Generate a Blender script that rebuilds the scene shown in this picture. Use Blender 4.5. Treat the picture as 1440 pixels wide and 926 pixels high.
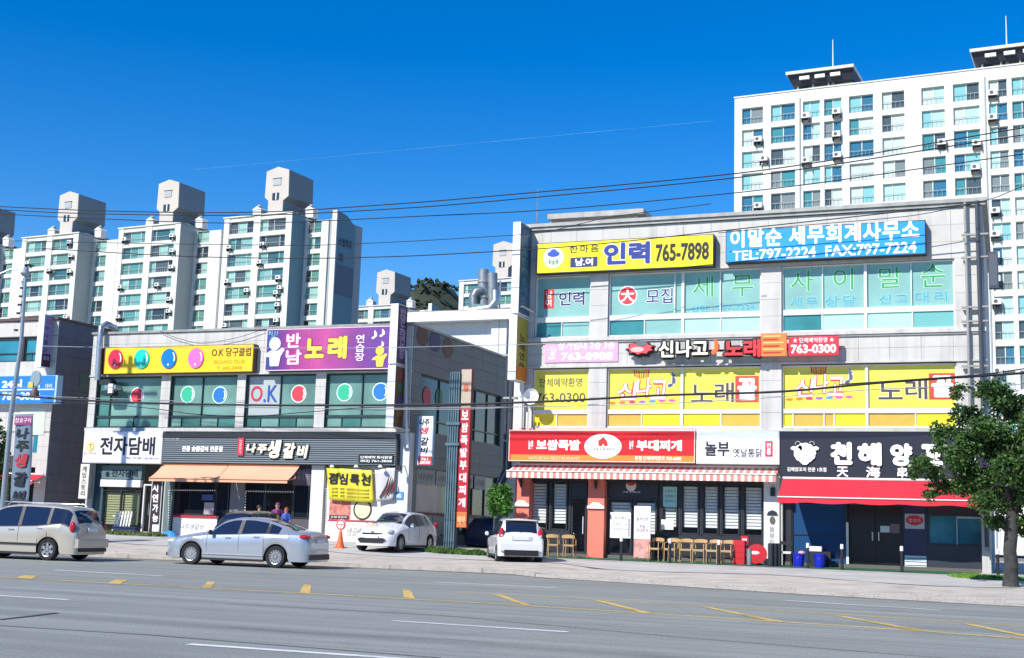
import bpy, bmesh, math, random
from mathutils import Vector, Matrix
R = math.radians
rnd = random.Random(7)
sc = bpy.context.scene
for o in list(bpy.data.objects): bpy.data.objects.remove(o)
COL = sc.collection
# ------------------------------------------------------------------ camera
H = 1.44
def cam_axes(yaw, pitch, roll):
    cy, sy, cp, sp = math.cos(yaw), math.sin(yaw), math.cos(pitch), math.sin(pitch)
    fwd = Vector((sy*cp, cy*cp, sp)); right = Vector((cy, -sy, 0)); up = right.cross(fwd)
    r2 = right*math.cos(roll)+up*math.sin(roll); u2 = -right*math.sin(roll)+up*math.cos(roll)
    return r2, u2, fwd
CR, CU, CF = cam_axes(R(-21.4149), R(8.777), R(1.7883))
FL = 1794.75
cd = bpy.data.cameras.new('camera'); cam = bpy.data.objects.new('camera', cd); COL.objects.link(cam)
cd.sensor_width = 36; cd.lens = FL/1440*36; cd.clip_start = .1; cd.clip_end = 5000
m = Matrix((CR, CU, -CF)).transposed().to_4x4(); m.translation = (0, 0, H); cam.matrix_world = m
sc.camera = cam
# ------------------------------------------------------------------ world, sun
SUN_DIR = Vector((-.47, -1, .93)).normalized()      # towards the sun
elev = math.asin(SUN_DIR.z); azim = math.atan2(SUN_DIR.x, SUN_DIR.y)   # from +Y towards +X
w = bpy.data.worlds.new('World'); sc.world = w; w.use_nodes = True
nt = w.node_tree; bg = nt.nodes['Background']
sky = nt.nodes.new('ShaderNodeTexSky'); sky.sky_type = 'NISHITA'; sky.sun_disc = False
sky.sun_elevation = elev; sky.sun_rotation = azim; sky.altitude = 50; sky.air_density = 1.0; sky.dust_density = 0.; sky.ozone_density = 3.5
hs = nt.nodes.new('ShaderNodeHueSaturation'); hs.inputs['Saturation'].default_value = 1.46; hs.inputs['Hue'].default_value = .510
nt.links.new(sky.outputs[0], hs.inputs['Color']); nt.links.new(hs.outputs[0], bg.inputs[0]); bg.inputs[1].default_value = .138
sl = bpy.data.lights.new('sun', 'SUN'); sl.energy = 5; sl.angle = R(.53); sl.color = (1, .945, .86)
so = bpy.data.objects.new('sun', sl); COL.objects.link(so); so.rotation_euler = SUN_DIR.to_track_quat('Z', 'Y').to_euler()
sc.view_settings.view_transform = 'Standard'; sc.view_settings.look = 'None'; sc.view_settings.exposure = .27; sc.view_settings.gamma = 1
sc.render.engine = 'CYCLES'; sc.cycles.max_bounces = 6; sc.cycles.transparent_max_bounces = 12; sc.cycles.use_denoising = True

# ------------------------------------------------------------------ pixel -> place on a real plane
def ray(u, v): return CR*(u-720)+CU*(463-v)+CF*FL
def W(u, v, Y):                       # point of the vertical plane y=Y
    d = ray(u, v); t = Y/d.y; return d.x*t, H+d.z*t
def wx(u, v, Y): return W(u, v, Y)[0]
def wz(u, v, Y): return W(u, v, Y)[1]
def G(u, v, z=0.): d = ray(u, v); t = (z-H)/d.z; return d.x*t, d.y*t
def SX(u, v, X): d = ray(u, v); t = X/d.x; return d.y*t, H+d.z*t
def PL(u, v, O, th):
    d = ray(u, v); n = (math.sin(th), math.cos(th)); t = (n[0]*O[0]+n[1]*O[1])/(n[0]*d.x+n[1]*d.y)
    px, py = d.x*t-O[0], d.y*t-O[1]; return px*math.cos(th)-py*math.sin(th), H+d.z*t

# ------------------------------------------------------------------ materials
MATS = {}
def lin(c): return tuple(((x/12.92) if x <= .04045 else ((x+.055)/1.055)**2.4) for x in c)
def hexc(h): return lin(tuple(int(h[i:i+2], 16)/255 for i in (0, 2, 4)))
def mat(name, color, rough=.6, metal=0, var=0., scale=3., bump=0., spec=.5, coat=0, emit=None, dirt=0., alpha=None, streak=0.):
    if name in MATS: return MATS[name]
    if isinstance(color, str): color = hexc(color)
    M = bpy.data.materials.new(name); M.use_nodes = True; t = M.node_tree; b = t.nodes['Principled BSDF']
    b.inputs['Roughness'].default_value = rough; b.inputs['Metallic'].default_value = metal
    b.inputs['Specular IOR Level'].default_value = spec; b.inputs['Coat Weight'].default_value = coat
    b.inputs['Coat Roughness'].default_value = .03
    b.inputs['Base Color'].default_value = (*color, 1); M.diffuse_color = (*color, 1)
    if var or bump or dirt or streak:
        g = t.nodes.new('ShaderNodeNewGeometry'); n = t.nodes.new('ShaderNodeTexNoise'); n.inputs['Scale'].default_value = scale; n.inputs['Detail'].default_value = 6
        t.links.new(g.outputs['Position'], n.inputs['Vector'])
        r = t.nodes.new('ShaderNodeMapRange'); r.inputs['From Min'].default_value = .3; r.inputs['From Max'].default_value = .7
        r.inputs['To Min'].default_value = 1-var; r.inputs['To Max'].default_value = 1+var; t.links.new(n.outputs['Fac'], r.inputs['Value'])
        last = r.outputs[0]
        if dirt or streak:
            mp = t.nodes.new('ShaderNodeMapping'); mp.inputs['Scale'].default_value = (2.2, 2.2, .18) if streak else (.6, .6, .6)
            t.links.new(g.outputs['Position'], mp.inputs[0]); n2 = t.nodes.new('ShaderNodeTexNoise'); n2.inputs['Scale'].default_value = 1.4; n2.inputs['Detail'].default_value = 8
            t.links.new(mp.outputs[0], n2.inputs['Vector']); r2 = t.nodes.new('ShaderNodeMapRange'); r2.inputs['From Min'].default_value = .5; r2.inputs['From Max'].default_value = .75
            r2.inputs['To Min'].default_value = 1; r2.inputs['To Max'].default_value = 1-(dirt or streak); t.links.new(n2.outputs['Fac'], r2.inputs['Value'])
            mu = t.nodes.new('ShaderNodeMath'); mu.operation = 'MULTIPLY'; t.links.new(last, mu.inputs[0]); t.links.new(r2.outputs[0], mu.inputs[1]); last = mu.outputs[0]
        mx = t.nodes.new('ShaderNodeVectorMath'); mx.operation = 'SCALE'; mx.inputs[0].default_value = color; t.links.new(last, mx.inputs['Scale']); t.links.new(mx.outputs[0], b.inputs['Base Color'])
        if bump:
            n3 = t.nodes.new('ShaderNodeTexNoise'); n3.inputs['Scale'].default_value = scale*6; n3.inputs['Detail'].default_value = 5; t.links.new(g.outputs['Position'], n3.inputs['Vector'])
            bp = t.nodes.new('ShaderNodeBump'); bp.inputs['Strength'].default_value = bump; bp.inputs['Distance'].default_value = .02; t.links.new(n3.outputs['Fac'], bp.inputs['Height']); t.links.new(bp.outputs[0], b.inputs['Normal'])
    if emit: b.inputs['Emission Color'].default_value = (*hexc(emit), 1); b.inputs['Emission Strength'].default_value = 1
    MATS[name] = M; return M
def clear_glass(name, tint, refl=.12):
    if name in MATS: return MATS[name]
    M = bpy.data.materials.new(name); M.use_nodes = True; t = M.node_tree; t.nodes.clear()
    o = t.nodes.new('ShaderNodeOutputMaterial'); a = t.nodes.new('ShaderNodeBsdfTransparent'); a.inputs[0].default_value = (*hexc(tint), 1)
    g = t.nodes.new('ShaderNodeBsdfGlossy'); g.inputs['Roughness'].default_value = .02; x = t.nodes.new('ShaderNodeMixShader'); f = t.nodes.new('ShaderNodeLayerWeight'); f.inputs[0].default_value = .3; pw = t.nodes.new('ShaderNodeMath'); pw.operation = 'POWER'; pw.inputs[1].default_value = 3; t.links.new(f.outputs['Facing'], pw.inputs[0])
    ad = t.nodes.new('ShaderNodeMath'); ad.inputs[1].default_value = refl-.04; t.links.new(pw.outputs[0], ad.inputs[0]); t.links.new(ad.outputs[0], x.inputs[0])
    t.links.new(a.outputs[0], x.inputs[1]); t.links.new(g.outputs[0], x.inputs[2]); t.links.new(x.outputs[0], o.inputs[0]); MATS[name] = M; return M
def flat(h, rough=.5): return mat('paint_'+h, h, rough, var=.03, scale=2)

# ------------------------------------------------------------------ mesh builder
ORG = {}
class MB:
    def __init__(s): s.v = []; s.f = []
    def add(s, vs, fs):
        k = len(s.v); s.v += [tuple(p) for p in vs]; s.f += [tuple(i+k for i in f) for f in fs]; return s
    def box(s, x0, y0, z0, x1, y1, z1):
        x0, x1 = min(x0, x1), max(x0, x1); y0, y1 = min(y0, y1), max(y0, y1); z0, z1 = min(z0, z1), max(z0, z1)
        return s.add([(x0,y0,z0),(x1,y0,z0),(x1,y1,z0),(x0,y1,z0),(x0,y0,z1),(x1,y0,z1),(x1,y1,z1),(x0,y1,z1)],
                     [(0,3,2,1),(4,5,6,7),(0,1,5,4),(1,2,6,5),(2,3,7,6),(3,0,4,7)])
    def extr(s, poly, a0, a1, axis='y'):   # poly CCW seen from the front (x,z) ; extruded along axis
        n = len(poly)
        def P(p, a): return (p[0], a, p[1]) if axis == 'y' else ((a, p[0], p[1]) if axis == 'x' else (p[0], p[1], a))
        vs = [P(p, a0) for p in poly]+[P(p, a1) for p in poly]
        fs = [tuple(range(n)), tuple(range(2*n-1, n-1, -1))]+[(i, i+n, (i+1) % n+n, (i+1) % n) for i in range(n)]
        return s.add(vs, fs)
    def tube(s, pts, r, n=8, cap=True):
        pts = [Vector(p) for p in pts]; rs = r if isinstance(r, (list, tuple)) else [r]*len(pts)
        k = len(s.v); up = None
        for i, p in enumerate(pts):
            d = (pts[min(i+1, len(pts)-1)]-pts[max(i-1, 0)]).normalized()
            if up is None: up = Vector((0, 0, 1)) if abs(d.z) < .9 else Vector((1, 0, 0))
            a = d.cross(up).normalized(); b = a.cross(d).normalized(); up = b
            for j in range(n):
                q = p+(a*math.cos(2*math.pi*j/n)+b*math.sin(2*math.pi*j/n))*rs[i]; s.v.append(tuple(q))
        for i in range(len(pts)-1):
            for j in range(n): s.f.append((k+i*n+j, k+i*n+(j+1) % n, k+(i+1)*n+(j+1) % n, k+(i+1)*n+j))
        if cap: s.f.append(tuple(k+j for j in range(n-1, -1, -1))); s.f.append(tuple(k+(len(pts)-1)*n+j for j in range(n)))
        return s
    def lathe(s, prof, c, axis='z', n=16, cap=True):   # prof list (r, h)
        k = len(s.v)
        for r, h in prof:
            for j in range(n):
                a = 2*math.pi*j/n; x, y = r*math.cos(a), r*math.sin(a)
                s.v.append({'z': (c[0]+x, c[1]+y, c[2]+h), 'y': (c[0]+x, c[1]+h, c[2]+y), 'x': (c[0]+h, c[1]+x, c[2]+y)}[axis])
        for i in range(len(prof)-1):
            for j in range(n): s.f.append((k+i*n+j, k+i*n+(j+1) % n, k+(i+1)*n+(j+1) % n, k+(i+1)*n+j))
        if cap: s.f.append(tuple(k+j for j in range(n-1, -1, -1))); s.f.append(tuple(k+(len(prof)-1)*n+j for j in range(n)))
        return s
    def disc(s, cx, cz, rx, rz, y0, y1, n=20):
        return s.extr([(cx+rx*math.cos(2*math.pi*j/n), cz+rz*math.sin(2*math.pi*j/n)) for j in range(n)], y0, y1)
    def rot(s, M):
        s.v = [tuple(M @ Vector(p)) for p in s.v]; return s
    def mesh(s, name, m, off=(0,0,0), smooth=False, fix=True):
        me = bpy.data.meshes.new(name); me.from_pydata([(a-off[0], b-off[1], c-off[2]) for a, b, c in s.v], [], s.f)
        if fix and len(s.f) < 30000:
            b = bmesh.new(); b.from_mesh(me); bmesh.ops.recalc_face_normals(b, faces=b.faces); b.to_mesh(me); b.free()
        if smooth:
            me.polygons.foreach_set('use_smooth', [True]*len(me.polygons))
            try: me.set_sharp_from_angle(angle=R(38))
            except Exception: pass
        me.materials.append(m); return me
    def build(s, name, m, parent=None, smooth=False, **k):
        off = ORG.get(parent.name, (0,0,0)) if parent else (0,0,0)
        return place(s.mesh(name, m, off, smooth), name, parent, **k)
def place(me, name, parent=None, loc=None, rot=None, label=None, kind=None):
    o = bpy.data.objects.new(name, me); COL.objects.link(o)
    if parent: o.parent = parent; ORG[o.name] = ORG.get(parent.name, (0,0,0))
    if loc:
        off = ORG.get(parent.name, (0,0,0)) if parent else (0,0,0); o.location = [loc[i]-off[i] for i in range(3)]
    if rot: o.rotation_euler = rot
    if label: o['label'] = label
    if kind: o['kind'] = kind
    return o
def thing(name, label, cat, loc, rz=0, group=None, local=False):
    o = bpy.data.objects.new(name, None); COL.objects.link(o); o.location = loc; o.rotation_euler = (0, 0, rz); o.empty_display_size = .2
    o['label'] = label; o['category'] = cat
    if group: o['group'] = group
    ORG[o.name] = (0,0,0) if local else tuple(loc); return o
def tag(o, label, cat, group=None):
    o['label'] = label; o['category'] = cat
    if group: o['group'] = group
    return o
def struct(o): o['kind'] = 'structure'; return o
def copy_tree(o, parent=None):
    c = o.copy(); COL.objects.link(c)
    if parent: c.parent = parent
    ORG[c.name] = (0,0,0)
    for ch in o.children: copy_tree(ch, c)
    return c
# ------------------------------------------------------------------ lettering
TCACHE = {}
def glyphs(s, bold=0., depth=0., spacing=1., line=1., align='CENTER', res=3, shear=0.):
    key = (s, bold, depth, spacing, line, align, res, shear)
    if key in TCACHE: return TCACHE[key]
    c = bpy.data.curves.new('lettering', 'FONT'); c.body = s; c.align_x = align; c.offset = bold; c.extrude = depth; c.resolution_u = res
    c.space_character = spacing; c.space_line = line; c.shear = shear
    o = bpy.data.objects.new('lettering_tmp', c); COL.objects.link(o); bpy.context.view_layer.update()
    me = o.to_mesh(); vs = [tuple(v.co) for v in me.vertices]; fs = [tuple(p.vertices) for p in me.polygons]
    o.to_mesh_clear(); bpy.data.objects.remove(o); bpy.data.curves.remove(c)
    TCACHE[key] = (vs, fs); return vs, fs
def text(s, x0, z0, x1, z1, pl, m, parent, name='lettering', depth=.01, bold=.0, face='-Y', tilt=0., fit=True, **k):
    """s fitted to the rectangle; face '-Y': x0..x1 is X, pl is y ; face '+X': x0..x1 is Y, pl is x"""
    vs, fs = glyphs(s, bold=0., depth=1. if depth else 0., **k)
    if not vs: return
    ex = bold
    if ex > .008:      # heavier strokes: overlapping copies, each a hair behind the last
        V, F_ = [], []; nc = 8 if ex > .03 else 5
        for q in range(nc):
            a = 2*math.pi*q/nc; dx, dy = ex*math.cos(a), ex*math.sin(a); k0 = len(V)
            V += [(v[0]+dx, v[1]+dy, v[2]*(1-.03*q/(1 if depth > .02 else .5))) for v in vs]; F_ += [tuple(i+k0 for i in f) for f in fs]
        vs, fs = V, F_
    if x1 < x0: x0, x1 = x1, x0
    if z1 < z0: z0, z1 = z1, z0
    a0 = min(v[0] for v in vs); a1 = max(v[0] for v in vs); b0 = min(v[1] for v in vs); b1 = max(v[1] for v in vs)
    sx = (x1-x0)/max(a1-a0, 1e-6); sz = (z1-z0)/max(b1-b0, 1e-6); out = []
    cx, cz = (x0+x1)/2, (z0+z1)/2
    for v in vs:
        x = x0+(v[0]-a0)*sx; z = z0+(v[1]-b0)*sz; d = v[2]*depth/2+(depth/2 if depth else 0)
        if tilt: x, z = cx+(x-cx)*math.cos(tilt)-(z-cz)*math.sin(tilt), cz+(x-cx)*math.sin(tilt)+(z-cz)*math.cos(tilt)
        out.append((x, pl-d, z) if face == '-Y' else (pl+d, x, z))
    b = MB(); b.v = out; b.f = list(fs)
    off = ORG.get(parent.name, (0,0,0)); me = b.mesh(name, m, off, fix=False)
    return place(me, name, parent)
def ptext(s, u0, v0, u1, v1, Y, m, parent, **k):      # pixel rectangle (left,top,right,bottom) on plane y=Y
    um, vm = (u0+u1)/2, (v0+v1)/2
    return text(s, wx(u0, vm, Y), wz(um, v1, Y), wx(u1, vm, Y), wz(um, v0, Y), Y, m, parent, **k)
def pbox(mb, u0, v0, u1, v1, y0, y1):
    um, vm = (u0+u1)/2, (v0+v1)/2
    return mb.box(wx(u0, vm, y0), y0, wz(um, v1, y0), wx(u1, vm, y0), y1, wz(um, v0, y0))
def prect(u0, v0, u1, v1, Y):
    um, vm = (u0+u1)/2, (v0+v1)/2; return wx(u0, vm, Y), wz(um, v1, Y), wx(u1, vm, Y), wz(um, v0, Y)
ORDW = ['first','second','third','fourth','fifth','sixth','seventh','eighth','ninth','tenth','eleventh','twelfth','thirteenth','fourteenth','fifteenth','sixteenth','seventeenth','eighteenth','nineteenth','twentieth']

# ------------------------------------------------------------------ ground
YK = [(-120, 31.0), (-60, 33.0), (-27, 35.2), (-20, 36.2), (-14.1, 36.75), (-13.0, 35.55), (-12.6, 35.3), (-8.2, 33.9), (-4.9, 32.6), (.2, 31.6), (20, 30.4), (60, 29)]
def yk(x):
    for (a, ya), (b, yb) in zip(YK, YK[1:]):
        if a <= x <= b: return ya+(yb-ya)*(x-a)/(b-a)
    return YK[0][1] if x < YK[0][0] else YK[-1][1]
def zb(x): return .62 if x < -24 else (.62-.26*(x+24)/7 if x < -17 else .36)
def ez(x): return .13 if x < -13.3 else (.13-.105*min(1, (x+13.3)/.6))
def gz(x, y):
    t = (y-yk(x))/(46-yk(x))
    if t <= 0: return 0.
    return ez(x)+(zb(x)-ez(x))*min(t, 1)**.9
# ---- ground sheets
def asphalt():
    M = bpy.data.materials.new('asphalt'); M.use_nodes = True; t = M.node_tree; b = t.nodes['Principled BSDF']; b.inputs['Roughness'].default_value = .75; b.inputs['Specular IOR Level'].default_value = .35
    L = t.links.new; g = t.nodes.new('ShaderNodeNewGeometry')
    def noise(scale, sc3, detail=6):
        mp = t.nodes.new('ShaderNodeMapping'); mp.inputs['Scale'].default_value = sc3; mp.inputs['Rotation'].default_value = (0, 0, R(.5)); L(g.outputs['Position'], mp.inputs[0])
        n = t.nodes.new('ShaderNodeTexNoise'); n.inputs['Scale'].default_value = scale; n.inputs['Detail'].default_value = detail; L(mp.outputs[0], n.inputs['Vector']); return n.outputs['Fac']
    def rng(s, a, b_, c, d):
        r = t.nodes.new('ShaderNodeMapRange'); r.inputs['From Min'].default_value = a; r.inputs['From Max'].default_value = b_; r.inputs['To Min'].default_value = c; r.inputs['To Max'].default_value = d; L(s, r.inputs['Value']); return r.outputs[0]
    def mul(a, b_):
        q = t.nodes.new('ShaderNodeMath'); q.operation = 'MULTIPLY'; L(a, q.inputs[0]); L(b_, q.inputs[1]); return q.outputs[0]
    a = rng(noise(1., (.03, 1.6, 1)), .35, .65, .86, 1.1)      # tyre tracks along the road
    a = mul(a, rng(noise(1., (.05, 7, 1)), .56, .68, 1, .84))   # thin dark streaks
    a = mul(a, rng(noise(.25, (1, 1, 1)), .3, .7, .93, 1.06))   # patches
    a = mul(a, rng(noise(.9, (1, 1, 1), 8), .58, .72, 1, .86))  # oil and wear
    a = mul(a, rng(noise(.6, (.12, 2.2, 1), 8), .3, .62, .9, 1.05))
    a = mul(a, rng(noise(26., (1, 1, 1), 2), .25, .75, .78, 1.22)) # stones
    a = mul(a, rng(noise(140., (1, 1, 1), 2), .25, .75, .72, 1.28))
    v = t.nodes.new('ShaderNodeVectorMath'); v.operation = 'SCALE'; v.inputs[0].default_value = (.262, .276, .250); L(a, v.inputs['Scale']); L(v.outputs[0], b.inputs['Base Color'])
    bp = t.nodes.new('ShaderNodeBump'); bp.inputs['Strength'].default_value = .5; bp.inputs['Distance'].default_value = .01; L(noise(60., (1, 1, 1), 3), bp.inputs['Height']); L(bp.outputs[0], b.inputs['Normal'])
    return M
M_asph = asphalt()
M_pave = mat('pavement_blocks', (.50, .45, .385), .85, var=.14, scale=1.3, bump=.3, dirt=.22)
M_kerb = mat('kerb_granite', (.42, .39, .34), .8, var=.15, scale=4, bump=.3, dirt=.25)
M_white = mat('white_paint', (.8, .8, .78), .55, var=.05)
M_mark_w = mat('road_paint_white', (.72, .73, .72), .7, var=.12, scale=9, dirt=.3)
M_mark_y = mat('road_paint_yellow', (.64, .44, .13), .7, var=.3, scale=9, dirt=.5)
M_far = mat('far_ground', (.16, .15, .12), .9, var=.2, scale=.05)
struct(MB().add([(-2500, -60, -.3), (2500, -60, -.3), (2500, 3000, -.3), (-2500, 3000, -.3)], [(0,1,2,3)]).build('ground', M_far))
# road: gently curving with the kerb
rb = MB(); xs = [-160+i*2 for i in range(121)]
vs = []
for x in xs: vs += [(x, -30, 0), (x, yk(x)+.4, 0)]
rb.add(vs, [(2*i, 2*i+2, 2*i+3, 2*i+1) for i in range(len(xs)-1)]); struct(rb.build('road', M_asph))
# pavement between kerb and buildings (rises towards the shops)
pv = MB(); xs = sorted(set([-110+i*1.0 for i in range(171)]+[k[0] for k in YK if -110 < k[0] < 60])); ts = [0, .0005, .01, .08, .2, .4, .6, .8, 1., 1.5, 3.2]
vs = []
for x in xs:
    for t_ in ts:
        y = yk(x)+.14+(46-yk(x)-.14)*t_
        if t_ == 0: vs.append((x, y-.02, -.1)); continue
        vs.append((x, y, gz(x, y+.001)+ (rnd.uniform(-.008, .008) if .05 < t_ < .9 else 0)))
nt_ = len(ts); pv.add(vs, [(i*nt_+j, (i+1)*nt_+j, (i+1)*nt_+j+1, i*nt_+j+1) for i in range(len(xs)-1) for j in range(nt_-1)])
pavement = struct(pv.build('pavement', M_pave))
# paler concrete forecourt before the shops, laid on the pavement slab
fc = MB(); vs = []; xs2 = [-46+i for i in range(50)]; ts2 = [0, .2, .45, .7, 1.]
for x in xs2:
    for t_ in ts2: ya = yk(x)+(46-yk(x))*(.45+.06*math.sin(x*.7)); y = ya+(46.2-ya)*t_; vs.append((x, y, gz(x, y)+.014))
fc.add(vs, [(i*5+j, (i+1)*5+j, (i+1)*5+j+1, i*5+j+1) for i in range(len(xs2)-1) for j in range(4)]); struct(fc.build('forecourt', mat('forecourt_concrete', (.47, .46, .43), .85, var=.1, scale=1.1, bump=.2, dirt=.2)))
# kerb stones, one by one where the kerb is raised or dropped
x = -46.1
while x < 6:
    L_ = 1.0; x2 = x+L_-.012
    if not (-14.1 < x+.5 < -13.0):
        y0, y1 = yk(x), yk(x2); h0, h1 = ez(x)+.004, ez(x2)+.004
        if x > -12.5: h0 = h1 = .035
        j = rnd.uniform(-.012, .012); b = MB()
        b.add([(x, y0+j, -.1), (x2, y1+j, -.1), (x2, y1+.15, -.1), (x, y0+.15, -.1), (x, y0+j, h0), (x2, y1+j, h1), (x2, y1+.15, h1), (x, y0+.15, h0)],
              [(0,3,2,1),(4,5,6,7),(0,1,5,4),(1,2,6,5),(2,3,7,6),(3,0,4,7)]).build('kerb_stone', M_kerb, pavement)
    x += L_
b = MB()     # the corner where the kerb ends
b.extr([(-14.1, 36.75), (-13.0, 35.55), (-12.86, 35.66), (-13.98, 36.9)], -.1, .132, 'z').build('kerb_stone', M_kerb, pavement)
# concrete gutter strip
gb = MB(); xs = [-60+i for i in range(76)]; vs = []
for x in xs: vs += [(x, yk(x)-.38, .004), (x, yk(x)+.02, .006)]
gb.add(vs, [(2*i, 2*i+2, 2*i+3, 2*i+1) for i in range(len(xs)-1)]); struct(gb.build('gutter', mat('gutter_concrete', (.17, .17, .165), .85, var=.2, scale=2, dirt=.3)))
# road markings
def strip(name, pts, wd, m, z=.004):
    b = MB(); vs = []
    for i, (x, y) in enumerate(pts):
        a = Vector(pts[max(i-1, 0)]); c = Vector(pts[min(i+1, len(pts)-1)]); d = (c-a).normalized(); n = Vector((-d.y, d.x))*wd/2
        vs += [(x-n.x, y-n.y, z), (x+n.x, y+n.y, z)]
    b.add(vs, [(2*i, 2*i+2, 2*i+3, 2*i+1) for i in range(len(pts)-1)]); return struct(b.build(name, m))
def pstrip(name, pix, wd, m, ext=0, z=.004):
    pts = [G(u, v) for u, v in pix]
    if ext: a, c = Vector(pts[0]), Vector(pts[1]); pts[0] = tuple(a+(a-c).normalized()*ext)
    return strip(name, pts, wd, m, z)
M_tar = mat('tar_seam', (.035, .037, .04), .6, var=.2)
pstrip('centre_line', [(-60, 808.6), (120, 818.6), (300, 828), (480, 837.4), (720, 851), (960, 866), (1200, 881.5), (1440, 898.5), (1500, 903)], .16, M_mark_y)
pstrip('centre_line', [(640, 834), (800, 841.5), (960, 851.5), (1120, 860.5), (1280, 871), (1440, 881), (1500, 885)], .13, M_mark_y)
for a, c in (((-120, 831), (97, 844)), ((552, 873.5), (798, 889.3)), ((265, 906.5), (640, 932)), ((76, 802), (228, 810.5)), ((610, 819), (783, 827)), ((1105, 845), (1323, 858.5)), ((-300, 776), (-120, 788))):
    pstrip('lane_line', [a, c], .16, M_mark_w, z=.005)
for poly in (((20, 813.5), (35, 809.5), (55, 810.5), (42, 815)), ((150, 821.5), (163, 815.2), (180, 816), (168, 822.2)), ((284, 826.5), (292, 818.6), (303, 819.2), (297, 827)), ((421, 834), (427, 822.5), (438, 823), (436, 834.8)),
             ((568, 841), (566, 829), (577, 830), (584, 843)), ((735, 851), (690, 835.6), (704, 836.4), (747, 852)), ((905, 862.8), (833, 844.5), (848, 845.5), (922, 864)), ((1085, 874.6), (985, 853.5), (1000, 855), (1112, 876.5)), ((1290, 888), (1170, 866), (1188, 867.5), (1325, 891)),
             ((1440, 896), (1350, 877), (1370, 879), (1460, 897))):
    b = MB(); b.add([(*G(u, v), .0065) for u, v in poly], [(0,1,2,3)]); struct(b.build('hatch_line', M_mark_y))
pstrip('tar_seam', [(0, 872), (45, 867), (80, 862.5)], .10, M_tar, z=.0055)
pstrip('tar_seam', [(-40, 878), (200, 893), (480, 915), (620, 926)], .035, M_tar, z=.0055)
pstrip('tar_seam', [(320, 850), (620, 866), (960, 897), (1440, 935)], .03, M_tar, z=.0055)
strip('tar_seam', [(-40+i, yk(-40+i)-.03) for i in range(27)], .07, M_tar, z=.0085)  # dark strip painted for the shadow line and asphalt gap at the kerb foot
for k in range(9):
    x0_, y0_ = rnd.uniform(-22, 2), rnd.uniform(14, 29); pts = [(x0_, y0_)]
    for q in range(7): pts.append((pts[-1][0]+rnd.uniform(.2, .7), pts[-1][1]+rnd.uniform(-.12, .12)))
    strip('road_crack', pts, .018, M_tar, z=.0072)
# far hill
hb = MB(); n = 60; HY = 620
xh = wx(612, 400, HY); zh = wz(612, 398, HY)
prof = lambda x: zh*(.72+.28*math.exp(-((x-xh)/28)**2))*math.exp(-((x-xh)/170)**2)+1.2*math.sin(x*.11)+.8*math.sin(x*.29)
vs = []; ny = 10
for i in range(n+1):
    x = xh-300+i*10
    for j in range(ny+1): vs.append((x+rnd.uniform(-1.5, 1.5), HY-110+j*11, prof(x)*math.sin(j/ny*math.pi/2)+rnd.uniform(-.8, .8)-(3 if j == 0 else 0)))
hb.add(vs, [(i*(ny+1)+j, (i+1)*(ny+1)+j, (i+1)*(ny+1)+j+1, i*(ny+1)+j+1) for i in range(n) for j in range(ny)])
M_hill = mat('hill_forest_floor', (.035, .05, .03), .95, var=.5, scale=.08)
hill = struct(hb.build('hill', M_hill, smooth=True))
HILLV = vs
# woods on the hill: leafy clumps
fb = MB()
for i in range(11000):
    p = HILLV[rnd.randrange(len(HILLV))]
    if abs(p[0]-xh) > 120 or p[1] < HY-90: continue
    q = (p[0]+rnd.uniform(-6, 6), p[1]+rnd.uniform(-6, 6), p[2]+rnd.uniform(-.7, .6)); r = rnd.uniform(.9, 1.7)
    k = [(q[0]+r*rnd.uniform(.6, 1.1)*math.cos(a*math.pi/3), q[1]+r*math.sin(a*math.pi/3)*rnd.uniform(.6, 1.1), q[2]+rnd.uniform(-.6, .6)) for a in range(6)]
    k2 = [(q[0]+r*.6*math.cos(a*math.pi/3+.5)*rnd.uniform(.6, 1.2), q[1]+r*.6*math.sin(a*math.pi/3+.5), q[2]+r*rnd.uniform(.5, .9)) for a in range(6)]
    fb.add(k+k2+[(q[0], q[1], q[2]+r*1.05)], [(a, (a+1) % 6, (a+1) % 6+6, a+6) for a in range(6)]+[(a+6, (a+1) % 6+6, 12) for a in range(6)])
o = fb.build('hill_woods', mat('woods_foliage', (.030, .045, .026), .9, var=.5, scale=.2)); o['kind'] = 'stuff'
# ================================================================== RIGHT BUILDING (three storeys)
M_clad = mat('stone_cladding_light', (.55, .54, .505), .55, var=.07, scale=1.2, streak=.24)
M_wall = mat('rendered_wall', (.50, .49, .47), .8, var=.08, scale=1, streak=.2)
M_cop = mat('metal_coping', (.33, .33, .31), .5, metal=.3, var=.15, scale=2, streak=.2)
M_alu = mat('white_window_frame', (.72, .73, .72), .4, var=.03)
M_dark = mat('dark_interior', (.02, .022, .03), .8)
M_black = mat('black_metal', (.02, .021, .025), .45, var=.1)
M_cyan = mat('cyan_window_film', (.25, .47, .43), .18, var=.12, scale=.8)
M_cyan2 = mat('pale_green_window_film', (.42, .75, .62), .25, var=.05, scale=.8)
M_teal = mat('teal_window_glass', (.05, .24, .25), .08, var=.2, scale=.7)
M_yel = mat('yellow_window_film', (.78, .72, .09), .3, var=.03)
M_yel2 = mat('amber_window_film', (.62, .42, .07), .3, var=.06)
M_yel3 = mat('yellow_window_film_bright', (.88, .72, .03), .3, var=.03)
M_steel = mat('galvanised_steel', (.45, .47, .48), .35, metal=.8, var=.15, scale=5)
F = 46.
RX0, RX1 = wx(740, 320, F), wx(1386, 460, F)
GR = [(752, 830), (855, 1070), (1099, 1343)]; GXR = [(wx(a, 430, F), wx(b, 430, F)) for a, b in GR]
rbl = thing('commercial_building', 'three storey pale stone building with large signs between its window rows', 'building', (RX0, F, gz(RX0, F)))
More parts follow.
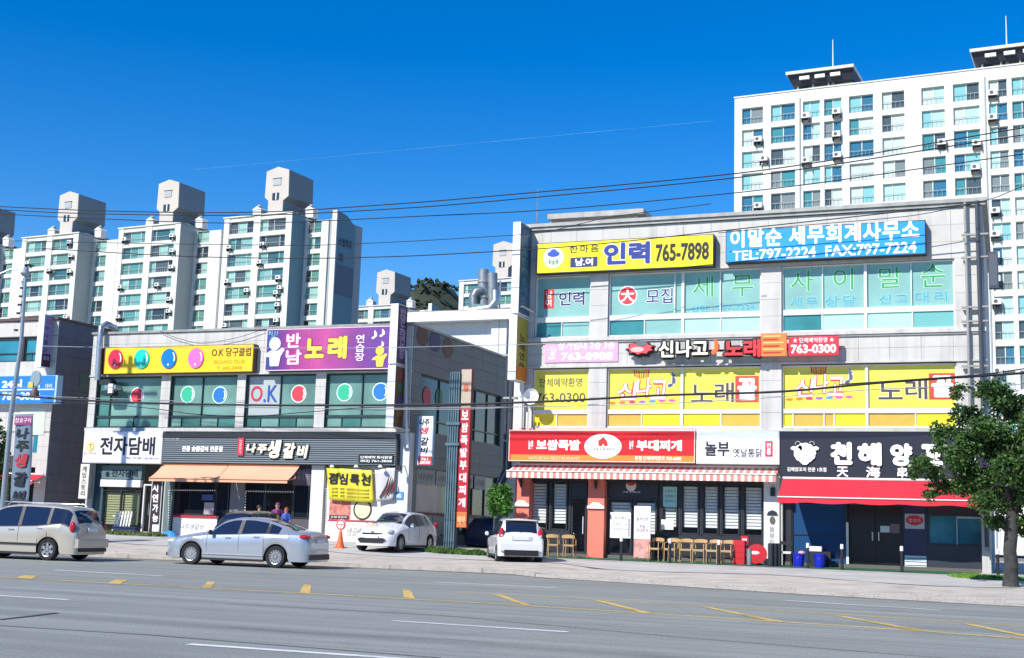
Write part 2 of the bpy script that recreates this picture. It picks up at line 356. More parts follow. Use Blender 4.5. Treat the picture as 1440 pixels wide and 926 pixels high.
b = MB(); b.box(RX0+.02, F+.5, 3.6, RX1-.02, 58, 13.0); b.box(RX0+.02, 50.5, 0, RX1-.02, 58, 3.6); b.box(RX0+.02, F+.06, 0, RX0+.3, 50.5, 3.6); b.box(RX1-.3, F+.06, 0, RX1-.02, 50.5, 3.6)
xm = wx(1096, 700, F); b.box(xm-.1, F+.06, 0, xm+.1, 50.5, 3.6)
# front bands and piers behind the cladding
b.box(RX0+.02, F+.05, 11.12, RX1-.02, F+.5, 12.95); b.box(RX0+.02, F+.05, 7.52, RX1-.02, F+.5, 8.62); b.box(RX0+.02, F+.05, 3.6, RX1-.02, F+.5, 5.16)
piers = [(RX0, GXR[0][0]), (GXR[0][1], GXR[1][0]), (GXR[1][1], GXR[2][0]), (GXR[2][1], RX1)]
for a, c in piers: b.box(a+.02, F+.05, 8.62, c-.02, F+.5, 11.12); b.box(a+.02, F+.05, 5.16, c-.02, F+.5, 7.52)
b.build('wall', M_wall, rbl)
def panel_run(x0, x1, z0, z1, pw, ph, parent, m, y=F, t=.05, axis='x'):
    nx = max(1, round((x1-x0)/pw)); nz = max(1, round((z1-z0)/ph)); w_, h_ = (x1-x0)/nx, (z1-z0)/nz
    me = None
    for i in range(nx):
        for j in range(nz):
            if me is None:
                g = .0045
                me = (MB().box(g, 0, g, w_-g, t, h_-g) if axis == 'x' else MB().box(-t, g, g, 0, w_-g, h_-g)).mesh('cladding_panel', m)
            d = rnd.uniform(0, .006)
            place(me, 'cladding_panel', parent, loc=((x0+i*w_, y-d, z0+j*h_) if axis == 'x' else (y+d, x0+i*w_, z0+j*h_)))
panel_run(RX0, RX1, 11.12, 12.93, 1.05, .62, rbl, M_clad); panel_run(RX0, RX1, 7.55, 8.5, 1.05, .48, rbl, M_clad)
for a, c in piers: panel_run(a, c, 8.66, 11.12, 2., .62, rbl, M_clad); panel_run(a, c, 5.18, 7.5, 2., .58, rbl, M_clad)
b = MB(); b.box(RX0-.05, F-.1, 12.95, RX1+.1, 58.1, 13.07); b.box(RX0-.1, F-.17, 13.07, RX1+.15, 58.2, 13.2); b.build('coping', M_cop, rbl)
b = MB(); b.box(RX0-.02, F-.1, 8.52, RX1+.02, F+.12, 8.66); b.box(RX0-.02, F-.07, 7.5, RX1+.02, F+.12, 7.56); b.box(RX0-.02, F-.08, 5.08, RX1+.02, F+.12, 5.2); b.build('ledge', M_clad, rbl)
b = MB(); b.box(RX0-.01, F-.06, 8.45, RX1+.01, F+.1, 8.518); b.build('ledge_under_strip', M_cop, rbl)  # thin grey strip along the underside of the ledge
def win(parent, x0, x1, z0, zt0, zt1, z1, tops, lows, ym, y=F+.14, fm=None, fw=.05):
    """one framed window: tops/lows = list of (xa, xb, material); z0..zt0 lower lights, zt1..z1 upper lights"""
    fm = fm or M_alu; b = MB()
    b.box(x0, y-.04, z0, x0+fw, y+.1, z1); b.box(x1-fw, y-.04, z0, x1, y+.1, z1); b.box(x0+fw, y-.04, z1-fw, x1-fw, y+.1, z1); b.box(x0+fw, y-.04, z0, x1-fw, y+.1, z0+fw)
    if zt1 > zt0: b.box(x0+fw, y-.035, zt0, x1-fw, y+.1, zt1)
    for k, xx in enumerate(ym): b.box(xx-.045, y-.03, z0+fw, xx+.045, y+.1, z1-fw)
    for lst, a0, a1 in ((tops, zt1, z1-fw), (lows, z0+fw, zt0)):
        for (xa, xb, mm) in lst[:-1]: b.box(xb-.02, y-.02, a0, xb+.02, y+.1, a1)
    wo = b.build('window', fm, parent)
    for lst, a0, a1, dy in ((tops, zt1, z1-fw, .05), (lows, z0+fw, zt0, .02)):
        for (xa, xb, mm) in lst: MB().box(xa+.02, y+dy, a0, xb-.02, y+dy+.02, a1).build('pane', mm, wo)
    return wo
U = lambda u, v=430: wx(u, v, F+.15)
def rowsplit(us, ms, v=430): return [(U(a, v), U(c, v), mm) for (a, c), mm in zip(zip(us, us[1:]), ms)]
C, C2, T = M_cyan, M_cyan2, M_teal
w3 = []
w3.append(win(rbl, *GXR[0], 8.68, 9.3, 9.5, 11.1, rowsplit([752, 830], [C]), rowsplit([752, 791, 830], [T, C]), []))
xa = U(960.5)
w3.append(win(rbl, GXR[1][0], xa, 8.68, 9.3, 9.5, 11.1, rowsplit([855, 949, 960], [C, C]), rowsplit([855, 907, 960], [T, C]), []))
w3.append(win(rbl, xa, GXR[1][1], 8.68, 9.3, 9.5, 11.1, rowsplit([961, 1013, 1070], [C, C]), rowsplit([961, 1014, 1070], [C2, C2]), []))
xb = U(1217.5)
w3.append(win(rbl, GXR[2][0], xb, 8.68, 9.3, 9.5, 11.1, rowsplit([1099, 1157, 1217], [C, C]), rowsplit([1099, 1156, 1217], [T, C2]), []))
w3.append(win(rbl, xb, GXR[2][1], 8.68, 9.3, 9.5, 11.1, rowsplit([1218, 1282, 1343], [C, C]), rowsplit([1218, 1283, 1343], [C2, mat('green_window_film', (.17, .45, .42), .2)]), []))
Y_, Y2, Y3 = M_yel, M_yel2, M_yel3
w2 = []
w2.append(win(rbl, *GXR[0], 5.22, 5.74, 5.9, 7.46, rowsplit([752, 830], [Y_]), rowsplit([752, 787, 830], [Y3, Y2]), []))
w2.append(win(rbl, GXR[1][0], xa, 5.22, 5.74, 5.9, 7.46, rowsplit([855, 960], [Y_]), rowsplit([855, 905, 960], [Y2, Y3]), []))
w2.append(win(rbl, xa, GXR[1][1], 5.22, 5.74, 5.9, 7.46, rowsplit([961, 1070], [Y_]), rowsplit([961, 1015, 1070], [Y3, Y2]), []))
w2.append(win(rbl, GXR[2][0], xb, 5.22, 5.74, 5.9, 7.46, rowsplit([1099, 1217], [Y_]), rowsplit([1099, 1115, 1158, 1172, 1217], [Y3, Y2, Y2, Y3]), []))
w2.append(win(rbl, xb, GXR[2][1], 5.22, 5.74, 5.9, 7.46, rowsplit([1218, 1343], [Y_]), rowsplit([1218, 1285, 1343], [Y2, Y3]), []))
# prints on the window film (flat)
P_ = F+.185
navy, red_, wht, grn = flat('1c2a6e'), flat('d8303a'), flat('f4f4f0'), flat('2a9a5c')
def onwin(s, u0, v0, u1, v1, m, wdo, outline=None, ob=.03, y=P_, **k):
    if outline: ptext(s, u0-.8, v0-.8, u1+.8, v1+.8, y, outline, wdo, name='print_outline', depth=.003, bold=k.get('bold', 0)+ob, **{q: z for q, z in k.items() if q != 'bold'})
    ptext(s, u0, v0, u1, v1, y-.004, m, wdo, name='print', depth=.003, **k)
q = MB(); pbox(q, 765, 407, 779, 434, P_-.004, P_-.001); q.build('print', red_, w3[0]); onwin('남\n여', 767.5, 409.5, 776.5, 431.5, wht, w3[0], y=P_-.003, bold=.01)
onwin('인력', 786, 410.5, 822, 430, navy, w3[0], wht, bold=.025)
cx, cz = W(882.5, 416, P_); MB().disc(cx, cz, .385, .385, P_-.002, P_).build('print', wht, w3[1]); MB().disc(cx, cz, .34, .34, P_-.006, P_-.003).build('print', red_, w3[1])
onwin('大', 873, 407, 892, 425, wht, w3[1], y=P_-.005, bold=.03); onwin('모집', 909, 406, 946, 427, navy, w3[1], wht, bold=.01)
for s, a, c, d, e, wi in (('세', 974, 389, 1003, 418, 2), ('무', 1029, 387, 1059, 417, 2), ('사', 1112, 381, 1144, 410, 3), ('이', 1172, 377, 1200, 408, 3), ('말', 1236, 376, 1268, 405, 4), ('순', 1295, 371, 1329, 404, 4)):
    onwin(s, a, c, d, e, grn, w3[wi], flat('c8f0d0'), ob=.02, bold=.004)
pb = flat('8fd4e0'); pb2 = flat('4fa3b8')
onwin('상담 : 797-7224', 971, 428, 1062, 438, pb2, w3[2], pb, ob=.02)
for s, a, c, d, e, wi in (('세무', 1111, 418, 1150, 431.5, 3), ('상담', 1160, 416, 1204, 431, 3), ('신고', 1236, 414, 1277, 427, 4), ('대리', 1287, 410, 1332, 425, 4)): onwin(s, a, c, d, e, pb2, w3[wi], pb, ob=.02, spacing=1.3)
gr_ = flat('5a5a52')
onwin('단체예약환영', 759, 532, 818, 544, gr_, w2[0]); onwin('763-0300', 754, 553, 823, 566, flat('4a4a46'), w2[0])
def sinnago(u, v, wi):
    onwin('신', u, v+9, u+27, v+34, wht, w2[wi], flat('d4492c'), ob=.05, bold=.02, shear=.1); onwin('나', u+26, v+2, u+47, v+30, wht, w2[wi], flat('d4492c'), ob=.05, bold=.02, shear=.1); onwin('고', u+46, v+6, u+68, v+33, wht, w2[wi], flat('d4492c'), ob=.05, bold=.02, shear=.1)
    for k in range(7):      # rays
        a = -.5+k*.17; cx_, cz_ = W(u+24+k*3, v+2-abs(k-3), P_); b = MB(); b.add([(cx_-.03, P_-.004, cz_-.05), (cx_+.03, P_-.004, cz_-.05), (cx_+.10*math.sin(a)+.02, P_-.004, cz_+.24), (cx_+.10*math.sin(a)-.02, P_-.004, cz_+.24)], [(0,1,2,3)]); b.build('print', flat('e08030' if k % 2 else 'd4492c'), w2[wi])
    onwin('♪', u+70, v-6, u+83, v+16, flat('5a5a66'), w2[wi], wht, ob=.03)
    for k, c in enumerate(('e07830', 'e07830', 'c04060', '9a6ad0', '50a0e0', 'e060a0', 'e060a0')):
        cx_, cz_ = W(u-8+k*14, v+38-k*.6, P_); MB().disc(cx_, cz_, .14, .05, P_-.004, P_-.002, 8).build('print', flat(c), w2[wi])
sinnago(869, 529, 1); sinnago(1118, 524, 3)
def norae(u, v, wi, s=1.):
    onwin('노', u, v+9, u+30*s, v+34, flat('4a4448'), w2[wi], flat('f6e9c0'), bold=.015); onwin('래', u+33*s, v+6, u+60*s, v+34, flat('4a4448'), w2[wi], flat('f6e9c0'), bold=.015)
    q = MB(); pbox(q, u+62*s, v-3, u+95*s, v+34, P_-.004, P_-.002); q.build('print', flat('c04a38'), w2[wi]); onwin('꼴', u+65*s, v, u+92*s, v+31, wht, w2[wi], y=P_-.003, bold=.05)
    onwin('일 반 인 의  노 래 연 습 장', u+2, v-2, u+56*s, v+3, flat('f2d8a0'), w2[wi])
norae(972, 532, 2); norae(1235, 528, 4, 1.15)
# downpipe, brackets and cables near the right corner
xr = wx(1358, 400, F-.1)
t = thing('drainpipe', 'pair of grey vertical service pipes on brackets at the right corner of the stone building', 'pipe', (wx(1372, 700, F-.2), F-.25, gz(-1, 45.7)))
b = MB()
for u in (1366, 1389):
    pass
b.tube([(wx(1357, 290, F-.2), F-.2, wz(1357, 285, F-.2)), (wx(1364, 560, F-.2), F-.2, 3.2)], .05, 8); b.build('pipe', M_cop, t)
MB().tube([(wx(1374, 290, F-.2), F-.22, wz(1374, 283, F-.2)), (wx(1383, 560, F-.2), F-.22, 1.1)], .075, 8).build('pipe', mat('dark_pipe', (.05, .06, .08), .5), t)
for v in (330, 362, 432, 452, 515):
    z_ = wz(1366, v, F-.2); MB().box(wx(1352, v, F-.2), F-.24, z_-.03, wx(1390, v, F-.2), F-.1, z_+.03).build('bracket', M_cop, t)
# end pier right of the windows, lower part, with a grey box on it
t = thing('meter_box', 'dark grey meter box on the right corner of the stone building above the tree', 'box', (wx(1397, 376, F), F-.1, wz(1397, 405, F)))
pbox(MB(), 1390, 354, 1404, 405, F-.35, F-.02).build('cabinet', mat('dark_cabinet', (.05, .06, .09), .6), t); pbox(MB(), 1391.5, 357, 1402.5, 402, F-.37, F-.352).build('door', mat('dark_cabinet_door', (.08, .09, .12), .5), t)
# penthouse on the roof + lightning rod
b = MB(); x0, z0, x1, z1 = prect(774, 300, 897, 316, 50.); b.box(x0, 50, 13.2, x1, 55, z1); b.build('roof_room', M_wall, rbl)
x0, _, x1, z1 = prect(770, 298, 905, 304, 49.6); MB().box(x0, 49.6, z1-.2, x1, 55.4, z1+.02).build('roof_room_eave', M_cop, rbl)
x, z = W(755, 313, 47.); t = thing('roof_rod', 'thin metal rod standing on the left roof corner of the stone building', 'rod', (x, 47, 13.2)); MB().tube([(x, 47, 13.2), (x, 47, wz(755, 266, 47.))], [.04, .02], 6).build('mast', M_steel, t); MB().lathe([(.09, 0), (.09, .08)], (x, 47, 13.2), n=8).build('base', M_cop, t)

# ---------------------------------------------------- ground floor of the right building
def signbox(name, label, u0, v0, u1, v1, y0, m, side=None, thick=.32, edge=None, cat='sign'):
    x0, z0, x1, z1 = prect(u0, v0, u1, v1, y0)
    t = thing(name, label, cat, (x0, y0+thick/2, z0))
    MB().box(x0, y0+.012, z0, x1, y0+thick, z1).build('cabinet', side or M_black, t)
    MB().box(x0+.03, y0, z0+.03, x1-.03, y0+.03, z1-.03).build('face_panel', m, t)
    if edge:
        e = MB(); e.box(x0, y0-.01, z0, x1, y0+.015, z0+.035); e.box(x0, y0-.01, z1-.035, x1, y0+.015, z1); e.box(x0, y0-.01, z0+.036, x0+.035, y0+.015, z1-.036); e.box(x1-.035, y0-.01, z0+.036, x1, y0+.015, z1-.036); e.build('trim', edge, t)
    return t
S = 45.62
sg = signbox('shop_sign', 'long yellow sign with blue Korean lettering and the number 765-7898 over the top floor windows', 754.5, 336, 1003.5, 380, S, flat('f5e616'), thick=.36)
cx, cz = W(778.5, 362.5, S); MB().disc(cx, cz, .42, .42, S-.012, S).build('emblem', wht, sg); MB().disc(cx, cz+.14, .25, .12, S-.02, S-.013).build('emblem', flat('2050b8'), sg); MB().disc(cx, cz+.24, .13, .09, S-.021, S-.014).build('emblem', flat('2050b8'), sg)
for k in range(5): a = -.9+k*.45; MB().disc(cx+.2*math.sin(a), cz-.1-.1*math.cos(a), .045, .11, S-.02, S-.013, 8).build('emblem', flat('e8c84a' if k % 2 else '5aa0d0'), sg)
bk = flat('1a1a1a')
ptext('한마음', 801, 345, 842, 355.5, S, bk, sg, bold=.01, spacing=1.3); b = MB(); pbox(b, 802, 362, 840, 375.5, S-.01, S); b.build('text_field', navy, sg); ptext('남.여', 809, 363.5, 834, 374, S-.01, wht, sg, bold=.04)
ptext('인력', 848, 340, 915, 373, S, wht, sg, bold=.075, depth=.01); ptext('인력', 849, 341, 914, 372, S-.012, flat('16308c'), sg, bold=.045); ptext('765-7898', 922, 342, 997, 367, S, bk, sg, bold=.035)
sg = signbox('shop_sign', 'bright blue tax office sign with white lettering at the right of the top floor', 1020.5, 317, 1302, 364, S, flat('0f96e0'), thick=.36)
ptext('이말순 세무회계사무소', 1027, 316, 1293, 343, S, wht, sg, bold=.035, spacing=1.08); ptext('TEL:797-2224  FAX:797-7224', 1030, 346, 1289, 361.5, S, wht, sg, bold=.03)
sg = thing('banner', 'pink banner with white lettering on the wall below the top floor windows', 'banner', (wx(817, 508, F), F-.03, wz(817, 509, F)))
x0, z0, x1, z1 = prect(766.5, 477, 869, 509.5, F-.03); MB().box(x0, F-.04, z0, x1, F-.02, z1).build('cloth', flat('eda6cc'), sg)
ptext('상가임대 2층 3층', 785, 480, 865, 492, F-.042, wht, sg, bold=.02); ptext('763-8988', 789, 496, 862, 507, F-.042, wht, sg, bold=.04); ptext('☎', 770, 488, 783, 506, F-.042, wht, sg)
# karaoke channel letters
sg = thing('shop_sign', 'karaoke sign of raised cream and red letters with orange square and red telephone plate', 'sign', (wx(1030, 505, F), F-.2, wz(1030, 510, F)))
S2 = 45.55
b = MB()
pbox(b, 884, 492, 1108, 495, S2+.16, S2+.22); b.build('rail', M_black, sg)
for u in (900, 940, 985, 1030, 1085): q = MB(); pbox(q, u, 490, u+3, 497, S2+.23, F-.02); q.build('bracket', M_black, sg)
cx, cz = W(900, 491, S2); q = MB(); q.extr([(cx+.62*math.cos(a)*(1 if i % 2 else .82), cz+.34*math.sin(a)*(1 if i % 2 else .8)) for i, a in enumerate([2*math.pi*i/18 for i in range(18)])], S2+.12, S2+.155); q.build('backing', M_black, sg)
cx, cz = W(900, 490, S2); fish = MB(); fish.extr([(cx+.52*math.cos(a)*(1 if i % 2 else .78), cz+.24*math.sin(a)*(1 if i % 2 else .75)) for i, a in enumerate([2*math.pi*i/18 for i in range(18)])], S2-.02, S2+.11); fish.build('emblem', flat('d84a50'), sg)
MB().disc(cx-.1, cz-.05, .26, .1, S2-.03, S2-.021).build('emblem', flat('f0b0a8'), sg); MB().disc(cx+.05, cz+.17, .2, .1, S2-.032, S2-.022).build('emblem', flat('5a6a70'), sg)
ptext('신나고', 923.5, 476, 1000, 506.5, S2+.07, M_black, sg, bold=.13, depth=.03, name='letter_backing'); ptext('신나고', 927, 479, 996, 503, S2, flat('fbf6dc'), sg, bold=.03, depth=.06)
ptext('♪', 1001, 477, 1012, 499, S2, flat('ee7030'), sg, bold=.05, depth=.08)
ptext('노래', 1015.5, 475, 1073, 506, S2+.07, flat('2a0a10'), sg, bold=.13, depth=.03, name='letter_backing'); ptext('노래', 1019, 478, 1070, 503, S2, flat('e2343c'), sg, bold=.04, depth=.06)
b = MB(); pbox(b, 1070, 469, 1106, 501, S2-.02, S2+.12); b.build('emblem_panel', flat('e8803c'), sg)
for k in range(6): b = MB(); pbox(b, 1073, 472+k*4.6, 1103-rnd.uniform(0, 9), 474+k*4.6, S2-.032, S2-.022); b.build('emblem_stripe', flat('b83a20' if k % 2 else 'f6c070'), sg)
b = MB(); pbox(b, 1109, 473.5, 1179, 500, S2-.02, S2+.14); b.build('telephone_plate', flat('de2a3c'), sg)
ptext('★ 단체예약환영 ★', 1115, 475, 1173, 482, S2-.02, wht, sg, bold=.01); ptext('763-0300', 1112, 484.5, 1176, 497, S2-.02, wht, sg, bold=.04)
# restaurant fascia: red part, white part
S3 = 45.5
sg = signbox('shop_sign', 'long red restaurant fascia sign with a white oval emblem over the striped awning', 715.5, 605, 977.5, 650, S3, flat('d8101e'), side=flat('c81a28'), thick=.5, edge=flat('f2c8b8'))
b = MB(); pbox(b, 718, 640.5, 976.5, 649, S3-.004, S3+.01); b.build('lower_stripe', flat('f08a30'), sg)
ptext('놀부', 743, 619, 750, 632, S3, wht, sg, bold=.02); ptext('보쌈족발', 754, 618.5, 816, 633.5, S3, wht, sg, bold=.05); ptext('놀부', 885, 619, 891, 632, S3, wht, sg, bold=.02); ptext('부대찌개', 895, 619, 959, 634.5, S3, wht, sg, bold=.05)
cx, cz = W(848, 628, S3); MB().disc(cx, cz, .72, .46, S3-.02, S3, 32).build('emblem', wht, sg)
MB().extr([(cx-.17, cz+.02), (cx-.06, cz+.0), (cx+.0, cz+.1), (cx+.08, cz+.0), (cx+.19, cz+.03), (cx+.17, cz+.17), (cx+.05, cz+.3), (cx+.02, cz+.36), (cx-.04, cz+.29), (cx-.18, cz+.2)], S3-.03, S3-.02).build('emblem', flat('d02a30'), sg)
ptext('보쌈 & 부대찌개', 834, 630, 863, 634, S3-.02, flat('909090'), sg, bold=.01)
ptext('NOLBOO RESTAURANT', 744, 642.5, 816, 646.5, S3-.005, flat('ffe0b8'), sg); ptext('본점 단체예약문의 763-6688', 893, 641.8, 958, 648, S3-.005, wht, sg, bold=.02)
sg = signbox('shop_sign', 'white fascia sign with black Korean lettering and a small red seal', 979, 605.5, 1096, 653, S3, flat('eef1f6'), side=flat('d0d0d0'), thick=.5)
ptext('놀부', 991, 621, 1026, 642, S3, flat('26262a'), sg, bold=.03); ptext('옛날통닭', 1031, 631, 1072, 643.5, S3, flat('26262a'), sg, bold=.01)
b = MB(); pbox(b, 1076, 620.5, 1086.5, 642.5, S3-.012, S3+.01); b.build('seal', flat('cc2f48'), sg); ptext('전\n통', 1078, 623, 1084.5, 640, S3-.012, wht, sg, bold=.02)
# black fascia
sg = signbox('shop_sign', 'black fascia sign with a white ram head emblem and large white Korean letters', 1096.8, 607, 1391, 673.5, S3+.02, flat('1a2030'), thick=.45, side=flat('151a26'))
S4 = S3+.02
cx, cz = W(1132, 636.5, S4); b = MB()
for k in range(13):
    a = 2*math.pi*k/13; b.disc(cx+.27*math.cos(a), cz+.24*math.sin(a)-.02, .12, .12, S4-.05-.001*k, S4, 10)
b.disc(cx, cz, .3, .3, S4-.055, S4); b.disc(cx-.38, cz+.14, .11, .07, S4-.06, S4, 10); b.disc(cx+.38, cz+.14, .11, .07, S4-.06, S4, 10); b.disc(cx, cz-.3, .16, .14, S4-.058, S4, 12); b.build('emblem', wht, sg)
for sx in (-1, 1):
    MB().tube([(cx+sx*(.24+.09*math.sin(a)), S4-.03, cz+.30+.08*math.cos(a)) for a in [-1.2+i*.55 for i in range(7)]], .014, 6).build('emblem_horn', mat('emblem_grey', (.5, .5, .5), .5), sg)
    MB().disc(cx+sx*.1, cz+.02, .014, .022, S4-.06, S4-.0555, 8).build('emblem_eye', gr_, sg)
for s, a, c, d, e in (('천', 1168, 622, 1199, 654), ('해', 1206, 623, 1240, 656), ('양', 1252, 624, 1283, 656), ('꼬', 1294, 625, 1326, 656), ('치', 1340, 625, 1372, 656)): ptext(s, a, c, d, e, S4, wht, sg, bold=.06, depth=.07)
ptext('天', 1177, 656.5, 1193, 671, S4, wht, sg, bold=.03, depth=.03); ptext('海', 1218, 656.5, 1238, 672, S4, wht, sg, bold=.03, depth=.03); ptext('串', 1262, 657, 1276, 672, S4, wht, sg, bold=.03, depth=.03)
ptext('김해양꼬치 전문 1호점', 1107, 657.5, 1162, 663.5, S4, wht, sg, bold=.02); ptext('761-8288', 1341, 660, 1381, 667, S4, wht, sg, bold=.03)

# awnings (slope + valance + arms)
def awning(label, u0t, u1t, vt0, vf0, vf1, y1, y0, stripes=None, cloth=None, val=.22, scallop=0, trim=None, u0f=None):
    """top edge from (u0t) to (u1t) on plane y1 at pixel row vt0; front edge at row vf0, plane y0"""
    um = (u0t+u1t)/2; xa, xb_ = wx(u0t, vt0, y1), wx(u1t, vt0, y1); zt = wz(um, vt0, y1); zf = wz(um, vf0, y0); zv = wz(um, vf1, y0)
    t = thing('awning', label, 'awning', (xa, y1, zf)); n = stripes[0] if stripes else 1; sag = 6
    for i in range(n):
        a, c = xa+(xb_-xa)*i/n, xa+(xb_-xa)*(i+1)/n; mm = stripes[1+(i % 2)] if stripes else cloth
        if not stripes: a, c = xa, xb_
        b = MB(); nn = 24 if not stripes else 1; vs = []
        for j in range(nn+1):
            x = a+(c-a)*j/nn
            for k in range(sag+1):
                q_ = k/sag; y = y1+(y0-y1)*q_; z = zt+(zf-zt)*q_-.05*math.sin(q_*math.pi)+(.012*math.sin(x*5.1)*q_ if not stripes else (.02*math.sin(q_*3) if i % 2 else 0)); vs.append((x, y, z))
            dz = scallop*(abs(math.sin(x*9))-1) if scallop else 0
            vs.append((x, y0-.012, zv-dz if scallop else zv))
        b.add(vs, [(j*(sag+2)+k, j*(sag+2)+k+1, (j+1)*(sag+2)+k+1, (j+1)*(sag+2)+k) for j in range(nn) for k in range(sag+1)])
        o = b.build('fabric' if not stripes else 'fabric_stripe', mm, t)
        sm = o.modifiers.new('thick', 'SOLIDIFY'); sm.thickness = .012
    MB().tube([(xa, y0-.02, zf), (xb_, y0-.02, zf)], .022, 8).build('front_bar', trim or M_alu, t)
    MB().tube([(xa, y1-.03, zt+.02), (xb_, y1-.03, zt+.02)], .045, 8).build('roller', trim or M_alu, t)
    for x in ((xa+.25, xb_-.25) if xb_-xa < 5 else (xa+.25, (xa+xb_)/2, xb_-.25)):
        ym_ = (y0+y1)/2; MB().tube([(x, y1-.05, zt-.12), (x+.35, ym_, (zt+zf)/2-.22), (x, y0+.05, zf-.04)], .022, 6).build('folding_arm', trim or M_alu, t)
    return t
pk, cr = mat('awning_red_stripe', (.60, .24, .19), .85, var=.08), mat('awning_white_stripe', (.78, .72, .68), .85, var=.06)
awning('long red and cream striped awning along the restaurant front', 722, 1096, 656, 665, 675, 45.95, 45.25, stripes=(82, cr, pk))
redc = mat('awning_red_cloth', (.60, .018, .038), .8, var=.07, scale=1.5)
t = awning('bright red awning with white trim and scalloped edge over the dark skewer restaurant', 1101, 1392, 675.5, 702, 711, 45.5, 44.35, cloth=redc, scallop=.05)
# shopfront one
SF = 46.35
M_frame = mat('black_shopfront_frame', (.025, .027, .035), .4)
M_glass = clear_glass('shop_glass', 'f9fbfb', .07)
M_salmon = mat('salmon_pier_paint', (.78, .20, .14), .7, var=.06, scale=2)
M_blind = mat('white_blind', (.82, .82, .80), .7)
def gb_(u): return gz(wx(u, 780, F), F)
sf = thing('shopfront', 'black framed restaurant front with white blinds behind the glass under the striped awning', 'shopfront', (wx(722, 780, SF), SF, gb_(722)))
zt_ = 3.62
def sfx(u, v=740, y=SF): return wx(u, v, y)
def post(u0, u1, z0, z1, y0, y1, m, name, parent, v=740):
    return MB().box(wx(u0, v, y0), y0, z0, wx(u1, v, y0), y1, z1).build(name, m, parent)
# piers
for u0, u1, mm, nm in ((723, 743, M_salmon, 'pier'), (826, 849, M_salmon, 'pier'), (1074, 1096, mat('white_pier', (.72, .71, .68), .6, var=.05, streak=.1), 'pier')):
    post(u0, u1, gb_(u0)-.1, zt_, F-.02, F+.45, mm, nm, sf)
b = MB()
for k, (u, v) in enumerate(((733, 700), (838, 703))):
    x, z = W(u, v+2, F-.06); MB().box(x-.33, F-.1, z-.28, x+.33, F-.021, z-.17).build('pier_cap', M_alu, sf)
    MB().extr([(x-.26, z-.17), (x+.26, z-.17), (x+.12, z-.05), (x-.12, z-.05)], F-.09, F-.03).build('pier_cap', M_alu, sf)
    MB().lathe([(.03, 0), (.05, .05), (.07, .3), (.02, .34)], (x, F-.13, z+.45), n=8).build('wall_lamp', M_black, sf)
x, z = W(1086, 700, F-.06); MB().box(x-.06, F-.14, z+.05, x+.1, F-.021, z+.35).build('wall_lamp', M_black, sf)
MB().extr([(x-.2, z-.62), (x+.2, z-.62), (x+.14, z-.5), (x, z-.44), (x-.14, z-.5)], F-.06, F-.021).build('crest', M_black, sf); MB().disc(x, z-.8, .1, .14, F-.045, F-.021, 12).build('crest', gr_, sf)
ptext('놀\n부\n집', 1082, 740, 1089, 768, F-.022, flat('8a8a8a'), sf)
for u0, u1 in ((743, 826), (849, 1074)): MB().box(wx(u0, 740, F), F+.2, zt_-.42, wx(u1, 740, F), F+.45, zt_).build('header', M_frame, sf)
def bay(u0, u1, z0, z1, lit, name='window', y=SF, low=True, blinds=True, pitch=.115):
    x0, x1 = wx(u0, 720, y), wx(u1, 720, y); b = MB(); f = .05
    b.box(x0, y-.04, z0, x0+f, y+.04, z1); b.box(x1-f, y-.04, z0, x1, y+.04, z1); b.box(x0+f, y-.04, z0, x1-f, y+.04, z0+f); b.box(x0+f, y-.04, z1-f, x1-f, y+.04, z1)
    wo = b.build(name, M_frame, sf)
    MB().box(x0+f, y-.005, z0+f, x1-f, y+.005, z1-f).build('pane', M_glass, wo)
    if blinds:
        nb = int((z1-z0-.3)/pitch); me = None
        for k in range(nb):
            z = z1-.1-(k+1)*pitch
            if me is None:
                me = MB().extr([(0, 0), (.012, .0), (.022, .09), (.01, .09)], .03, x1-x0-2*f-.03, 'x').mesh('blind_slat', M_blind)
            place(me, 'blind_slat', wo, loc=(x0+f, y+.1, z))
    return wo
for (a, c) in ((931, 953), (957.5, 983), (987.5, 1011), (1015, 1040.5), (1045, 1073)): bay(a, c, 1.35, 3.2, 0)
for (a, c) in ((746, 770), (775, 798)): bay(a, c, 1.35, 3.2, 0)
for a, c in ((743, 801), (926, 1074)): MB().box(wx(a, 760, SF), SF-.03, gb_(a)-.1, wx(c, 760, SF), SF+.1, 1.34).build('stall_riser', M_frame, sf)
for a in (743.5, 771.5, 799, 927.5, 954, 984, 1012, 1041.5): post(a, a+3, 1.34, 3.2, SF-.06, SF+.06, M_frame, 'mullion', sf)
def door(u0, u1, z1=2.6, parent=None, y=SF+.0, handle_side=1, blinds=True):
    z0 = gb_(u0)+.02; x0, x1 = wx(u0, 740, y), wx(u1, 740, y); b = MB(); f = .07
    b.box(x0, y-.03, z0, x0+f, y+.03, z1); b.box(x1-f, y-.03, z0, x1, y+.03, z1); b.box(x0+f, y-.03, z0, x1-f, y+.03, z0+.2); b.box(x0+f, y-.03, z1-f, x1-f, y+.03, z1)
    d = b.build('door', M_frame, parent or sf); MB().box(x0+f, y-.005, z0+.2, x1-f, y+.005, z1-f).build('pane', M_glass, d)
    hx = x1-.12 if handle_side > 0 else x0+.12; MB().tube([(hx, y-.09, z0+.85), (hx, y-.09, z0+1.5)], .018, 6).build('handle', M_alu, d)
    if blinds:
        me = None
        for k in range(10):
            if me is None: me = MB().extr([(0, 0), (.012, .0), (.022, .09), (.01, .09)], .03, x1-x0-2*f-.03, 'x').mesh('blind_slat', M_blind)
            place(me, 'blind_slat', d, loc=(x0+f, y+.1, z1-.25-k*.115))
    return d
door(803, 825, blinds=False); door(855, 889); door(890.5, 924, handle_side=-1)
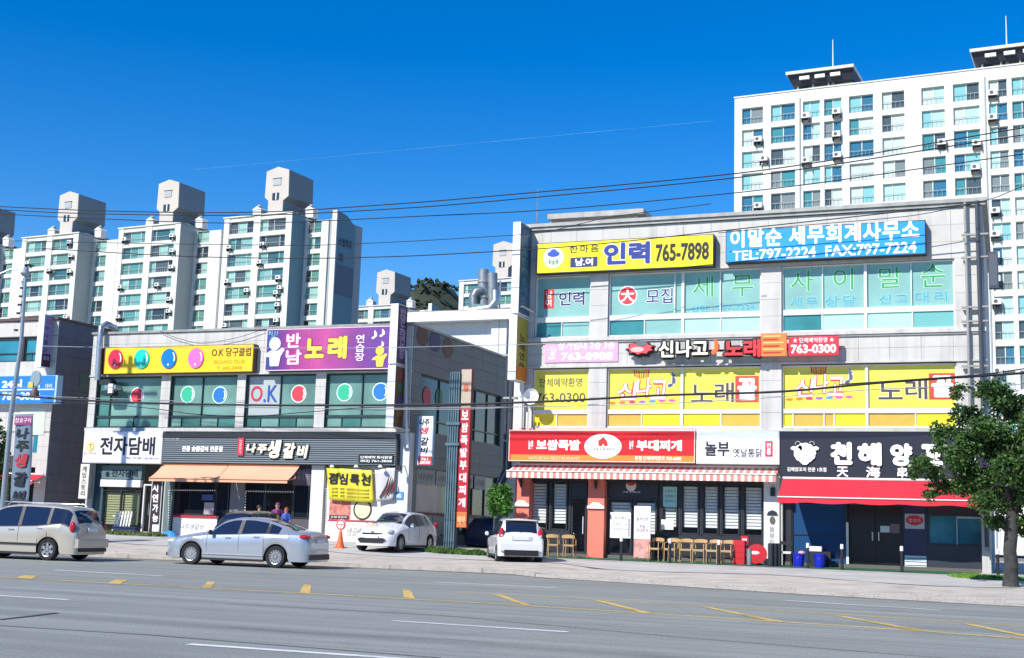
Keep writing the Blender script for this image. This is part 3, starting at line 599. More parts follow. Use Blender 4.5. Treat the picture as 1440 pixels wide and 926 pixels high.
MB().box(wx(850, 700, SF), SF-.03, 2.62, wx(926, 700, SF), SF+.05, 3.2).build('transom_panel', M_frame, sf)
cx, cz = W(887.5, 683, SF-.04); MB().disc(cx, cz, .2, .22, SF-.05, SF-.031).build('emblem', flat('e8d8d0'), sf); MB().disc(cx, cz+.12, .19, .13, SF-.06, SF-.051).build('emblem', flat('c04038'), sf); ptext('보쌈 부대찌개', 876, 691, 900, 693.5, SF-.035, wht, sf)
b = MB(); b.box(wx(803, 680, SF), SF-.03, 2.62, wx(826, 680, SF), SF+.05, 3.2); b.build('transom_panel', M_frame, sf)
# notices on the glass
def notice(label, u0, v0, u1, v1, y, m, lines=(), tm=None, cat='notice'):
    x0, z0, x1, z1 = prect(u0, v0, u1, v1, y); t = thing('notice', label, cat, ((x0+x1)/2, y, z0)); MB().box(x0, y-.012, z0, x1, y, z1).build('sheet', m, t)
    for s, a, c, d, e in lines: ptext(s, a, c, d, e, y-.012, tm or gr_, t, depth=.003)
    return t
notice('pale green menu sheet inside the first of the five restaurant windows', 932.5, 685, 952, 713, SF-.05, flat('9fd0c8'), [('보쌈정식', 935, 689, 950, 693), ('족발정식', 935, 696, 950, 700), ('부대찌개', 935, 703, 950, 707)])
notice('small white board leaning at the foot of the first restaurant window', 930, 731, 947, 745, SF-.3, flat('e8f0e0'))
notice('white notice sheet with black writing on the restaurant door', 858, 721, 887, 757, SF-.04, flat('e8ecec'), [('점심특선', 864, 727, 882, 731), ('보쌈정식 7,000', 862, 736, 884, 739), ('부대찌개 7,000', 862, 743, 884, 746)])
t = thing('poster_stand', 'tall white menu stand with a food picture at its foot beside the restaurant door', 'sign', (wx(903, 784, 45.3), 45.3, gz(-11.5, 45.3)))
x0, z0, x1, z1 = prect(891.5, 712, 914.5, 785, 45.3); zm = wz(903, 758, 45.3); MB().box(x0, 45.3, zm, x1, 45.36, z1).build('panel', flat('ece8ee'), t)
MB().box(x0, 45.3, z0, x1, 45.36, zm-.002).build('food_picture', mat('food_picture_print', (.62, .30, .26), .5, var=.5, scale=5), t)
ptext('놀부보쌈', 895, 727, 911, 733, 45.3, flat('8a8a94'), t); ptext('족발\n부대찌개', 895, 738, 911, 749, 45.3, flat('a08a94'), t)
for dx in (.08, x1-x0-.08): MB().tube([(x0+dx, 45.4, z0), (x0+dx, 45.8, z0-.02), (x0+dx, 45.37, z1-.3)], .015, 5).build('leg', M_alu, t)
# shopfront two (dark)
sf2 = thing('shopfront', 'dark restaurant front with tinted windows and black double door under the red awning', 'shopfront', (wx(1097, 800, SF), SF, gb_(1100)))
M_tint = mat('blue_tinted_glass', (.02, .07, .18), .06, spec=.6)
M_tint2 = mat('teal_tinted_glass', (.05, .21, .30), .05, spec=.7, var=.6, scale=.7)
x0, x1 = wx(1097, 760, SF), wx(1392, 760, SF); MB().box(x0, SF-.05, 3.0, x1, SF+.3, 3.62).build('header', M_frame, sf2)
def win2(u0, u1, v0, v1, m, y=SF):
    x0, z0, x1, z1 = prect(u0, v0, u1, v1, y); b = MB(); f = .06
    b.box(x0, y-.05, z0, x0+f, y+.05, z1); b.box(x1-f, y-.05, z0, x1, y+.05, z1); b.box(x0+f, y-.05, z0, x1-f, y+.05, z0+f); b.box(x0+f, y-.05, z1-f, x1-f, y+.05, z1)
    wo = b.build('window', M_frame, sf2); MB().box(x0+f, y, z0+f, x1-f, y+.01, z1-f).build('pane', m, wo); return wo
post(1097, 1113, gb_(1100)-.1, 3.0, SF-.1, SF+.3, M_frame, 'pier', sf2)
wa = win2(1113, 1192, 700, 796, M_tint); win2(1304, 1392, 724, 768, M_tint2)
xx0, zz0, xx1, zz1 = prect(1115, 752, 1190, 753.5, SF-.02); MB().box(xx0, SF-.03, zz0, xx1, SF-.001, zz1).build('window_bar', M_black, wa)
for r0 in (prect(1345, 727, 1391, 730, SF-.08), prect(1388.5, 730, 1391, 766, SF-.08), prect(1345, 730, 1346.5, 766, SF-.08)): MB().box(r0[0], SF-.09, r0[1], r0[2], SF-.055, r0[3]).build('tank_frame', mat('tank_frame_pale', (.35, .48, .58), .4), sf2)
MB().box(wx(1304, 780, SF), SF-.06, gb_(1340)-.1, wx(1392, 780, SF), SF+.2, wz(1350, 768, SF)).build('stall_riser', mat('slate_riser', (.035, .04, .06), .4), sf2)
MB().box(wx(1304, 710, SF), SF-.06, wz(1350, 724, SF), wx(1392, 710, SF), SF+.2, 3.0).build('window_head', M_frame, sf2)
for u0, u1, hs_ in ((1192, 1231, 1), (1231.5, 1271, -1)):
    z0 = gb_(u0)+.02; x0, x1 = wx(u0, 760, SF), wx(u1, 760, SF); d = MB().box(x0, SF+.1, z0, x1, SF+.15, 3.0).build('door', mat('black_door', (.006, .006, .008), .35), sf2)
    hx = x1-.1 if hs_ > 0 else x0+.1; MB().tube([(hx, SF+.05, z0+.95), (hx, SF+.05, z0+1.25)], .025, 6).build('handle', M_steel, d)
b = MB(); b.box(wx(1271, 760, SF), SF-.05, gb_(1290)-.1, wx(1304, 760, SF), SF+.2, 3.0); b.build('wall_panel', mat('blue_black_panel', (.025, .03, .10), .3), sf2)
x0, z0, x1, z1 = prect(1190, 735, 1193.5, 803, SF-.08); MB().box(x0, SF-.09, z0, x1, SF-.06, z1).build('door_trim', M_alu, sf2)
notice('white paper notice taped to the black restaurant door', 1238, 740, 1251, 749, SF+.08, flat('c8d8e0'))
notice('grey paper notice beside the white one on the black restaurant door', 1252, 737, 1265, 750, SF+.08, flat('7a6a78'))
t = notice('white poster with a red oval emblem beside the black restaurant door', 1272.5, 723, 1300, 744, SF-.06, flat('b8c0d0')); cx, cz = W(1286, 732, SF-.08); MB().disc(cx, cz, .29, .17, SF-.085, SF-.072, 20).build('emblem', flat('c83040'), t); ptext('양꼬치', 1278, 729.5, 1294, 735, SF-.086, flat('e8d0d0'), t)
t = notice('white striped panel at the foot of the wall beside the black door', 1272.5, 782, 1303, 803, SF-.06, flat('dce8f0'), cat='panel')
for k in range(4):
    x0, z0, x1, z1 = prect(1273, 785+k*5, 1303, 786+k*5, SF-.075); MB().box(x0, SF-.078, z0, x1, SF-.073, z1).build('stripe', bk, t)
# artificial turf strip and shop floor
tz = MB(); vs = []; xs = [wx(762, 780, F)+i*.5 for i in range(int((RX1-wx(762, 780, F))/.5)+1)]
for x in xs: y0_ = 44.6-.3*(x+15)/15; vs += [(x, y0_, gz(x, y0_)+.025), (x, F+.3, gz(x, F)+.025)]
tz.add(vs, [(2*i, 2*i+2, 2*i+3, 2*i+1) for i in range(len(xs)-1)]); struct(tz.build('artificial_turf', mat('artificial_turf', (.02, .12, .05), .9, var=.3, scale=6)))
struct(MB().box(RX0+.3, F+.2, 0, RX1-.3, 50.4, .5).build('shop_floor', mat('shop_floor', (.12, .11, .10), .6)))
# ================================================================== LEFT BUILDING (two storeys)
LX0, LX1 = wx(121, 605, F), wx(571, 700, F)
LT = 9.42
M_gglass = mat('green_window_glass', (.14, .27, .23), .09, var=.35, scale=.6)
M_gglass2 = mat('green_window_glass_dark', (.05, .17, .15), .08, var=.3, scale=.9)
M_gframe = mat('dark_green_window_frame', (.02, .045, .045), .4)
M_grey_film = mat('pale_grey_window_film', (.42, .46, .46), .3, var=.04)
lb = thing('commercial_building', 'low two storey stone building with billiard balls on its green windows', 'building', (LX0, F, gz(LX0, F)))
GL = [(134, 225), (238, 332), (344, 442.5), (457, 548)]; GXL = [(wx(a, 565, F), wx(c, 565, F)) for a, c in GL]
b = MB(); b.box(LX0+.02, F+.5, 3.7, LX1-.46, 57, LT-.06); b.box(LX0+.02, F+3.5, 0, LX1-.46, 57, 3.7)
b.box(LX0+.02, F+.05, 7.46, LX1-.06, F+.5, LT-.06); b.box(LX0+.02, F+.05, 3.7, LX1-.06, F+.5, 5.16)
pl_ = [(LX0, GXL[0][0]), (GXL[0][1], GXL[1][0]), (GXL[1][1], GXL[2][0]), (GXL[2][1], GXL[3][0]), (GXL[3][1], LX1)]
for a, c in pl_: b.box(a+.02, F+.05, 5.16, c-.06, F+.5, 7.46)
b.box(LX0+.02, F+.5, 0, LX0+.3, F+3.5, 3.7); b.box(LX1-.4, F+.5, 0, LX1-.06, F+3.5, 3.7); b.build('wall', M_wall, lb)
panel_run(LX0, LX1, 7.5, LT-.08, 1.0, .47, lb, M_clad)
for a, c in pl_: panel_run(a, c, 5.2, 7.46, 2., .56, lb, M_clad)
MB().box(LX0-.05, F-.08, LT-.07, LX1+.05, 57.1, LT+.03).build('coping', M_cop, lb)
MB().box(LX0-.02, F-.09, 5.02, LX1+.0, F+.1, 5.17).build('ledge', M_clad, lb); MB().box(LX0-.02, F-.05, 7.44, LX1, F+.1, 7.5).build('ledge', M_clad, lb)
UL = lambda u: wx(u, 565, F+.15)
def rsL(us, ms): return [(UL(a), UL(c), mm) for (a, c), mm in zip(zip(us, us[1:]), ms)]
g1, g2, gf = M_gglass, M_gglass2, M_grey_film
wl = [win(lb, *GXL[0], 5.2, 5.62, 5.72, 7.42, rsL([134, 155, 225], [g2, g1]), rsL([134, 156, 190, 225], [g2, g1, g2]), [], fm=M_gframe),
      win(lb, *GXL[1], 5.2, 5.62, 5.72, 7.42, rsL([238, 284, 332], [g1, g1]), rsL([238, 257, 284, 308, 332], [g1, g2, g1, g2]), [], fm=M_gframe),
      win(lb, *GXL[2], 5.2, 5.62, 5.72, 7.42, rsL([344, 394, 442.5], [gf, g1]), rsL([344, 368, 394, 418, 442.5], [g2, g1, g2, g1]), [], fm=M_gframe),
      win(lb, *GXL[3], 5.2, 5.62, 5.72, 7.42, rsL([457, 509, 548], [g1, g1]), rsL([457, 482, 509, 548], [g1, g2, g1]), [], fm=M_gframe)]
ballc = {'r': 'd83848', 'g': '2fb58a', 'b': '1a70c8', 'p': 'e87ab8', 't': '10c8b0'}
def ball_sticker(u, v, c, wdo, r=.37, y=P_):
    cx, cz = W(u, v, y); MB().disc(cx, cz, r, r*1.02, y-.003, y, 24).build('ball_print', flat('d8efe8'), wdo); MB().disc(cx, cz, r*.88, r*.9, y-.007, y-.004, 24).build('ball_print', flat(ballc[c]), wdo)
    MB().add([(cx+r*.8*math.cos(a)*(1 if i < 7 else .82), y-.009, cz+r*.8*math.sin(a)*(1 if i < 7 else .9)) for i, a in enumerate([-.7+k*.23 for k in range(7)]+[.7-k*.23 for k in range(7)])], [tuple(range(14))]).build('ball_shine', wht, wdo)
for u, v, c, wi in ((193, 557, 'r', 0), (264, 555, 'g', 1), (309, 556, 'b', 1), (420, 554, 'r', 2), (484.5, 552, 'g', 3), (535, 551, 'b', 3)): ball_sticker(u, v, c, wl[wi])
ptext('O', 353, 543, 369, 565, P_-.003, flat('c02848'), wl[2], bold=.01); ptext('.K', 371, 542, 390, 566, P_-.003, flat('2050a0'), wl[2], bold=.01)
# billiard club sign with four balls
S5 = 45.66
sg = signbox('shop_sign', 'yellow billiard club sign with four large coloured balls', 147, 486.5, 356, 525, S5, flat('f2c81c'), side=mat('brown_sign_side', (.12, .06, .02), .5), thick=.32)
for u, c in ((163, 'r'), (199.8, 't'), (238, 'b'), (276, 'p')):
    cx, cz = W(u, 505.5-(u-163)*.012, S5); MB().disc(cx, cz, .385, .43, S5-.05, S5, 28).build('ball', mat('ball_'+c, {'r': 'd82848', 't': '18cbb4', 'b': '1478d8', 'p': 'e070b8'}[c], .25), sg)
    MB().disc(cx, cz-.27, .045, .045, S5-.06, S5-.051, 10).build('ball_shine', wht, sg)
    MB().add([(cx+.33*math.cos(a)*(1 if i < 7 else .84), S5-.058, cz+.36*math.sin(a)*(1 if i < 7 else .92)) for i, a in enumerate([-.35+k*.2 for k in range(7)]+[.85-k*.2 for k in range(7)])], [tuple(range(14))]).build('ball_shine', wht, sg)
ptext('O.K 당구클럽', 298, 489, 353, 501.5, S5, flat('3a1c10'), sg, bold=.012); ptext('BILLIARD CLUB', 301, 506.5, 344, 511.5, S5, flat('e0a818'), sg, bold=.01); ptext('T. 265-2848', 305, 515.5, 340, 520, S5, flat('c89010'), sg)
# brown return panel beside it
MB().box(wx(143, 505, 45.8), 45.8, wz(143, 527, 45.8), wx(147.6, 505, 45.8), F, wz(143, 490, 45.8)).build('side_panel', mat('brown_sign_side', (.12, .06, .02), .5), sg)
# karaoke sign
def print_purple():
    M = bpy.data.materials.new('purple_stage_print'); M.use_nodes = True; t = M.node_tree; b = t.nodes['Principled BSDF']; b.inputs['Roughness'].default_value = .4; L = t.links.new
    g = t.nodes.new('ShaderNodeTexCoord'); n = t.nodes.new('ShaderNodeTexNoise'); n.inputs['Scale'].default_value = .55; n.inputs['Detail'].default_value = 2; L(g.outputs['Object'], n.inputs['Vector'])
    sx = t.nodes.new('ShaderNodeSeparateXYZ'); L(g.outputs['Object'], sx.inputs[0]); mr = t.nodes.new('ShaderNodeMapRange'); mr.inputs['From Max'].default_value = 6.2; L(sx.outputs[0], mr.inputs['Value'])
    ad = t.nodes.new('ShaderNodeMath'); ad.operation = 'MULTIPLY_ADD'; ad.inputs[1].default_value = .35; L(n.outputs['Fac'], ad.inputs[0]); L(mr.outputs[0], ad.inputs[2])
    cr_ = t.nodes.new('ShaderNodeValToRGB'); e = cr_.color_ramp; e.elements[0].position = .12; e.elements[0].color = (*hexc('2a5a8a'), 1); e.elements[1].position = 1.2-.0001 if False else 1.; e.elements[1].color = (*hexc('6a3a90'), 1)
    for p, c in ((.25, '4a2a80'), (.42, 'a03a84'), (.65, 'c04a90'), (.85, '803a88')): q = e.elements.new(p); q.color = (*hexc(c), 1)
    L(ad.outputs[0], cr_.inputs[0]); v = t.nodes.new('ShaderNodeTexVoronoi'); v.inputs['Scale'].default_value = 7; L(g.outputs['Object'], v.inputs['Vector'])
    r = t.nodes.new('ShaderNodeMapRange'); r.inputs['From Min'].default_value = .05; r.inputs['From Max'].default_value = .12; r.inputs['To Min'].default_value = .55; r.inputs['To Max'].default_value = 0; L(v.outputs['Distance'], r.inputs['Value'])
    mx = t.nodes.new('ShaderNodeMix'); mx.data_type = 'RGBA'; mx.inputs[7].default_value = (.8, .6, .85, 1); L(r.outputs[0], mx.inputs[0]); L(cr_.outputs[0], mx.inputs[6]); L(mx.outputs[2], b.inputs['Base Color']); return M
sg = signbox('shop_sign', 'purple karaoke sign with yellow Korean letters and singing figures', 374, 461, 549, 520.5, S5, print_purple(), thick=.3, edge=flat('e6c8d8'))
def otext(s, u0, v0, u1, v1, y, fill, line, parent, ob=.05, bold=.03, **k):
    ptext(s, u0-.6, v0-.6, u1+.6, v1+.6, y, line, parent, name='letter_outline', bold=bold+ob, depth=.01, **k); ptext(s, u0, v0, u1, v1, y-.012, fill, parent, bold=bold, depth=.01, **k)
otext('반', 403, 469, 423, 489, S5, flat('f8d8ec'), flat('d03a90'), sg); otext('남', 402, 492, 424, 513, S5, flat('f8d8ec'), flat('d03a90'), sg)
otext('노', 429, 476, 456, 504, S5, flat('f6d84a'), flat('6a2430'), sg, bold=.05); otext('래', 461, 473, 488, 505, S5, flat('f6d84a'), flat('6a2430'), sg, bold=.05)
otext('연\n습\n장', 500, 471, 513, 508, S5, flat('f4e6f4'), flat('7a3aa0'), sg, ob=.03, bold=.015)
ptext('♪', 523, 465, 531, 477, S5, wht, sg, bold=.02); ptext('♪', 534, 463, 542, 474, S5, wht, sg, bold=.02); ptext('♪', 533, 480, 541, 489, S5, wht, sg); ptext('최신\n곡', 377, 466, 391, 478, S5, flat('8ad0e0'), sg)
def blob_figure(u, v, s, m, parent):
    cx, cz = W(u, v, S5); b = MB(); b.disc(cx, cz+.42*s, .24*s, .24*s, S5-.02, S5, 16); b.build('figure_print', m, parent)
    MB().extr([(cx-.16*s, cz-.4*s), (cx+.2*s, cz-.4*s), (cx+.26*s, cz-.05*s), (cx+.42*s, cz+.2*s), (cx+.34*s, cz+.28*s), (cx+.12*s, cz+.16*s), (cx-.14*s, cz+.18*s), (cx-.38*s, cz+.05*s), (cx-.44*s, cz-.06*s), (cx-.2*s, cz-.06*s)], S5-.022, S5-.001).build('figure_print', m, parent)
blob_figure(386, 500, 1.15, flat('dfe6ea'), sg); blob_figure(534, 505, .8, flat('f0cc4a'), sg)
# e-cigarette shop sign
S6 = 45.7
sg = signbox('shop_sign', 'white e-cigarette shop sign with a gold coin emblem and black Korean lettering', 117, 606.5, 228, 652, S6, flat('dfe0e6'), side=flat('b8b8bc'), thick=.3)
cx, cz = W(127, 628, S6); MB().disc(cx, cz, .22, .22, S6-.02, S6, 20).build('emblem', flat('d8c068'), sg); MB().disc(cx, cz, .16, .16, S6-.028, S6-.02, 20).build('emblem', flat('f0e8b0'), sg); ptext('T', 124.5, 624.5, 129.5, 632, S6-.028, flat('a08828'), sg, bold=.02); ptext('E-CIGA', 118.5, 636.5, 135.5, 639, S6, flat('a08828'), sg)
ptext('전자담배', 141, 614.5, 218, 640.5, S6, flat('16141c'), sg, bold=.03); ptext('액상 · 기기 전문   T.052-768-1210', 178, 643, 222, 646.5, S6, flat('606068'), sg)
# black slatted fascia
x0, z0, x1, z1 = prect(228.6, 613, 557, 653.5, S6+.05)
sg = thing('shop_sign', 'dark fascia of horizontal grey slats with cream brush lettering of the rib restaurant', 'sign', (x0, F, z0)); MB().box(x0, S6+.1, z0, x1, F-.02, z1).build('backing', M_black, sg)
me = None; ns = 12
for k in range(ns):
    h = (z1-z0-.12)/ns
    if me is None: me = MB().box(0, 0, 0, x1-x0, .06, h*.62).mesh('slat', mat('grey_slat', (.21, .25, .27), .45, metal=.3))
    place(me, 'slat', sg, loc=(x0, S6+.04, z0+.03+k*h))
MB().box(x0-.02, S6, z1-.1, x1+.02, F, z1+.1).build('canopy_edge', M_black, sg); MB().box(x1, S6+.02, z0-.02, x1+.06, F, z1-.1).build('edge', M_black, sg)
for s, a, c, d, e in (('나', 347, 624, 361, 637), ('주', 362, 625, 376, 638), ('생', 377, 619, 396, 645), ('갈', 399, 623, 416, 645), ('비', 418, 626, 434, 645)):
    ptext(s, a-.4, c-.4, d+1.2, e+1.4, S6+.035, M_black, sg, name='letter_backing', depth=.04, bold=.11, shear=.15); ptext(s, a, c, d, e, S6-.01, flat('f4edd4'), sg, depth=.05, bold=.05, shear=.15)
b = MB(); pbox(b, 334, 616, 342.5, 641, S6-.02, S6+.04); b.build('seal', flat('c02a3c'), sg); ptext('전\n통\n본\n가', 336, 618.5, 340.5, 639, S6-.02, flat('f0c0b8'), sg, bold=.01)
ptext('전통 숯불갈비 전문점', 256, 627.5, 313, 635.5, S6+.035, wht, sg, bold=.04); ptext('가족외식 회식 환영', 231, 616, 252, 619, S6+.035, flat('c8d0d0'), sg)
b = MB(); pbox(b, 504, 640, 553, 652, S6, S6+.04); b.build('text_field', flat('1c2628'), sg); ptext('단체예약 회식환영', 507, 641.5, 551, 645.5, S6, wht, sg, bold=.02); ptext('052) 761-3838', 507, 647, 551, 651, S6, wht, sg, bold=.02)
# projecting sign at the corner (white edge to the street, text on the side)
def blade_sign(label, u_edge0, u_edge1, vt, vb, Y0, depth, side_m, cat='sign', split=None):
    vm = (vt+vb)/2; x0, x1 = wx(u_edge0, vm, Y0), wx(u_edge1, vm, Y0); zt, z0 = wz(u_edge1, vt, Y0), wz(u_edge1, vb, Y0)
    t = thing('projecting_sign', label, cat, (x0, Y0+depth/2, z0)); e = flat('e4e6ea')
    MB().box(x0, Y0, z0, x1-.012, Y0+depth, zt).build('cabinet', e, t); MB().box(x1-.012, Y0+.03, z0+.03, x1, Y0+depth-.03, zt-.03).build('face_panel', side_m, t)
    for z in (z0+.3, zt-.3): MB().tube([(x0+.1, Y0+depth, z), (x0+.1, F+.05, z)], .03, 6).build('bracket', M_steel, t)
    return t, x0, x1, z0, zt
t, x0, x1, z0, z1 = blade_sign('tall narrow projecting karaoke sign with a dark purple side at the building corner', 548, 559, 427, 511, 45.05, .85, flat('43204e'))
for i, ch in enumerate('반남노래연습장'): text(ch, 45.25, z1-.35-i*.285-.1, 45.72, z1-.12-i*.285, x1, flat('b09ac0'), t, face='+X', bold=.02, depth=.004)
t, x0, x1, z0, z1 = blade_sign('lower projecting billiard sign with brown side and small coloured balls', 544, 555, 513.5, 601, 45.05, .85, flat('5a3c14'))
for i, c in enumerate('rtbg'): MB().extr([(45.48+.2*math.cos(a), z1-.35-i*.5+.17*math.sin(a)) for a in [k*math.pi/8 for k in range(16)]], x1, x1+.008, 'x').build('ball_print', flat({'r': '8a2434', 't': '1a6a50', 'b': '243a8a', 'g': '7a5a1a'}[c]), t)
# drain pipe right of it
t = thing('drainpipe', 'white bent drainpipe on the right corner of the low building', 'pipe', (wx(569, 600, F), F-.15, 3.9)); MB().tube([(wx(567, 488, 45.8), 45.8, wz(567, 488, 45.8)), (wx(571, 494, 45.8), 45.8, wz(571, 496, 45.8)), (wx(571, 590, 45.8), 45.8, wz(571, 590, 45.8)), (wx(573.5, 630, 45.8), 45.8, wz(573, 630, 45.8))], .055, 8).build('pipe', M_alu, t)
# ---- side wall of the left building (X = LX1)
M_sclad = mat('side_wall_cladding_shaded', (.15, .172, .186), .6, var=.06, scale=1, streak=.15)  # same stone as the front, its shade put into a darker colour
SY0, SY1 = F+.02, 57.
sw = lambda u, v: SX(u, v, LX1)
z2t, z2b = sw(612, 531)[1]+0.0, sw(612, 611)[1]; zg_t, zg_b = sw(612, 661)[1], sw(612, 723)[1]; yA, yB = sw(591, 560)[0], sw(704, 590)[0]; yC = sw(648, 590)[0]; yD = sw(653, 590)[0]
b = MB(); X = LX1
b.box(X-.45, SY0, z2t, X-.05, SY1, LT-.06); b.box(X-.45, SY0, zg_t, X-.05, SY1, z2b); b.box(X-.45, SY0, -.1, X-.05, SY1, zg_b-.9)
for z0, z1 in ((z2b, z2t), (zg_b-.9, zg_t)):
    b.box(X-.45, SY0, z0, X-.05, yA, z1); b.box(X-.45, yB, z0, X-.05, SY1, z1); b.box(X-.45, yC, z0, X-.05, yD, z1)
b.build('side_wall', mat('side_wall_base', (.05, .06, .065), .8), lb)
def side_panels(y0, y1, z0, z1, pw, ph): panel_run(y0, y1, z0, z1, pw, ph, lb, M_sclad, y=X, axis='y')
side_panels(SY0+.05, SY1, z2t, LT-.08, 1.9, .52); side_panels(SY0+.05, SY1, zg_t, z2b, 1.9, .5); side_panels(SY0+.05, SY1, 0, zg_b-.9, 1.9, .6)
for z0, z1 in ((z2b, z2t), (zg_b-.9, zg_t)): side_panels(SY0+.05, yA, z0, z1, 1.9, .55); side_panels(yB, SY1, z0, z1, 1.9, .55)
def side_win(y0, y1, z0, z1, zm, m, cols=3):
    b = MB(); f = .05; b.box(X-.2, y0, z0, X-.08, y0+f, z1); b.box(X-.2, y1-f, z0, X-.08, y1, z1); b.box(X-.2, y0+f, z0, X-.08, y1-f, z0+f); b.box(X-.2, y0+f, z1-f, X-.08, y1-f, z1); b.box(X-.2, y0+f, zm, X-.08, y1-f, zm+f)
    for k in range(1, cols): yy = y0+(y1-y0)*k/cols; b.box(X-.19, yy-.02, z0+f, X-.09, yy+.02, zm); b.box(X-.19, yy-.02, zm+f, X-.09, yy+.02, z1-f)
    wo = b.build('window', M_gframe, lb); w_ = (y1-y0-2*f)/cols
    for k in range(cols):
        for a, c in ((z0+f, zm), (zm+f, z1-f)): MB().box(X-.16, y0+f+k*w_+.02, a, X-.15, y0+f+(k+1)*w_-.02, c).build('pane', m, wo)
    return wo
dg = mat('dark_side_glass', (.03, .08, .10), .12)
ws1 = side_win(yA, yC, z2b, z2t, z2b+.5, dg, 2); ws2 = side_win(yD, yB, z2b, z2t, z2b+.5, dg, 3); wg1 = side_win(yA, yC, zg_b-.9, zg_t, zg_b-.1, mat('green_curtained_glass', (.03, .15, .12), .2), 2); wg2 = side_win(yD, yB, zg_b-.9, zg_t, zg_b-.1, dg, 3)
def side_ellipse(u, v, ry, rz, m, parent, x=None, name='ball_print'):
    x = x or X; yy, zz = SX(u, v, x); return MB().extr([(yy+ry*math.cos(k*math.pi/9), zz+rz*math.sin(k*math.pi/9)) for k in range(18)], x, x+.02, 'x').build(name, m, parent)
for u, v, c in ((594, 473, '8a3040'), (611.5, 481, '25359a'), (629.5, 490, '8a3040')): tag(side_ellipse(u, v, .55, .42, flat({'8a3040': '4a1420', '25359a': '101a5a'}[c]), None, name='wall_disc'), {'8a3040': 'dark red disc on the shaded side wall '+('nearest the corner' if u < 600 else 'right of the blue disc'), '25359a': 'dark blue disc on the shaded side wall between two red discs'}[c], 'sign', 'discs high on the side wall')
side_ellipse(600, 558, .4, .42, flat('a82848'), ws1, X-.14); side_ellipse(617, 560, .35, .4, flat('1f6a58'), ws1, X-.14)
# banners in the ground floor side windows
for k, (u0, u1) in enumerate(((585, 612), (613, 637), (657, 666), (667, 684))):
    ya, yb_ = SX(u0+.8, 672, X)[0], SX(u1-.6, 676, X)[0]; t = thing('window_banner', f'grey banner with brush lettering, {ORDW[k]} from the street in the shaded side windows', 'banner', (X, ya, zg_t-.7))
    MB().box(X-.03, ya, zg_t-.62, X-.01, yb_, zg_t-.03).build('cloth', flat('7e888c'), t); text('나주갈비', ya+.2, zg_t-.48, yb_-.2, zg_t-.2, X-.01, flat('30343a'), t, face='+X', shear=.2, depth=.004)
b = MB(); b.box(X-.04, yA, zg_b-.06, X, yB, zg_b+.04); b.build('side_band', flat('5a101c'), lb)
for (u0, u1) in ((591, 607), (609, 626), (658, 666), (668, 684)): y0, y1 = SX(u0, 731, X)[0], SX(u1, 731, X)[0]; MB().box(X-.05, y0, zg_b-.85, X-.02, y1, zg_b-.1).build('lower_panel', flat('7c8486'), lb)
# ---- ground floor front of the left building
def gl(u): return gz(wx(u, 755, F), F)
sf = thing('shopfront', 'small e-cigarette shopfront with olive blinds and glass door', 'shopfront', (wx(116, 752, F), F, gl(116)))
MB().box(wx(228, 700, F)-.15, F+.3, gl(170)-.1, wx(228, 700, F), F+3.4, 3.7).build('party_wall', M_wall, sf)
post(117, 126, gl(120)-.1, 3.75, F, F+.4, M_wall, 'pier', sf); post(126, 141, gl(130)-.1, 3.75, F+.1, F+.4, mat('dark_teal_pier', (.04, .08, .10), .5), 'pier', sf)
b = MB(); x0, z0, x1, z1 = prect(143, 655, 199, 681, F+.05); b.box(x0, F+.05, wz(170, 674, F), x1, F+.3, z1); b.build('sign_panel', flat('5a7478'), sf); ptext('전자담배', 157, 660.5, 194, 671, F+.05, flat('10141c'), sf, bold=.03); MB().disc(*W(151.5, 667, F+.05), .1, .12, F+.03, F+.05, 12).build('emblem', flat('10141c'), sf)
MB().box(x0, F, wz(170, 685, F), x1, F+.2, wz(170, 675, F)).build('white_band', M_alu, sf)
M_bl2 = mat('olive_blind', (.42, .42, .22), .7)
x0, z0, x1, z1 = prect(142, 689, 197, 750, F+.2); z0 = gl(170)
b = MB(); b.box(x0, F+.15, z0, x0+.06, F+.25, z1); b.box(x1-.06, F+.15, z0, x1, F+.25, z1); b.box(x0+.06, F+.15, z1-.06, x1-.06, F+.25, z1); b.box(x0+.06, F+.15, z0, x1-.06, F+.25, z0+.1); b.box((x0+x1)/2-.03, F+.15, z0+.1, (x0+x1)/2+.03, F+.25, z1-.06)
wo = b.build('window', M_frame, sf); MB().box(x0+.06, F+.2, z0+.1, x1-.06, F+.205, z1-.06).build('pane', M_glass, wo)
me = MB().box(0, 0, 0, x1-x0-.14, .012, .085).mesh('blind_slat', M_bl2)
for k in range(13): place(me, 'blind_slat', wo, loc=(x0+.07, F+.32, z1-.2-k*.108))
for k in range(6): u = 160+k*3.2; b = MB(); xx, zz = W(u, 745, F-.25); b.box(xx, F-.25, gl(u), xx+.06, F-.2, gl(u)+1.0+.02*k)
x0, x1 = wx(199, 740, F+.2), wx(213, 740, F+.2); b = MB(); z0 = gl(205); zt2 = 2.75
b.box(x0, F+.15, z0, x0+.06, F+.25, zt2); b.box(x1-.06, F+.15, z0, x1, F+.25, zt2); b.box(x0+.06, F+.15, zt2-.06, x1-.06, F+.25, zt2); b.box(x0+.06, F+.15, z0, x1-.06, F+.25, z0+.1); d = b.build('door', M_alu, sf); MB().box(x0+.06, F+.2, z0+.1, x1-.06, F+.205, zt2-.06).build('pane', M_glass, d); MB().tube([(x1-.14, F+.1, z0+.8), (x1-.14, F+.1, z0+1.3)], .02, 6).build('handle', M_steel, d)
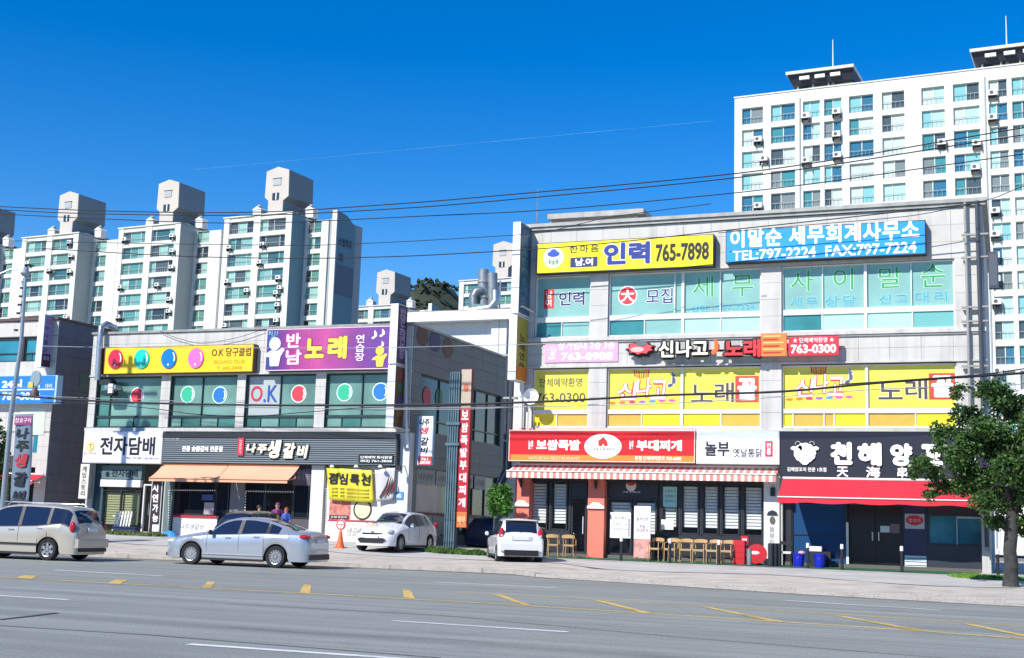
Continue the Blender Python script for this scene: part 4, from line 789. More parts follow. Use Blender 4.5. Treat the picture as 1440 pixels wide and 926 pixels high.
# metal sticks (mop stands / barrier) before the shop
t = thing('folding_barrier', 'row of leaning white slats before the e-cigarette shop window', 'barrier', (wx(165, 755, 45.6), 45.6, gl(165)))
for k in range(6): x = wx(158+k*4, 750, 45.6); MB().box(0, 0, 0, .07, .03, .95).rot(Matrix.Translation((x, 45.6, gl(165)))@Matrix.Rotation(R(9), 4, 'Y')).build('slat', M_white, t)
MB().box(wx(156, 750, 45.6), 45.64, gl(165)+.1, wx(183, 750, 45.6), 45.68, gl(165)+.16).build('rail', M_white, t); MB().box(wx(156, 750, 45.6), 45.64, gl(165)+.7, wx(183, 750, 45.6), 45.68, gl(165)+.76).build('rail', M_white, t)
t = thing('storage_box', 'dark blue covered box on the ground before the e-cigarette shop', 'box', (wx(175, 755, 45.3), 45.3, gl(175)-.1)); x0, x1 = wx(158, 755, 45.2), wx(189, 755, 45.2)
MB().box(x0, 45.2, gl(175)-.1, x1, 45.5, gl(175)+.25).build('body', mat('dark_blue_box', (.02, .03, .10), .6), t); MB().box(x0-.03, 45.16, gl(175)+.25, x1+.03, 45.54, gl(175)+.3).build('lid', mat('dark_blue_box', (.02, .03, .10), .6), t)
# vertical sign by the edge
t, x0, x1, z0, z1 = (lambda r: (thing('shop_sign', 'narrow white vertical sign at the left end of the low building', 'sign', (r[0], 45.6, r[1])), *[r[0], r[2], r[1], r[3]]))(prect(111.5, 652.5, 124.5, 702, 45.55))
MB().box(x0, 45.56, z0, x1, 45.75, z1).build('cabinet', flat('8a9088'), t); MB().box(x0+.02, 45.55, z0+.02, x1-.02, 45.57, z1-.02).build('face_panel', flat('dedcd0'), t); ptext('게\n임\n스\n토\n리', 114.5, 656, 121, 698, 45.55, flat('4a4a48'), t, bold=.02)
# banner stand "trial possible"
x0, z0, x1, z1 = prect(212.5, 677, 225, 740, 45.2)
t = thing('banner_stand', 'tall dark vertical banner with white Korean characters beside the orange awning', 'banner', ((x0+x1)/2, 45.25, gz(x0, 45.2))); MB().box(x0, 45.2, gz(x0, 45.2)+.05, x1, 45.24, z1).build('cloth', flat('32222e'), t)
for i, ch in enumerate('시연가능'): vv = 681+i*14; ptext(ch, 214.5, vv, 222.5, vv+11.5, 45.2, wht, t, bold=.04)
b = MB(); pbox(b, 214, 738, 223, 748, 45.19, 45.198); b.build('white_field', wht, t)
for xx in (x0-.03, x1+.03): MB().tube([(xx, 45.22, gz(x0, 45.2)), (xx, 45.22, z1+.1)], .02, 6).build('pole', M_alu, t)
# restaurant front
org = mat('awning_orange_cloth', (.70, .38, .24), .85, var=.05, scale=1)
t1 = awning('pale orange awning nearer the banner stand on the rib restaurant', 229.5, 321.5, 654, 673.5, 678, 45.9, 45.0, cloth=org, trim=mat('orange_trim', (.55, .26, .15), .6))
t2 = awning('pale orange awning nearer the white pier on the rib restaurant', 322.5, 421.5, 655, 675, 679.5, 45.9, 45.0, cloth=org, trim=mat('orange_trim', (.55, .26, .15), .6))
sf = thing('shopfront', 'rib restaurant front with dark windows, string lights and white lower wall', 'shopfront', (wx(229, 752, F), F, gl(229)))
M_brownw = mat('dark_shop_wall', (.05, .045, .05), .6, var=.1)
MB().box(wx(228, 700, F), F+.2, 3.0, wx(556, 700, F), F+.4, 3.75).build('header', M_brownw, sf)
post(228.5, 240, gl(234)-.1, 3.0, F+.1, F+.4, mat('teal_grey_pier', (.12, .18, .19), .5), 'pier', sf); post(321, 341, gl(330)-.1, 3.0, F+.15, F+.4, mat('grey_brick_pier', (.16, .17, .19), .7, var=.1), 'pier', sf)
post(434, 452, gl(440)-.1, 3.75, F-.02, F+.4, mat('white_front_pier', (.62, .63, .62), .6, var=.04, streak=.12), 'pier', sf); post(536, 571.5, gl(550)-.1, 5.0, F-.0, F+.4, mat('white_front_pier', (.62, .63, .62), .6), 'pier', sf)
def simple_win(u0, u1, z0, z1, m, y=F+.22, name='window', fr=M_frame, par=None):
    x0, x1 = wx(u0, 720, y), wx(u1, 720, y); b = MB(); f = .05; b.box(x0, y-.04, z0, x0+f, y+.04, z1); b.box(x1-f, y-.04, z0, x1, y+.04, z1); b.box(x0+f, y-.04, z0, x1-f, y+.04, z0+f); b.box(x0+f, y-.04, z1-f, x1-f, y+.04, z1)
    wo = b.build(name, fr, par or sf); MB().box(x0+f, y, z0+f, x1-f, y+.008, z1-f).build('pane', m, wo); return wo
M_drk = mat('dark_window_glass', (.012, .014, .02), .06, spec=.6)
zr = wz(270, 725, F)
simple_win(240, 302, zr+.03, 2.95, M_drk); simple_win(303, 321, gl(310), 2.95, M_drk, name='door'); simple_win(342, 372, zr, 2.95, M_drk); simple_win(372.5, 412, zr, 2.95, M_glass); simple_win(412.5, 434, zr, 2.95, M_drk)
MB().box(wx(240, 740, F), F+.12, gl(270)-.1, wx(302, 740, F), F+.4, zr).build('lower_wall', mat('white_lower_wall', (.74, .74, .74), .6, var=.04), sf); MB().box(wx(240, 740, F), F+.08, zr-.1, wx(302, 740, F), F+.119, zr+.01).build('red_band', flat('a82838'), sf)
MB().box(wx(342, 740, F), F+.12, gl(380)-.1, wx(434, 740, F), F+.4, zr-.02).build('lower_wall', mat('dark_lower_wall', (.08, .07, .08), .6), sf)
ptext('나주생갈비', 253, 737, 287, 745, F+.118, flat('9aa0a0'), sf, shear=.2)
b = MB(); pbox(b, 412, 659, 437, 683, F+.16, F+.2); b.build('text_field', flat('5a5260'), sf); ptext('국내산\n생고기', 418, 662, 434, 675, F+.16, flat('a8a8b4'), sf)
notice('grey notice sheet in the rib restaurant window above its red band', 287, 707, 301, 724, F+.14, flat('a89aa0')); notice('small blue and white notice high in the rib restaurant window', 284, 696, 300, 704, F+.14, flat('3a4a80'))
# string lights as little bulbs on a wire
def bulbs(label, pts, n):
    P = [Vector(p) for p in pts]; t = thing('string_lights', label, 'lights', tuple(P[0])); MB().tube(P, .006, 4).build('wire', M_black, t)
    me = MB().lathe([(.0, -.035), (.03, -.02), (.035, 0), (.03, .02), (.0, .035)], (0, 0, 0), n=6).mesh('bulb', M_white); L_ = [0]
    for a, c in zip(P, P[1:]): L_.append(L_[-1]+(c-a).length)
    for k in range(n):
        d = L_[-1]*k/(n-1); i = max(j for j in range(len(P)) if L_[j] <= d+1e-6); i = min(i, len(P)-2); q = P[i].lerp(P[i+1], (d-L_[i])/(L_[i+1]-L_[i])); place(me, 'bulb', t, loc=tuple(q))
wp = lambda u, v, y=F+.05: (wx(u, v, y), y, wz(u, v, y))
bulbs('string of white bulbs framing the left window of the rib restaurant', [wp(236.5, 750), wp(238, 689.5), wp(302, 690)], 40)
bulbs('string of white bulbs framing the right window of the rib restaurant', [wp(344.5, 722), wp(345.5, 691), wp(412, 692)], 28)
bulbs('string of white bulbs hanging beside the yellow lunch banner', [wp(458, 735), wp(459, 688)], 14)
# food panel and banners between the piers
t = thing('wall_panel', 'large panel of food pictures over a white field below the yellow lunch banner', 'panel', (wx(460, 760, F), F+.05, gl(480)))
x0, z0, x1, z1 = prect(460, 660, 527, 703, F+.05); z1 = 3.6; zb_ = wz(490, 733, F+.05); MB().box(x0, F+.06, gl(490), wx(537, 740, F), F+.2, 3.7).build('panel', flat('e2ddd8'), t)
b = MB(); pbox(b, 463, 704, 493, 732, F+.05, F+.058); b.build('meat_picture', mat('meat_print', (.55, .18, .14), .5, var=.6, scale=6), t); b = MB(); pbox(b, 494, 704, 527, 732, F+.05, F+.058); b.build('soup_picture', flat('d8d4cc'), t)
cx, cz = W(510, 717, F+.05); MB().disc(cx, cz, .42, .42, F+.04, F+.049).build('bowl_picture', flat('2a2624'), t); MB().disc(cx, cz, .35, .35, F+.03, F+.039).build('bowl_picture', flat('d8cfae'), t)
b = MB(); pbox(b, 461, 732, 536, 734, F+.04, F+.058); b.build('red_line', flat('b83444'), t); b = MB(); pbox(b, 463, 725, 490, 730, F+.03, F+.049); b.build('text_field', flat('2a1a1c'), t); ptext('숯불생갈비', 465, 726, 488, 729, F+.03, wht, t); ptext('생갈비', 488, 742, 510, 754, F+.058, flat('a0a090'), t, shear=.2)
def hang_banner(label, pts, m, y=45.9):
    """quad cloth from four pixel corners (tl, tr, br, bl) with soft folds"""
    P = [Vector((wx(u, v, y), y, wz(u, v, y))) for u, v in pts]; b = MB(); n, mm_ = 12, 8; vs = []
    for i in range(n+1):
        for j in range(mm_+1):
            s_, r_ = i/n, j/mm_; q = (P[0]*(1-s_)+P[1]*s_)*(1-r_)+(P[3]*(1-s_)+P[2]*s_)*r_; vs.append((q.x, q.y+.018*math.sin(s_*9+r_*3), q.z+.02*math.sin(s_*math.pi)*(-1)))
    b.add(vs, [(i*(mm_+1)+j, (i+1)*(mm_+1)+j, (i+1)*(mm_+1)+j+1, i*(mm_+1)+j+1) for i in range(n) for j in range(mm_)])
    t = thing('hanging_banner', label, 'banner', tuple(P[3])); o = b.build('cloth', m, t, smooth=True); q = o.modifiers.new('thick', 'SOLIDIFY'); q.thickness = .008
    MB().tube([tuple(P[0]), tuple(P[1])], .012, 5).build('cord', M_black, t); return t
t = hang_banner('yellow lunch special banner hanging askew below the slatted fascia', [(459, 657), (523, 661), (526, 707), (463, 703)], flat('d8cc34'))
for s, a, c, d, e in (('점', 462, 665, 475, 681), ('심', 477, 666, 489, 682), ('특', 492, 667, 505, 682), ('선', 508, 668, 521, 683)): ptext(s, a, c, d, e, 45.87, bk, t, bold=.04, tilt=-.04)
for k in range(3): ptext('갈비탕 · 냉면 · 된장찌개 정식 8,000원', 466, 687+k*5, 519, 690+k*5, 45.87, flat('8a7a20'), t, tilt=-.03)
t = hang_banner('pale grey banner with dark brush strokes beside the yellow lunch banner', [(527, 661), (556, 656), (553, 702), (529, 706)], flat('c2c0c4'), y=45.85)
for k in range(4): a, c = W(534+k*5, 700-k*2, 45.78), W(548+k*2, 668+k*3, 45.78); MB().tube([(a[0], 45.78, a[1]), ((a[0]+c[0])/2+.08, 45.78, (a[1]+c[1])/2), (c[0], 45.78, c[1])], [.03, .045, .012], 5).build('brush_stroke', flat('8a4a44' if k % 2 else '4a4a50'), t)
b = MB(); x0, z0, x1, z1 = prect(555.5, 692, 566.5, 702.5, F-.05); t = thing('house_number', 'small blue house number plate on the white corner pier', 'plate', (x0, F-.03, z0)); MB().box(x0, F-.04, z0, x1, F-.021, z1).build('plate', flat('4a90c8'), t); ptext('1052', 557.5, 695, 564.5, 700, F-.04, wht, t, bold=.02)
# projecting white brush sign from the side wall
x0, z0, x1, z1 = prect(585.5, 585, 609, 655, 46.4); t = thing('projecting_sign', 'white vertical sign with brush lettering of the rib restaurant on the side wall', 'sign', (x0, 46.4, z0))
MB().box(x0, 46.4, z0, x1, 46.54, z1).build('cabinet', flat('8aa8c0'), t); MB().box(x0+.1, 46.38, z0+.02, x1-.03, 46.41, z1-.02).build('face_panel', flat('e6eaf0'), t)
for s, a, c, d, e, cc in (('나주', 590, 589, 604, 599, '26262a'), ('생', 590, 601, 603, 611, 'c83040'), ('갈', 592, 615, 603, 627, '26262a'), ('비', 591, 629, 602, 638, '26262a')): ptext(s, a, c, d, e, 46.38, flat(cc), t, bold=.03, shear=.15)
b = MB(); pbox(b, 588, 642, 607, 654, 46.36, 46.379); b.build('red_field', flat('d04a50'), t); ptext('761\n2838', 590, 644, 605, 652.5, 46.36, wht, t, bold=.04)
MB().tube([(x0+.1, 46.47, z0+.4), (LX1-.1, 46.47, z0+.4)], .03, 6).build('bracket', M_steel, t)
# ================================================================== pillar sign on the forecourt
YP = 43.6; xp0, xp1 = wx(625.5, 700, YP), wx(641, 700, YP); zpt = wz(640, 523, YP)
t = thing('pillar_sign', 'tall ribbed blue grey steel post carrying a narrow red vertical restaurant board', 'sign', ((xp0+xp1)/2, YP+.2, gz(xp0, YP)))
b = MB(); b.box(xp0+.04, YP+.04, gz(xp0, YP)-.1, xp1-.04, YP+.36, zpt); b.build('post', mat('blue_grey_steel', (.10, .17, .20), .45, metal=.3, var=.15, streak=.2), t)
me = MB().box(0, 0, 0, .035, .05, zpt-gz(xp0, YP)).mesh('rib', mat('blue_grey_steel', (.10, .17, .20), .45))
for k in range(5): place(me, 'rib', t, loc=(xp0+.02+k*(xp1-xp0-.07)/4, YP, gz(xp0, YP)-.02))
for v in (596, 625): z = wz(633, v, YP); MB().box(xp0-.05, YP-.04, z-.05, xp1+.05, YP+.4, z+.05).build('collar', mat('blue_grey_steel', (.10, .17, .20), .45), t)
x0, z0, x1, z1 = prect(645, 519, 659, 742, YP+.1); x0, x1 = wx(642.5, 700, YP+.1), wx(657.5, 700, YP+.1)
MB().box(x0, YP+.1, z0, x1, YP+.3, z1).build('board', flat('6a2028'), t)
for v0, v1, c in ((520, 574, 'b8a894'), (574.2, 720, 'b01c2c'), (720.2, 742, 'd8703c')): MB().box(x0+.01, YP+.088, wz(650, v1, YP+.1), x1-.01, YP+.1, wz(650, v0, YP+.1)).build('board_field', flat(c), t)
for i, ch in enumerate('보쌈족발부대찌개'): v = 577+i*17.6; z_1, z_0 = wz(650, v, YP), wz(650, v+13.5, YP); text(ch, x0+.07, z_0, x1-.07, z_1, YP+.088, flat('f0d8d4'), t, bold=.04)
zc = wz(652, 547, YP); MB().disc((x0+x1)/2, zc+.05, .1, .16, YP+.075, YP+.087, 12).build('emblem', flat('c86a48'), t); text('예약', x0+.06, wz(650, 738, YP), x1-.06, wz(650, 726, YP), YP+.088, flat('f4c890'), t, bold=.02)
# ================================================================== projecting signs at the left corner of the right building
t, x0, x1, z0, z1 = blade_sign('tall dark blue projecting sign with pale lettering, high on the stone building', 720, 731, 312, 440, 44.75, 1.2, mat('dark_blue_sign_face', (.03, .10, .19), .35))
for i, ch in enumerate('한마음인력소개소'): text(ch, 44.98, z1-.5-i*.375, 45.62, z1-.2-i*.375, x1, flat('5a90a8'), t, face='+X', bold=.01, depth=.004)
t, x0, x1, z0, z1 = blade_sign('projecting yellow karaoke sign with dark lettering below the dark blue one', 715, 726.5, 443, 534, 44.75, 1.2, flat('9a9430'))
for i, ch in enumerate('노래연습장'): text(ch, 45.05, z1-.95-i*.36, 45.6, z1-.65-i*.36, x1, flat('1e2018'), t, face='+X', bold=.03, depth=.004)
MB().box(x1, 44.8, z0+.05, x1+.006, 45.9, z0+.55).build('orange_field', flat('c07028'), t)
b = MB(); xx, zz = W(727, 437, 44.9); MB().tube([(x0, 44.85, zz-.1), (x0+.1, 44.85, zz+.12), (x0+.45, 44.95, zz+.16), (x0+.75, 45.3, zz-.02)], .05, 6).build('hoop', M_steel, t)
# satellite dish, conduits at that corner
t = thing('satellite_dish', 'small white satellite dish at the left corner of the stone building above the red sign', 'dish', (wx(751, 562, 45.4), 45.6, wz(751, 562, 45.4)))
cx, cz = W(747, 558, 45.4); MB().lathe([(.0, .1), (.12, .085), (.22, .04), (.3, -.03), (.31, -.03), (.3, -.01), (.2, .07), (0, .12)], (cx, 45.4, cz), 'y', 20).build('reflector', M_white, t); MB().tube([(cx, 45.5, cz), (cx+.3, 45.7, cz-.3), (cx+.35, F, cz-.3)], .03, 6).build('arm', M_cop, t)
MB().tube([(cx, 45.42, cz-.25), (cx-.1, 45.1, cz-.05)], .012, 5).build('feed_arm', M_cop, t)
t = thing('service_pipes', 'three pale vertical pipes at the left corner of the stone building above the red sign', 'pipe', (wx(737, 600, 45.7), 45.7, 5.2))
for u, vt, r in ((732, 535, .085), (741, 580, .05), (746, 580, .05)): x, z = W(u, 602, 45.75); MB().tube([(x, 45.75, 5.15), (x, 45.75, wz(u, vt, 45.75))], r, 8).build('pipe', M_alu, t)
# silver duct up the left front of the low building
t = thing('duct', 'silver exhaust duct bent over the roof edge at the left end of the low building', 'duct', (wx(143, 520, 45.7), 45.7, wz(143, 550, 45.7)))
MB().tube([(wx(157, 461, 46.6), 46.8, LT+.35), (wx(150, 459, 46.0), 46.0, LT+.4), (wx(142, 463, 45.72), 45.72, LT+.2), (wx(141, 475, 45.7), 45.7, LT-.3), (wx(138, 530, 45.7), 45.7, wz(138, 535, 45.7))], .14, 12).build('pipe', M_steel, t, smooth=True)
for k in range(14): z = LT-.3-k*.14; MB().lathe([(.145, 0), (.16, .02), (.145, .04)], (wx(139.5, 500, 45.7)+.03*math.sin(k), 45.7, z), n=10)
for dz, du in ((538, 0), (545, 7), (553, 2)):
    x, z = W(150+du, dz, 45.6); MB().box(x-.35, 45.55, z-.1, x+.25, 45.95, z+.1).build('fan_box', M_black if du != 7 else M_steel, t)
MB().box(wx(152, 545, 45.5), 45.5, wz(152, 553, 45.5), wx(158, 545, 45.5), 45.6, wz(152, 540, 45.5)).build('cover', M_white, t)

t = thing('drainpipe', 'pair of dark pipes in the gap left of the three storey stone building', 'pipe', (wx(716, 620, 46.3), 46.3, gz(-18, 46)))
for u, r_ in ((712, .06), (719, .10)): x, z = W(u, 560, 46.3); MB().tube([(x, 46.3, wz(u, 470, 46.3)), (x, 46.3, 3.6), (x-.25, 46.2, 3.0), (x-.3, 46.2, gz(-18, 46))], r_, 8).build('pipe', mat('dark_pipe', (.05, .06, .08), .5), t)
for v in (500, 560, 620): x, z = W(708, v, 46.25); MB().box(x, 46.22, z-.04, x+.55, 46.4, z+.04).build('bracket', M_cop, t)
t = thing('floodlight', 'small floodlight on the fascia end above the white corner pier', 'lamp', (wx(561, 658, 45.6), 45.6, wz(561, 658, 45.6)))
x, z = W(561, 658, 45.5); MB().box(x-.1, 45.4, z-.09, x+.1, 45.55, z+.09).build('housing', M_black, t); MB().tube([(x, 45.55, z), (x, 45.98, z+.1)], .02, 6).build('arm', M_steel, t)
for i, u in enumerate((467, 501, 535)):
    x, z = W(u, 657, 45.55); t = thing('fascia_lamp', f'small pale lamp under the slatted fascia, {ORDW[i]} from the left above the lunch banner', 'lamp', (x, 45.55, z), 0, 'lamps under the slatted fascia'); MB().lathe([(.05, .08), (.10, .0), (.08, -.03)], (x, 45.55, z), n=10).build('shade', M_white, t); MB().tube([(x, 45.58, z+.06), (x, 45.78, z+.12)], .015, 5).build('arm', M_steel, t)
# ================================================================== low white building behind, its ducts
M_white2 = mat('white_render', (.66, .67, .68), .7, var=.04, streak=.1)
YL = 62.
xl0, xl1 = wx(572, 450, YL), wx(735, 450, YL); zl1 = wz(650, 441, YL)
t = thing('warehouse', 'low white building with a deep white gutter between the two shop buildings', 'building', (xl0, YL, 0))
MB().box(xl0, YL, 0, xl1, YL+14, zl1-.3).build('wall', M_white2, t); MB().box(xl0-.1, YL-.75, zl1-.5, xl1, YL, zl1).build('gutter', M_white, t); MB().box(xl0-.1, YL-.72, zl1, xl1, YL+14, zl1+.06).build('roof', M_cop, t)
for k in range(2): x = wx(690+k*11.2, 490, YL-.3); MB().box(x, YL-.3, 0, x+.42, YL, zl1-.502).build('column', M_white2, t)
MB().box(wx(693, 490, YL-.3)+.5, YL-.2, 0, wx(701, 490, YL-.3), YL, zl1-.502).build('column', M_white2, t)
t = thing('duct', 'cluster of silver exhaust ducts with elbows on the roof of the low white building', 'duct', (wx(680, 440, YL+1), YL+1, zl1))
P3 = lambda u, v, y=YL+1.: (wx(u, v, y), y, wz(u, v, y))
MB().tube([P3(680, 438), P3(680, 380)], .30, 14).build('pipe', mat('duct_weathered', (.26, .29, .31), .45, metal=.5, var=.2), t, smooth=True); MB().tube([P3(693, 438), P3(692.5, 385)], .28, 14).build('pipe', mat('duct_weathered', (.26, .29, .31), .45, metal=.5, var=.2), t, smooth=True)
MB().tube([P3(682, 436, YL+.6), P3(672, 437, YL+.6), P3(666, 430, YL+.6), P3(666, 417, YL+.6), P3(670, 411, YL+.6), P3(678, 409, YL+.8)], .26, 12).build('elbow', mat('duct_dull', (.22, .25, .26), .4, metal=.6), t, smooth=True)
MB().tube([P3(660, 438, YL+.3), P3(690, 434, YL+.3), P3(697, 425, YL+.5), P3(697, 410, YL+.6)], .24, 12).build('elbow', M_steel, t, smooth=True)
for v in (398, 420): MB().lathe([(.34, 0), (.34, .12)], P3(680, v), n=14).build('band', M_cop, t)
MB().box(*P3(665, 443, YL+.2), wx(700, 440, YL+2), YL+2, wz(680, 436, YL+2)).build('fan_box', mat('green_fan_box', (.12, .22, .20), .5), t)
x, z = W(702, 443, YL+1); MB().tube([(x, YL+1, zl1), (x, YL+1, wz(702, 395, YL+1))], .05, 6).build('post', M_steel, t)
# ================================================================== left edge building
EX1 = wx(79, 500, F); EX0 = EX1-14; zE = wz(30, 450, F)
t = eb = thing('commercial_building', 'stone building at the left edge with blue tinted windows and a blue sign', 'building', (EX1, F, gz(EX1, F)))
zw1, zwm, zw0 = wz(20, 474.5, F), wz(20, 496.5, F), wz(20, 509, F)
XW0, XW1 = EX0+.3, wx(54, 490, F)
b = MB(); b.box(EX0, F+.5, 3.4, EX1-.05, 57, zE-.05); b.box(EX0, F+3, 0, EX1-.05, 57, 3.4); b.box(EX0, F+.05, zw1, EX1-.05, F+.5, zE-.05); b.box(EX0, F+.05, 4.9, EX1-.05, F+.5, zw0); b.box(XW1, F+.05, zw0, EX1-.05, F+.5, zw1); b.box(EX1-.5, F+.05, -.1, EX1-.05, F+3, 3.4); b.box(EX0, F+.05, 3.4, EX1-.05, F+.5, 4.9); b.build('wall', M_wall, t)
M_pink = mat('pinkish_stone', (.56, .53, .49), .6, var=.05, streak=.12)
panel_run(EX0, EX1, zw1+.02, zE-.08, 1.3, .55, t, M_pink); panel_run(EX0, EX1, 5.0, zw0-.02, 1.3, .6, t, M_pink); panel_run(XW1, EX1, zw0, zw1, .9, .6, t, M_pink)
panel_run(EX1-.62, EX1, gz(EX1, F), 4.95, .6, .6, t, M_pink)
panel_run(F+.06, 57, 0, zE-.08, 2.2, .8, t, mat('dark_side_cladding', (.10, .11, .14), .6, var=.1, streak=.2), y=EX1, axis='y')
MB().box(EX0, F-.1, zE-.06, EX1+.03, 57, zE+.06).build('coping', mat('brown_coping', (.10, .06, .06), .6), t)
MB().box(EX1-3.8, F+1, zE+.06, EX1-1.5, F+5, zE+.3).build('roof_edge', mat('brown_coping', (.10, .06, .06), .6), t)
M_bgl = mat('blue_green_window_glass', (.03, .22, .30), .06, var=.3, scale=.8)
xs_ = [XW0, XW0+2.6, XW0+5.2, XW0+7.8, wx(29, 490, F), wx(33, 490, F), XW1]
for a, c in zip(xs_, xs_[1:]):
    if c-a < .3: MB().box(a, F+.05, zw0, c, F+.3, zw1).build('mullion', M_black, t); continue
    b = MB(); f = .05; b.box(a, F+.1, zw0, a+f, F+.2, zw1); b.box(c-f, F+.1, zw0, c, F+.2, zw1); b.box(a+f, F+.1, zw0, c-f, F+.2, zw0+f); b.box(a+f, F+.1, zw1-.12, c-f, F+.2, zw1); b.box(a+f, F+.1, zwm-.05, c-f, F+.2, zwm)
    wo = b.build('window', M_black, t); MB().box(a+f, F+.15, zwm, c-f, F+.16, zw1-.12).build('pane', M_bgl, wo); MB().box(a+f, F+.15, zw0+f, (a+c)/2-.02, F+.16, zwm-.05).build('pane', mat('dark_teal_glass', (.02, .12, .14), .06), wo); MB().box((a+c)/2+.02, F+.15, zw0+f, c-f, F+.16, zwm-.05).build('pane', M_bgl, wo)
x0 = EX0+1; MB().box(wx(28, 595, F), F-.02, wz(45, 612, F), wx(63, 595, F), F+.2, wz(45, 574, F)).build('pale_board', mat('pale_green_board', (.55, .6, .5), .6), t)
MB().box(EX0+.5, F+.0, gz(EX1, F)-.1, EX1-1.25, F+.3, 3.9).build('shop_wall', mat('dark_shop_wall', (.05, .045, .05), .6), t)
MB().box(EX0+1, F-.02, gz(EX1, F)+.6, EX1-1.5, F+.0, 2.9).build('shop_window', mat('dark_shop_glass', (.02, .03, .05), .08), t)
MB().box(wx(46, 625, F), F+.02, wz(50, 636, F), wx(61, 625, F), F+.2, wz(50, 613, F)).build('small_window', M_bgl, t)
# side rear windows in the gap
for k in range(3): MB().box(EX1-.01, F+1.7+k*2.6, 7.0, EX1+.02, F+3.6+k*2.6, 7.9).build('side_window', mat('green_grey_glass', (.06, .12, .11), .15), t)
S7 = 45.6; x0, z0, x1, z1 = prect(-60, 529, 76, 568, S7)
sg = thing('shop_sign', 'bright blue sign with white lettering on the building at the left edge', 'sign', (x1, S7, z0)); MB().box(x0, S7+.02, z0, x1+.12, F-.01, z1).build('cabinet', flat('9fc4e0'), sg); MB().box(x0, S7, z0+.02, x1, S7+.03, z1-.02).build('face_panel', flat('1478d2'), sg)
MB().box(x0, S7-.01, wz(40, 549, S7), x1, S7, wz(40, 547.5, S7)).build('line', wht, sg); ptext('24시', 3, 534, 31, 546.5, S7, flat('f4f2d0'), sg, bold=.05); ptext('콜택시', 40, 537, 56, 546, S7, wht, sg, bold=.04); ptext('763-3002', 3, 552, 57, 563, S7, flat('d4e8fa'), sg, bold=.05); ptext('대리', 64, 540, 73, 546, S7, wht, sg)
t, x0, x1, z0, z1 = blade_sign('tall projecting sign with a lilac side on the building at the left edge', 52, 60.5, 442, 516, 45.35, .6, flat('8f84a8'))
for i, ch in enumerate('누나통닭'): text(ch, 45.42, z1-.75-i*.33, 45.68, z1-.5-i*.33, x1, flat('53406c'), t, face='+X', bold=.03, depth=.004)
text('호프\n치킨', 45.45, z1-.45, 45.85, z1-.2, x1, flat('a85a84'), t, face='+X', bold=.02, depth=.004); MB().box(x1, 45.38, z0+.03, x1+.006, 45.92, z0+.62).build('dark_field', flat('3c1c34'), t); text('로또', 45.45, z0+.35, 45.85, z0+.52, x1+.006, flat('b0a8c8'), t, face='+X', bold=.02, depth=.004)
t = awning('red awning on the ground floor of the building at the left edge', -40, 62, 667, 676, 681, 45.9, 45.2, cloth=redc)
# ================================================================== apartment blocks at the back
M_aw = mat('apartment_white', (.67, .675, .64), .7, var=.05, scale=.25, streak=.16)
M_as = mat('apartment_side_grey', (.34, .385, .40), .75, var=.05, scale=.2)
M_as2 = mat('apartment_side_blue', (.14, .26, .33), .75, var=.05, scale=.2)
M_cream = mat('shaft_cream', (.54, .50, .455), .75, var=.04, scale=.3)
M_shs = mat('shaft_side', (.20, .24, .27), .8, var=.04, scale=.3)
M_roofb = mat('roof_blue_grey', (.10, .15, .17), .8)
GL_ = [mat('apartment_glass_'+n, c, .12) for n, c in (('teal', (.07, .21, .21)), ('deep', (.04, .13, .16)), ('mint', (.30, .52, .46)), ('dark', (.03, .05, .07)), ('teal2', (.09, .27, .26)), ('aqua', (.22, .43, .41)), ('green', (.11, .27, .22)), ('cyan', (.16, .37, .36)), ('slate', (.08, .11, .12)))]
WCACHE = {}
TWP = [mat('tower_glass_'+n, c, .15) for n, c in (('teal', (.06, .25, .28)), ('pale', (.42, .62, .60)), ('aqua', (.22, .50, .52)), ('grey', (.20, .24, .24)), ('blue', (.04, .16, .26)), ('curtain', (.52, .60, .57)), ('slate', (.07, .10, .11)))]
def awin(parent, x, z, w_, h_, y, side=None, pal=None):
    """a flat-block window: frame with three lights and a balcony rail, base at (x, y, z)"""
    sp = rnd.choice([(.2, .55, .25), (.3, .45, .25), (.15, .6, .25), (.33, .34, .33), (.25, .25, .5)]) if w_ > 3 else rnd.choice([(.5, .5), (.4, .6)])
    key = (round(w_, 1), h_, sp)
    if key not in WCACHE:
        b = MB(); f = .07; b.box(0, -.05, 0, f, .12, h_); b.box(w_-f, -.05, 0, w_, .12, h_); b.box(f, -.05, 0, w_-f, .12, f); b.box(f, -.05, h_-f, w_-f, .12, h_)
        a = 0
        for s_ in sp[:-1]: a += s_*w_; b.box(a-.05, -.03, f, a+.05, .12, h_-f)
        rail = MB(); rail.box(.02, -.16, h_*.40, w_-.02, -.12, h_*.40+.06); rail.box(.02, -.16, .05, w_-.02, -.12, .1)
        n = int(w_/.45)
        for k in range(n+1): xx = .04+(w_-.12)*k/n; rail.box(xx, -.15, .1, xx+.03, -.13, h_*.40)
        panes = []; a = 0
        for s_ in sp:
            panes.append(MB().box(f*.5+a, .04, f, a+s_*w_-f*.5, .06, h_-f).mesh('pane', GL_[0])); a += s_*w_
        WCACHE[key] = (b.mesh('window', M_aw), rail.mesh('rail', M_steel if False else M_as), panes)
    fm, rl, ps = WCACHE[key]
    wo = place(fm, 'window', parent, loc=(x, y, z))
    place(rl, 'rail', wo)
    for p in ps:
        o = place(p, 'pane', wo); c = rnd.choice(pal or GL_)
        o.material_slots[0].link = 'OBJECT'; o.material_slots[0].material = c
    return wo
RZ = 51.5; FH = 2.8
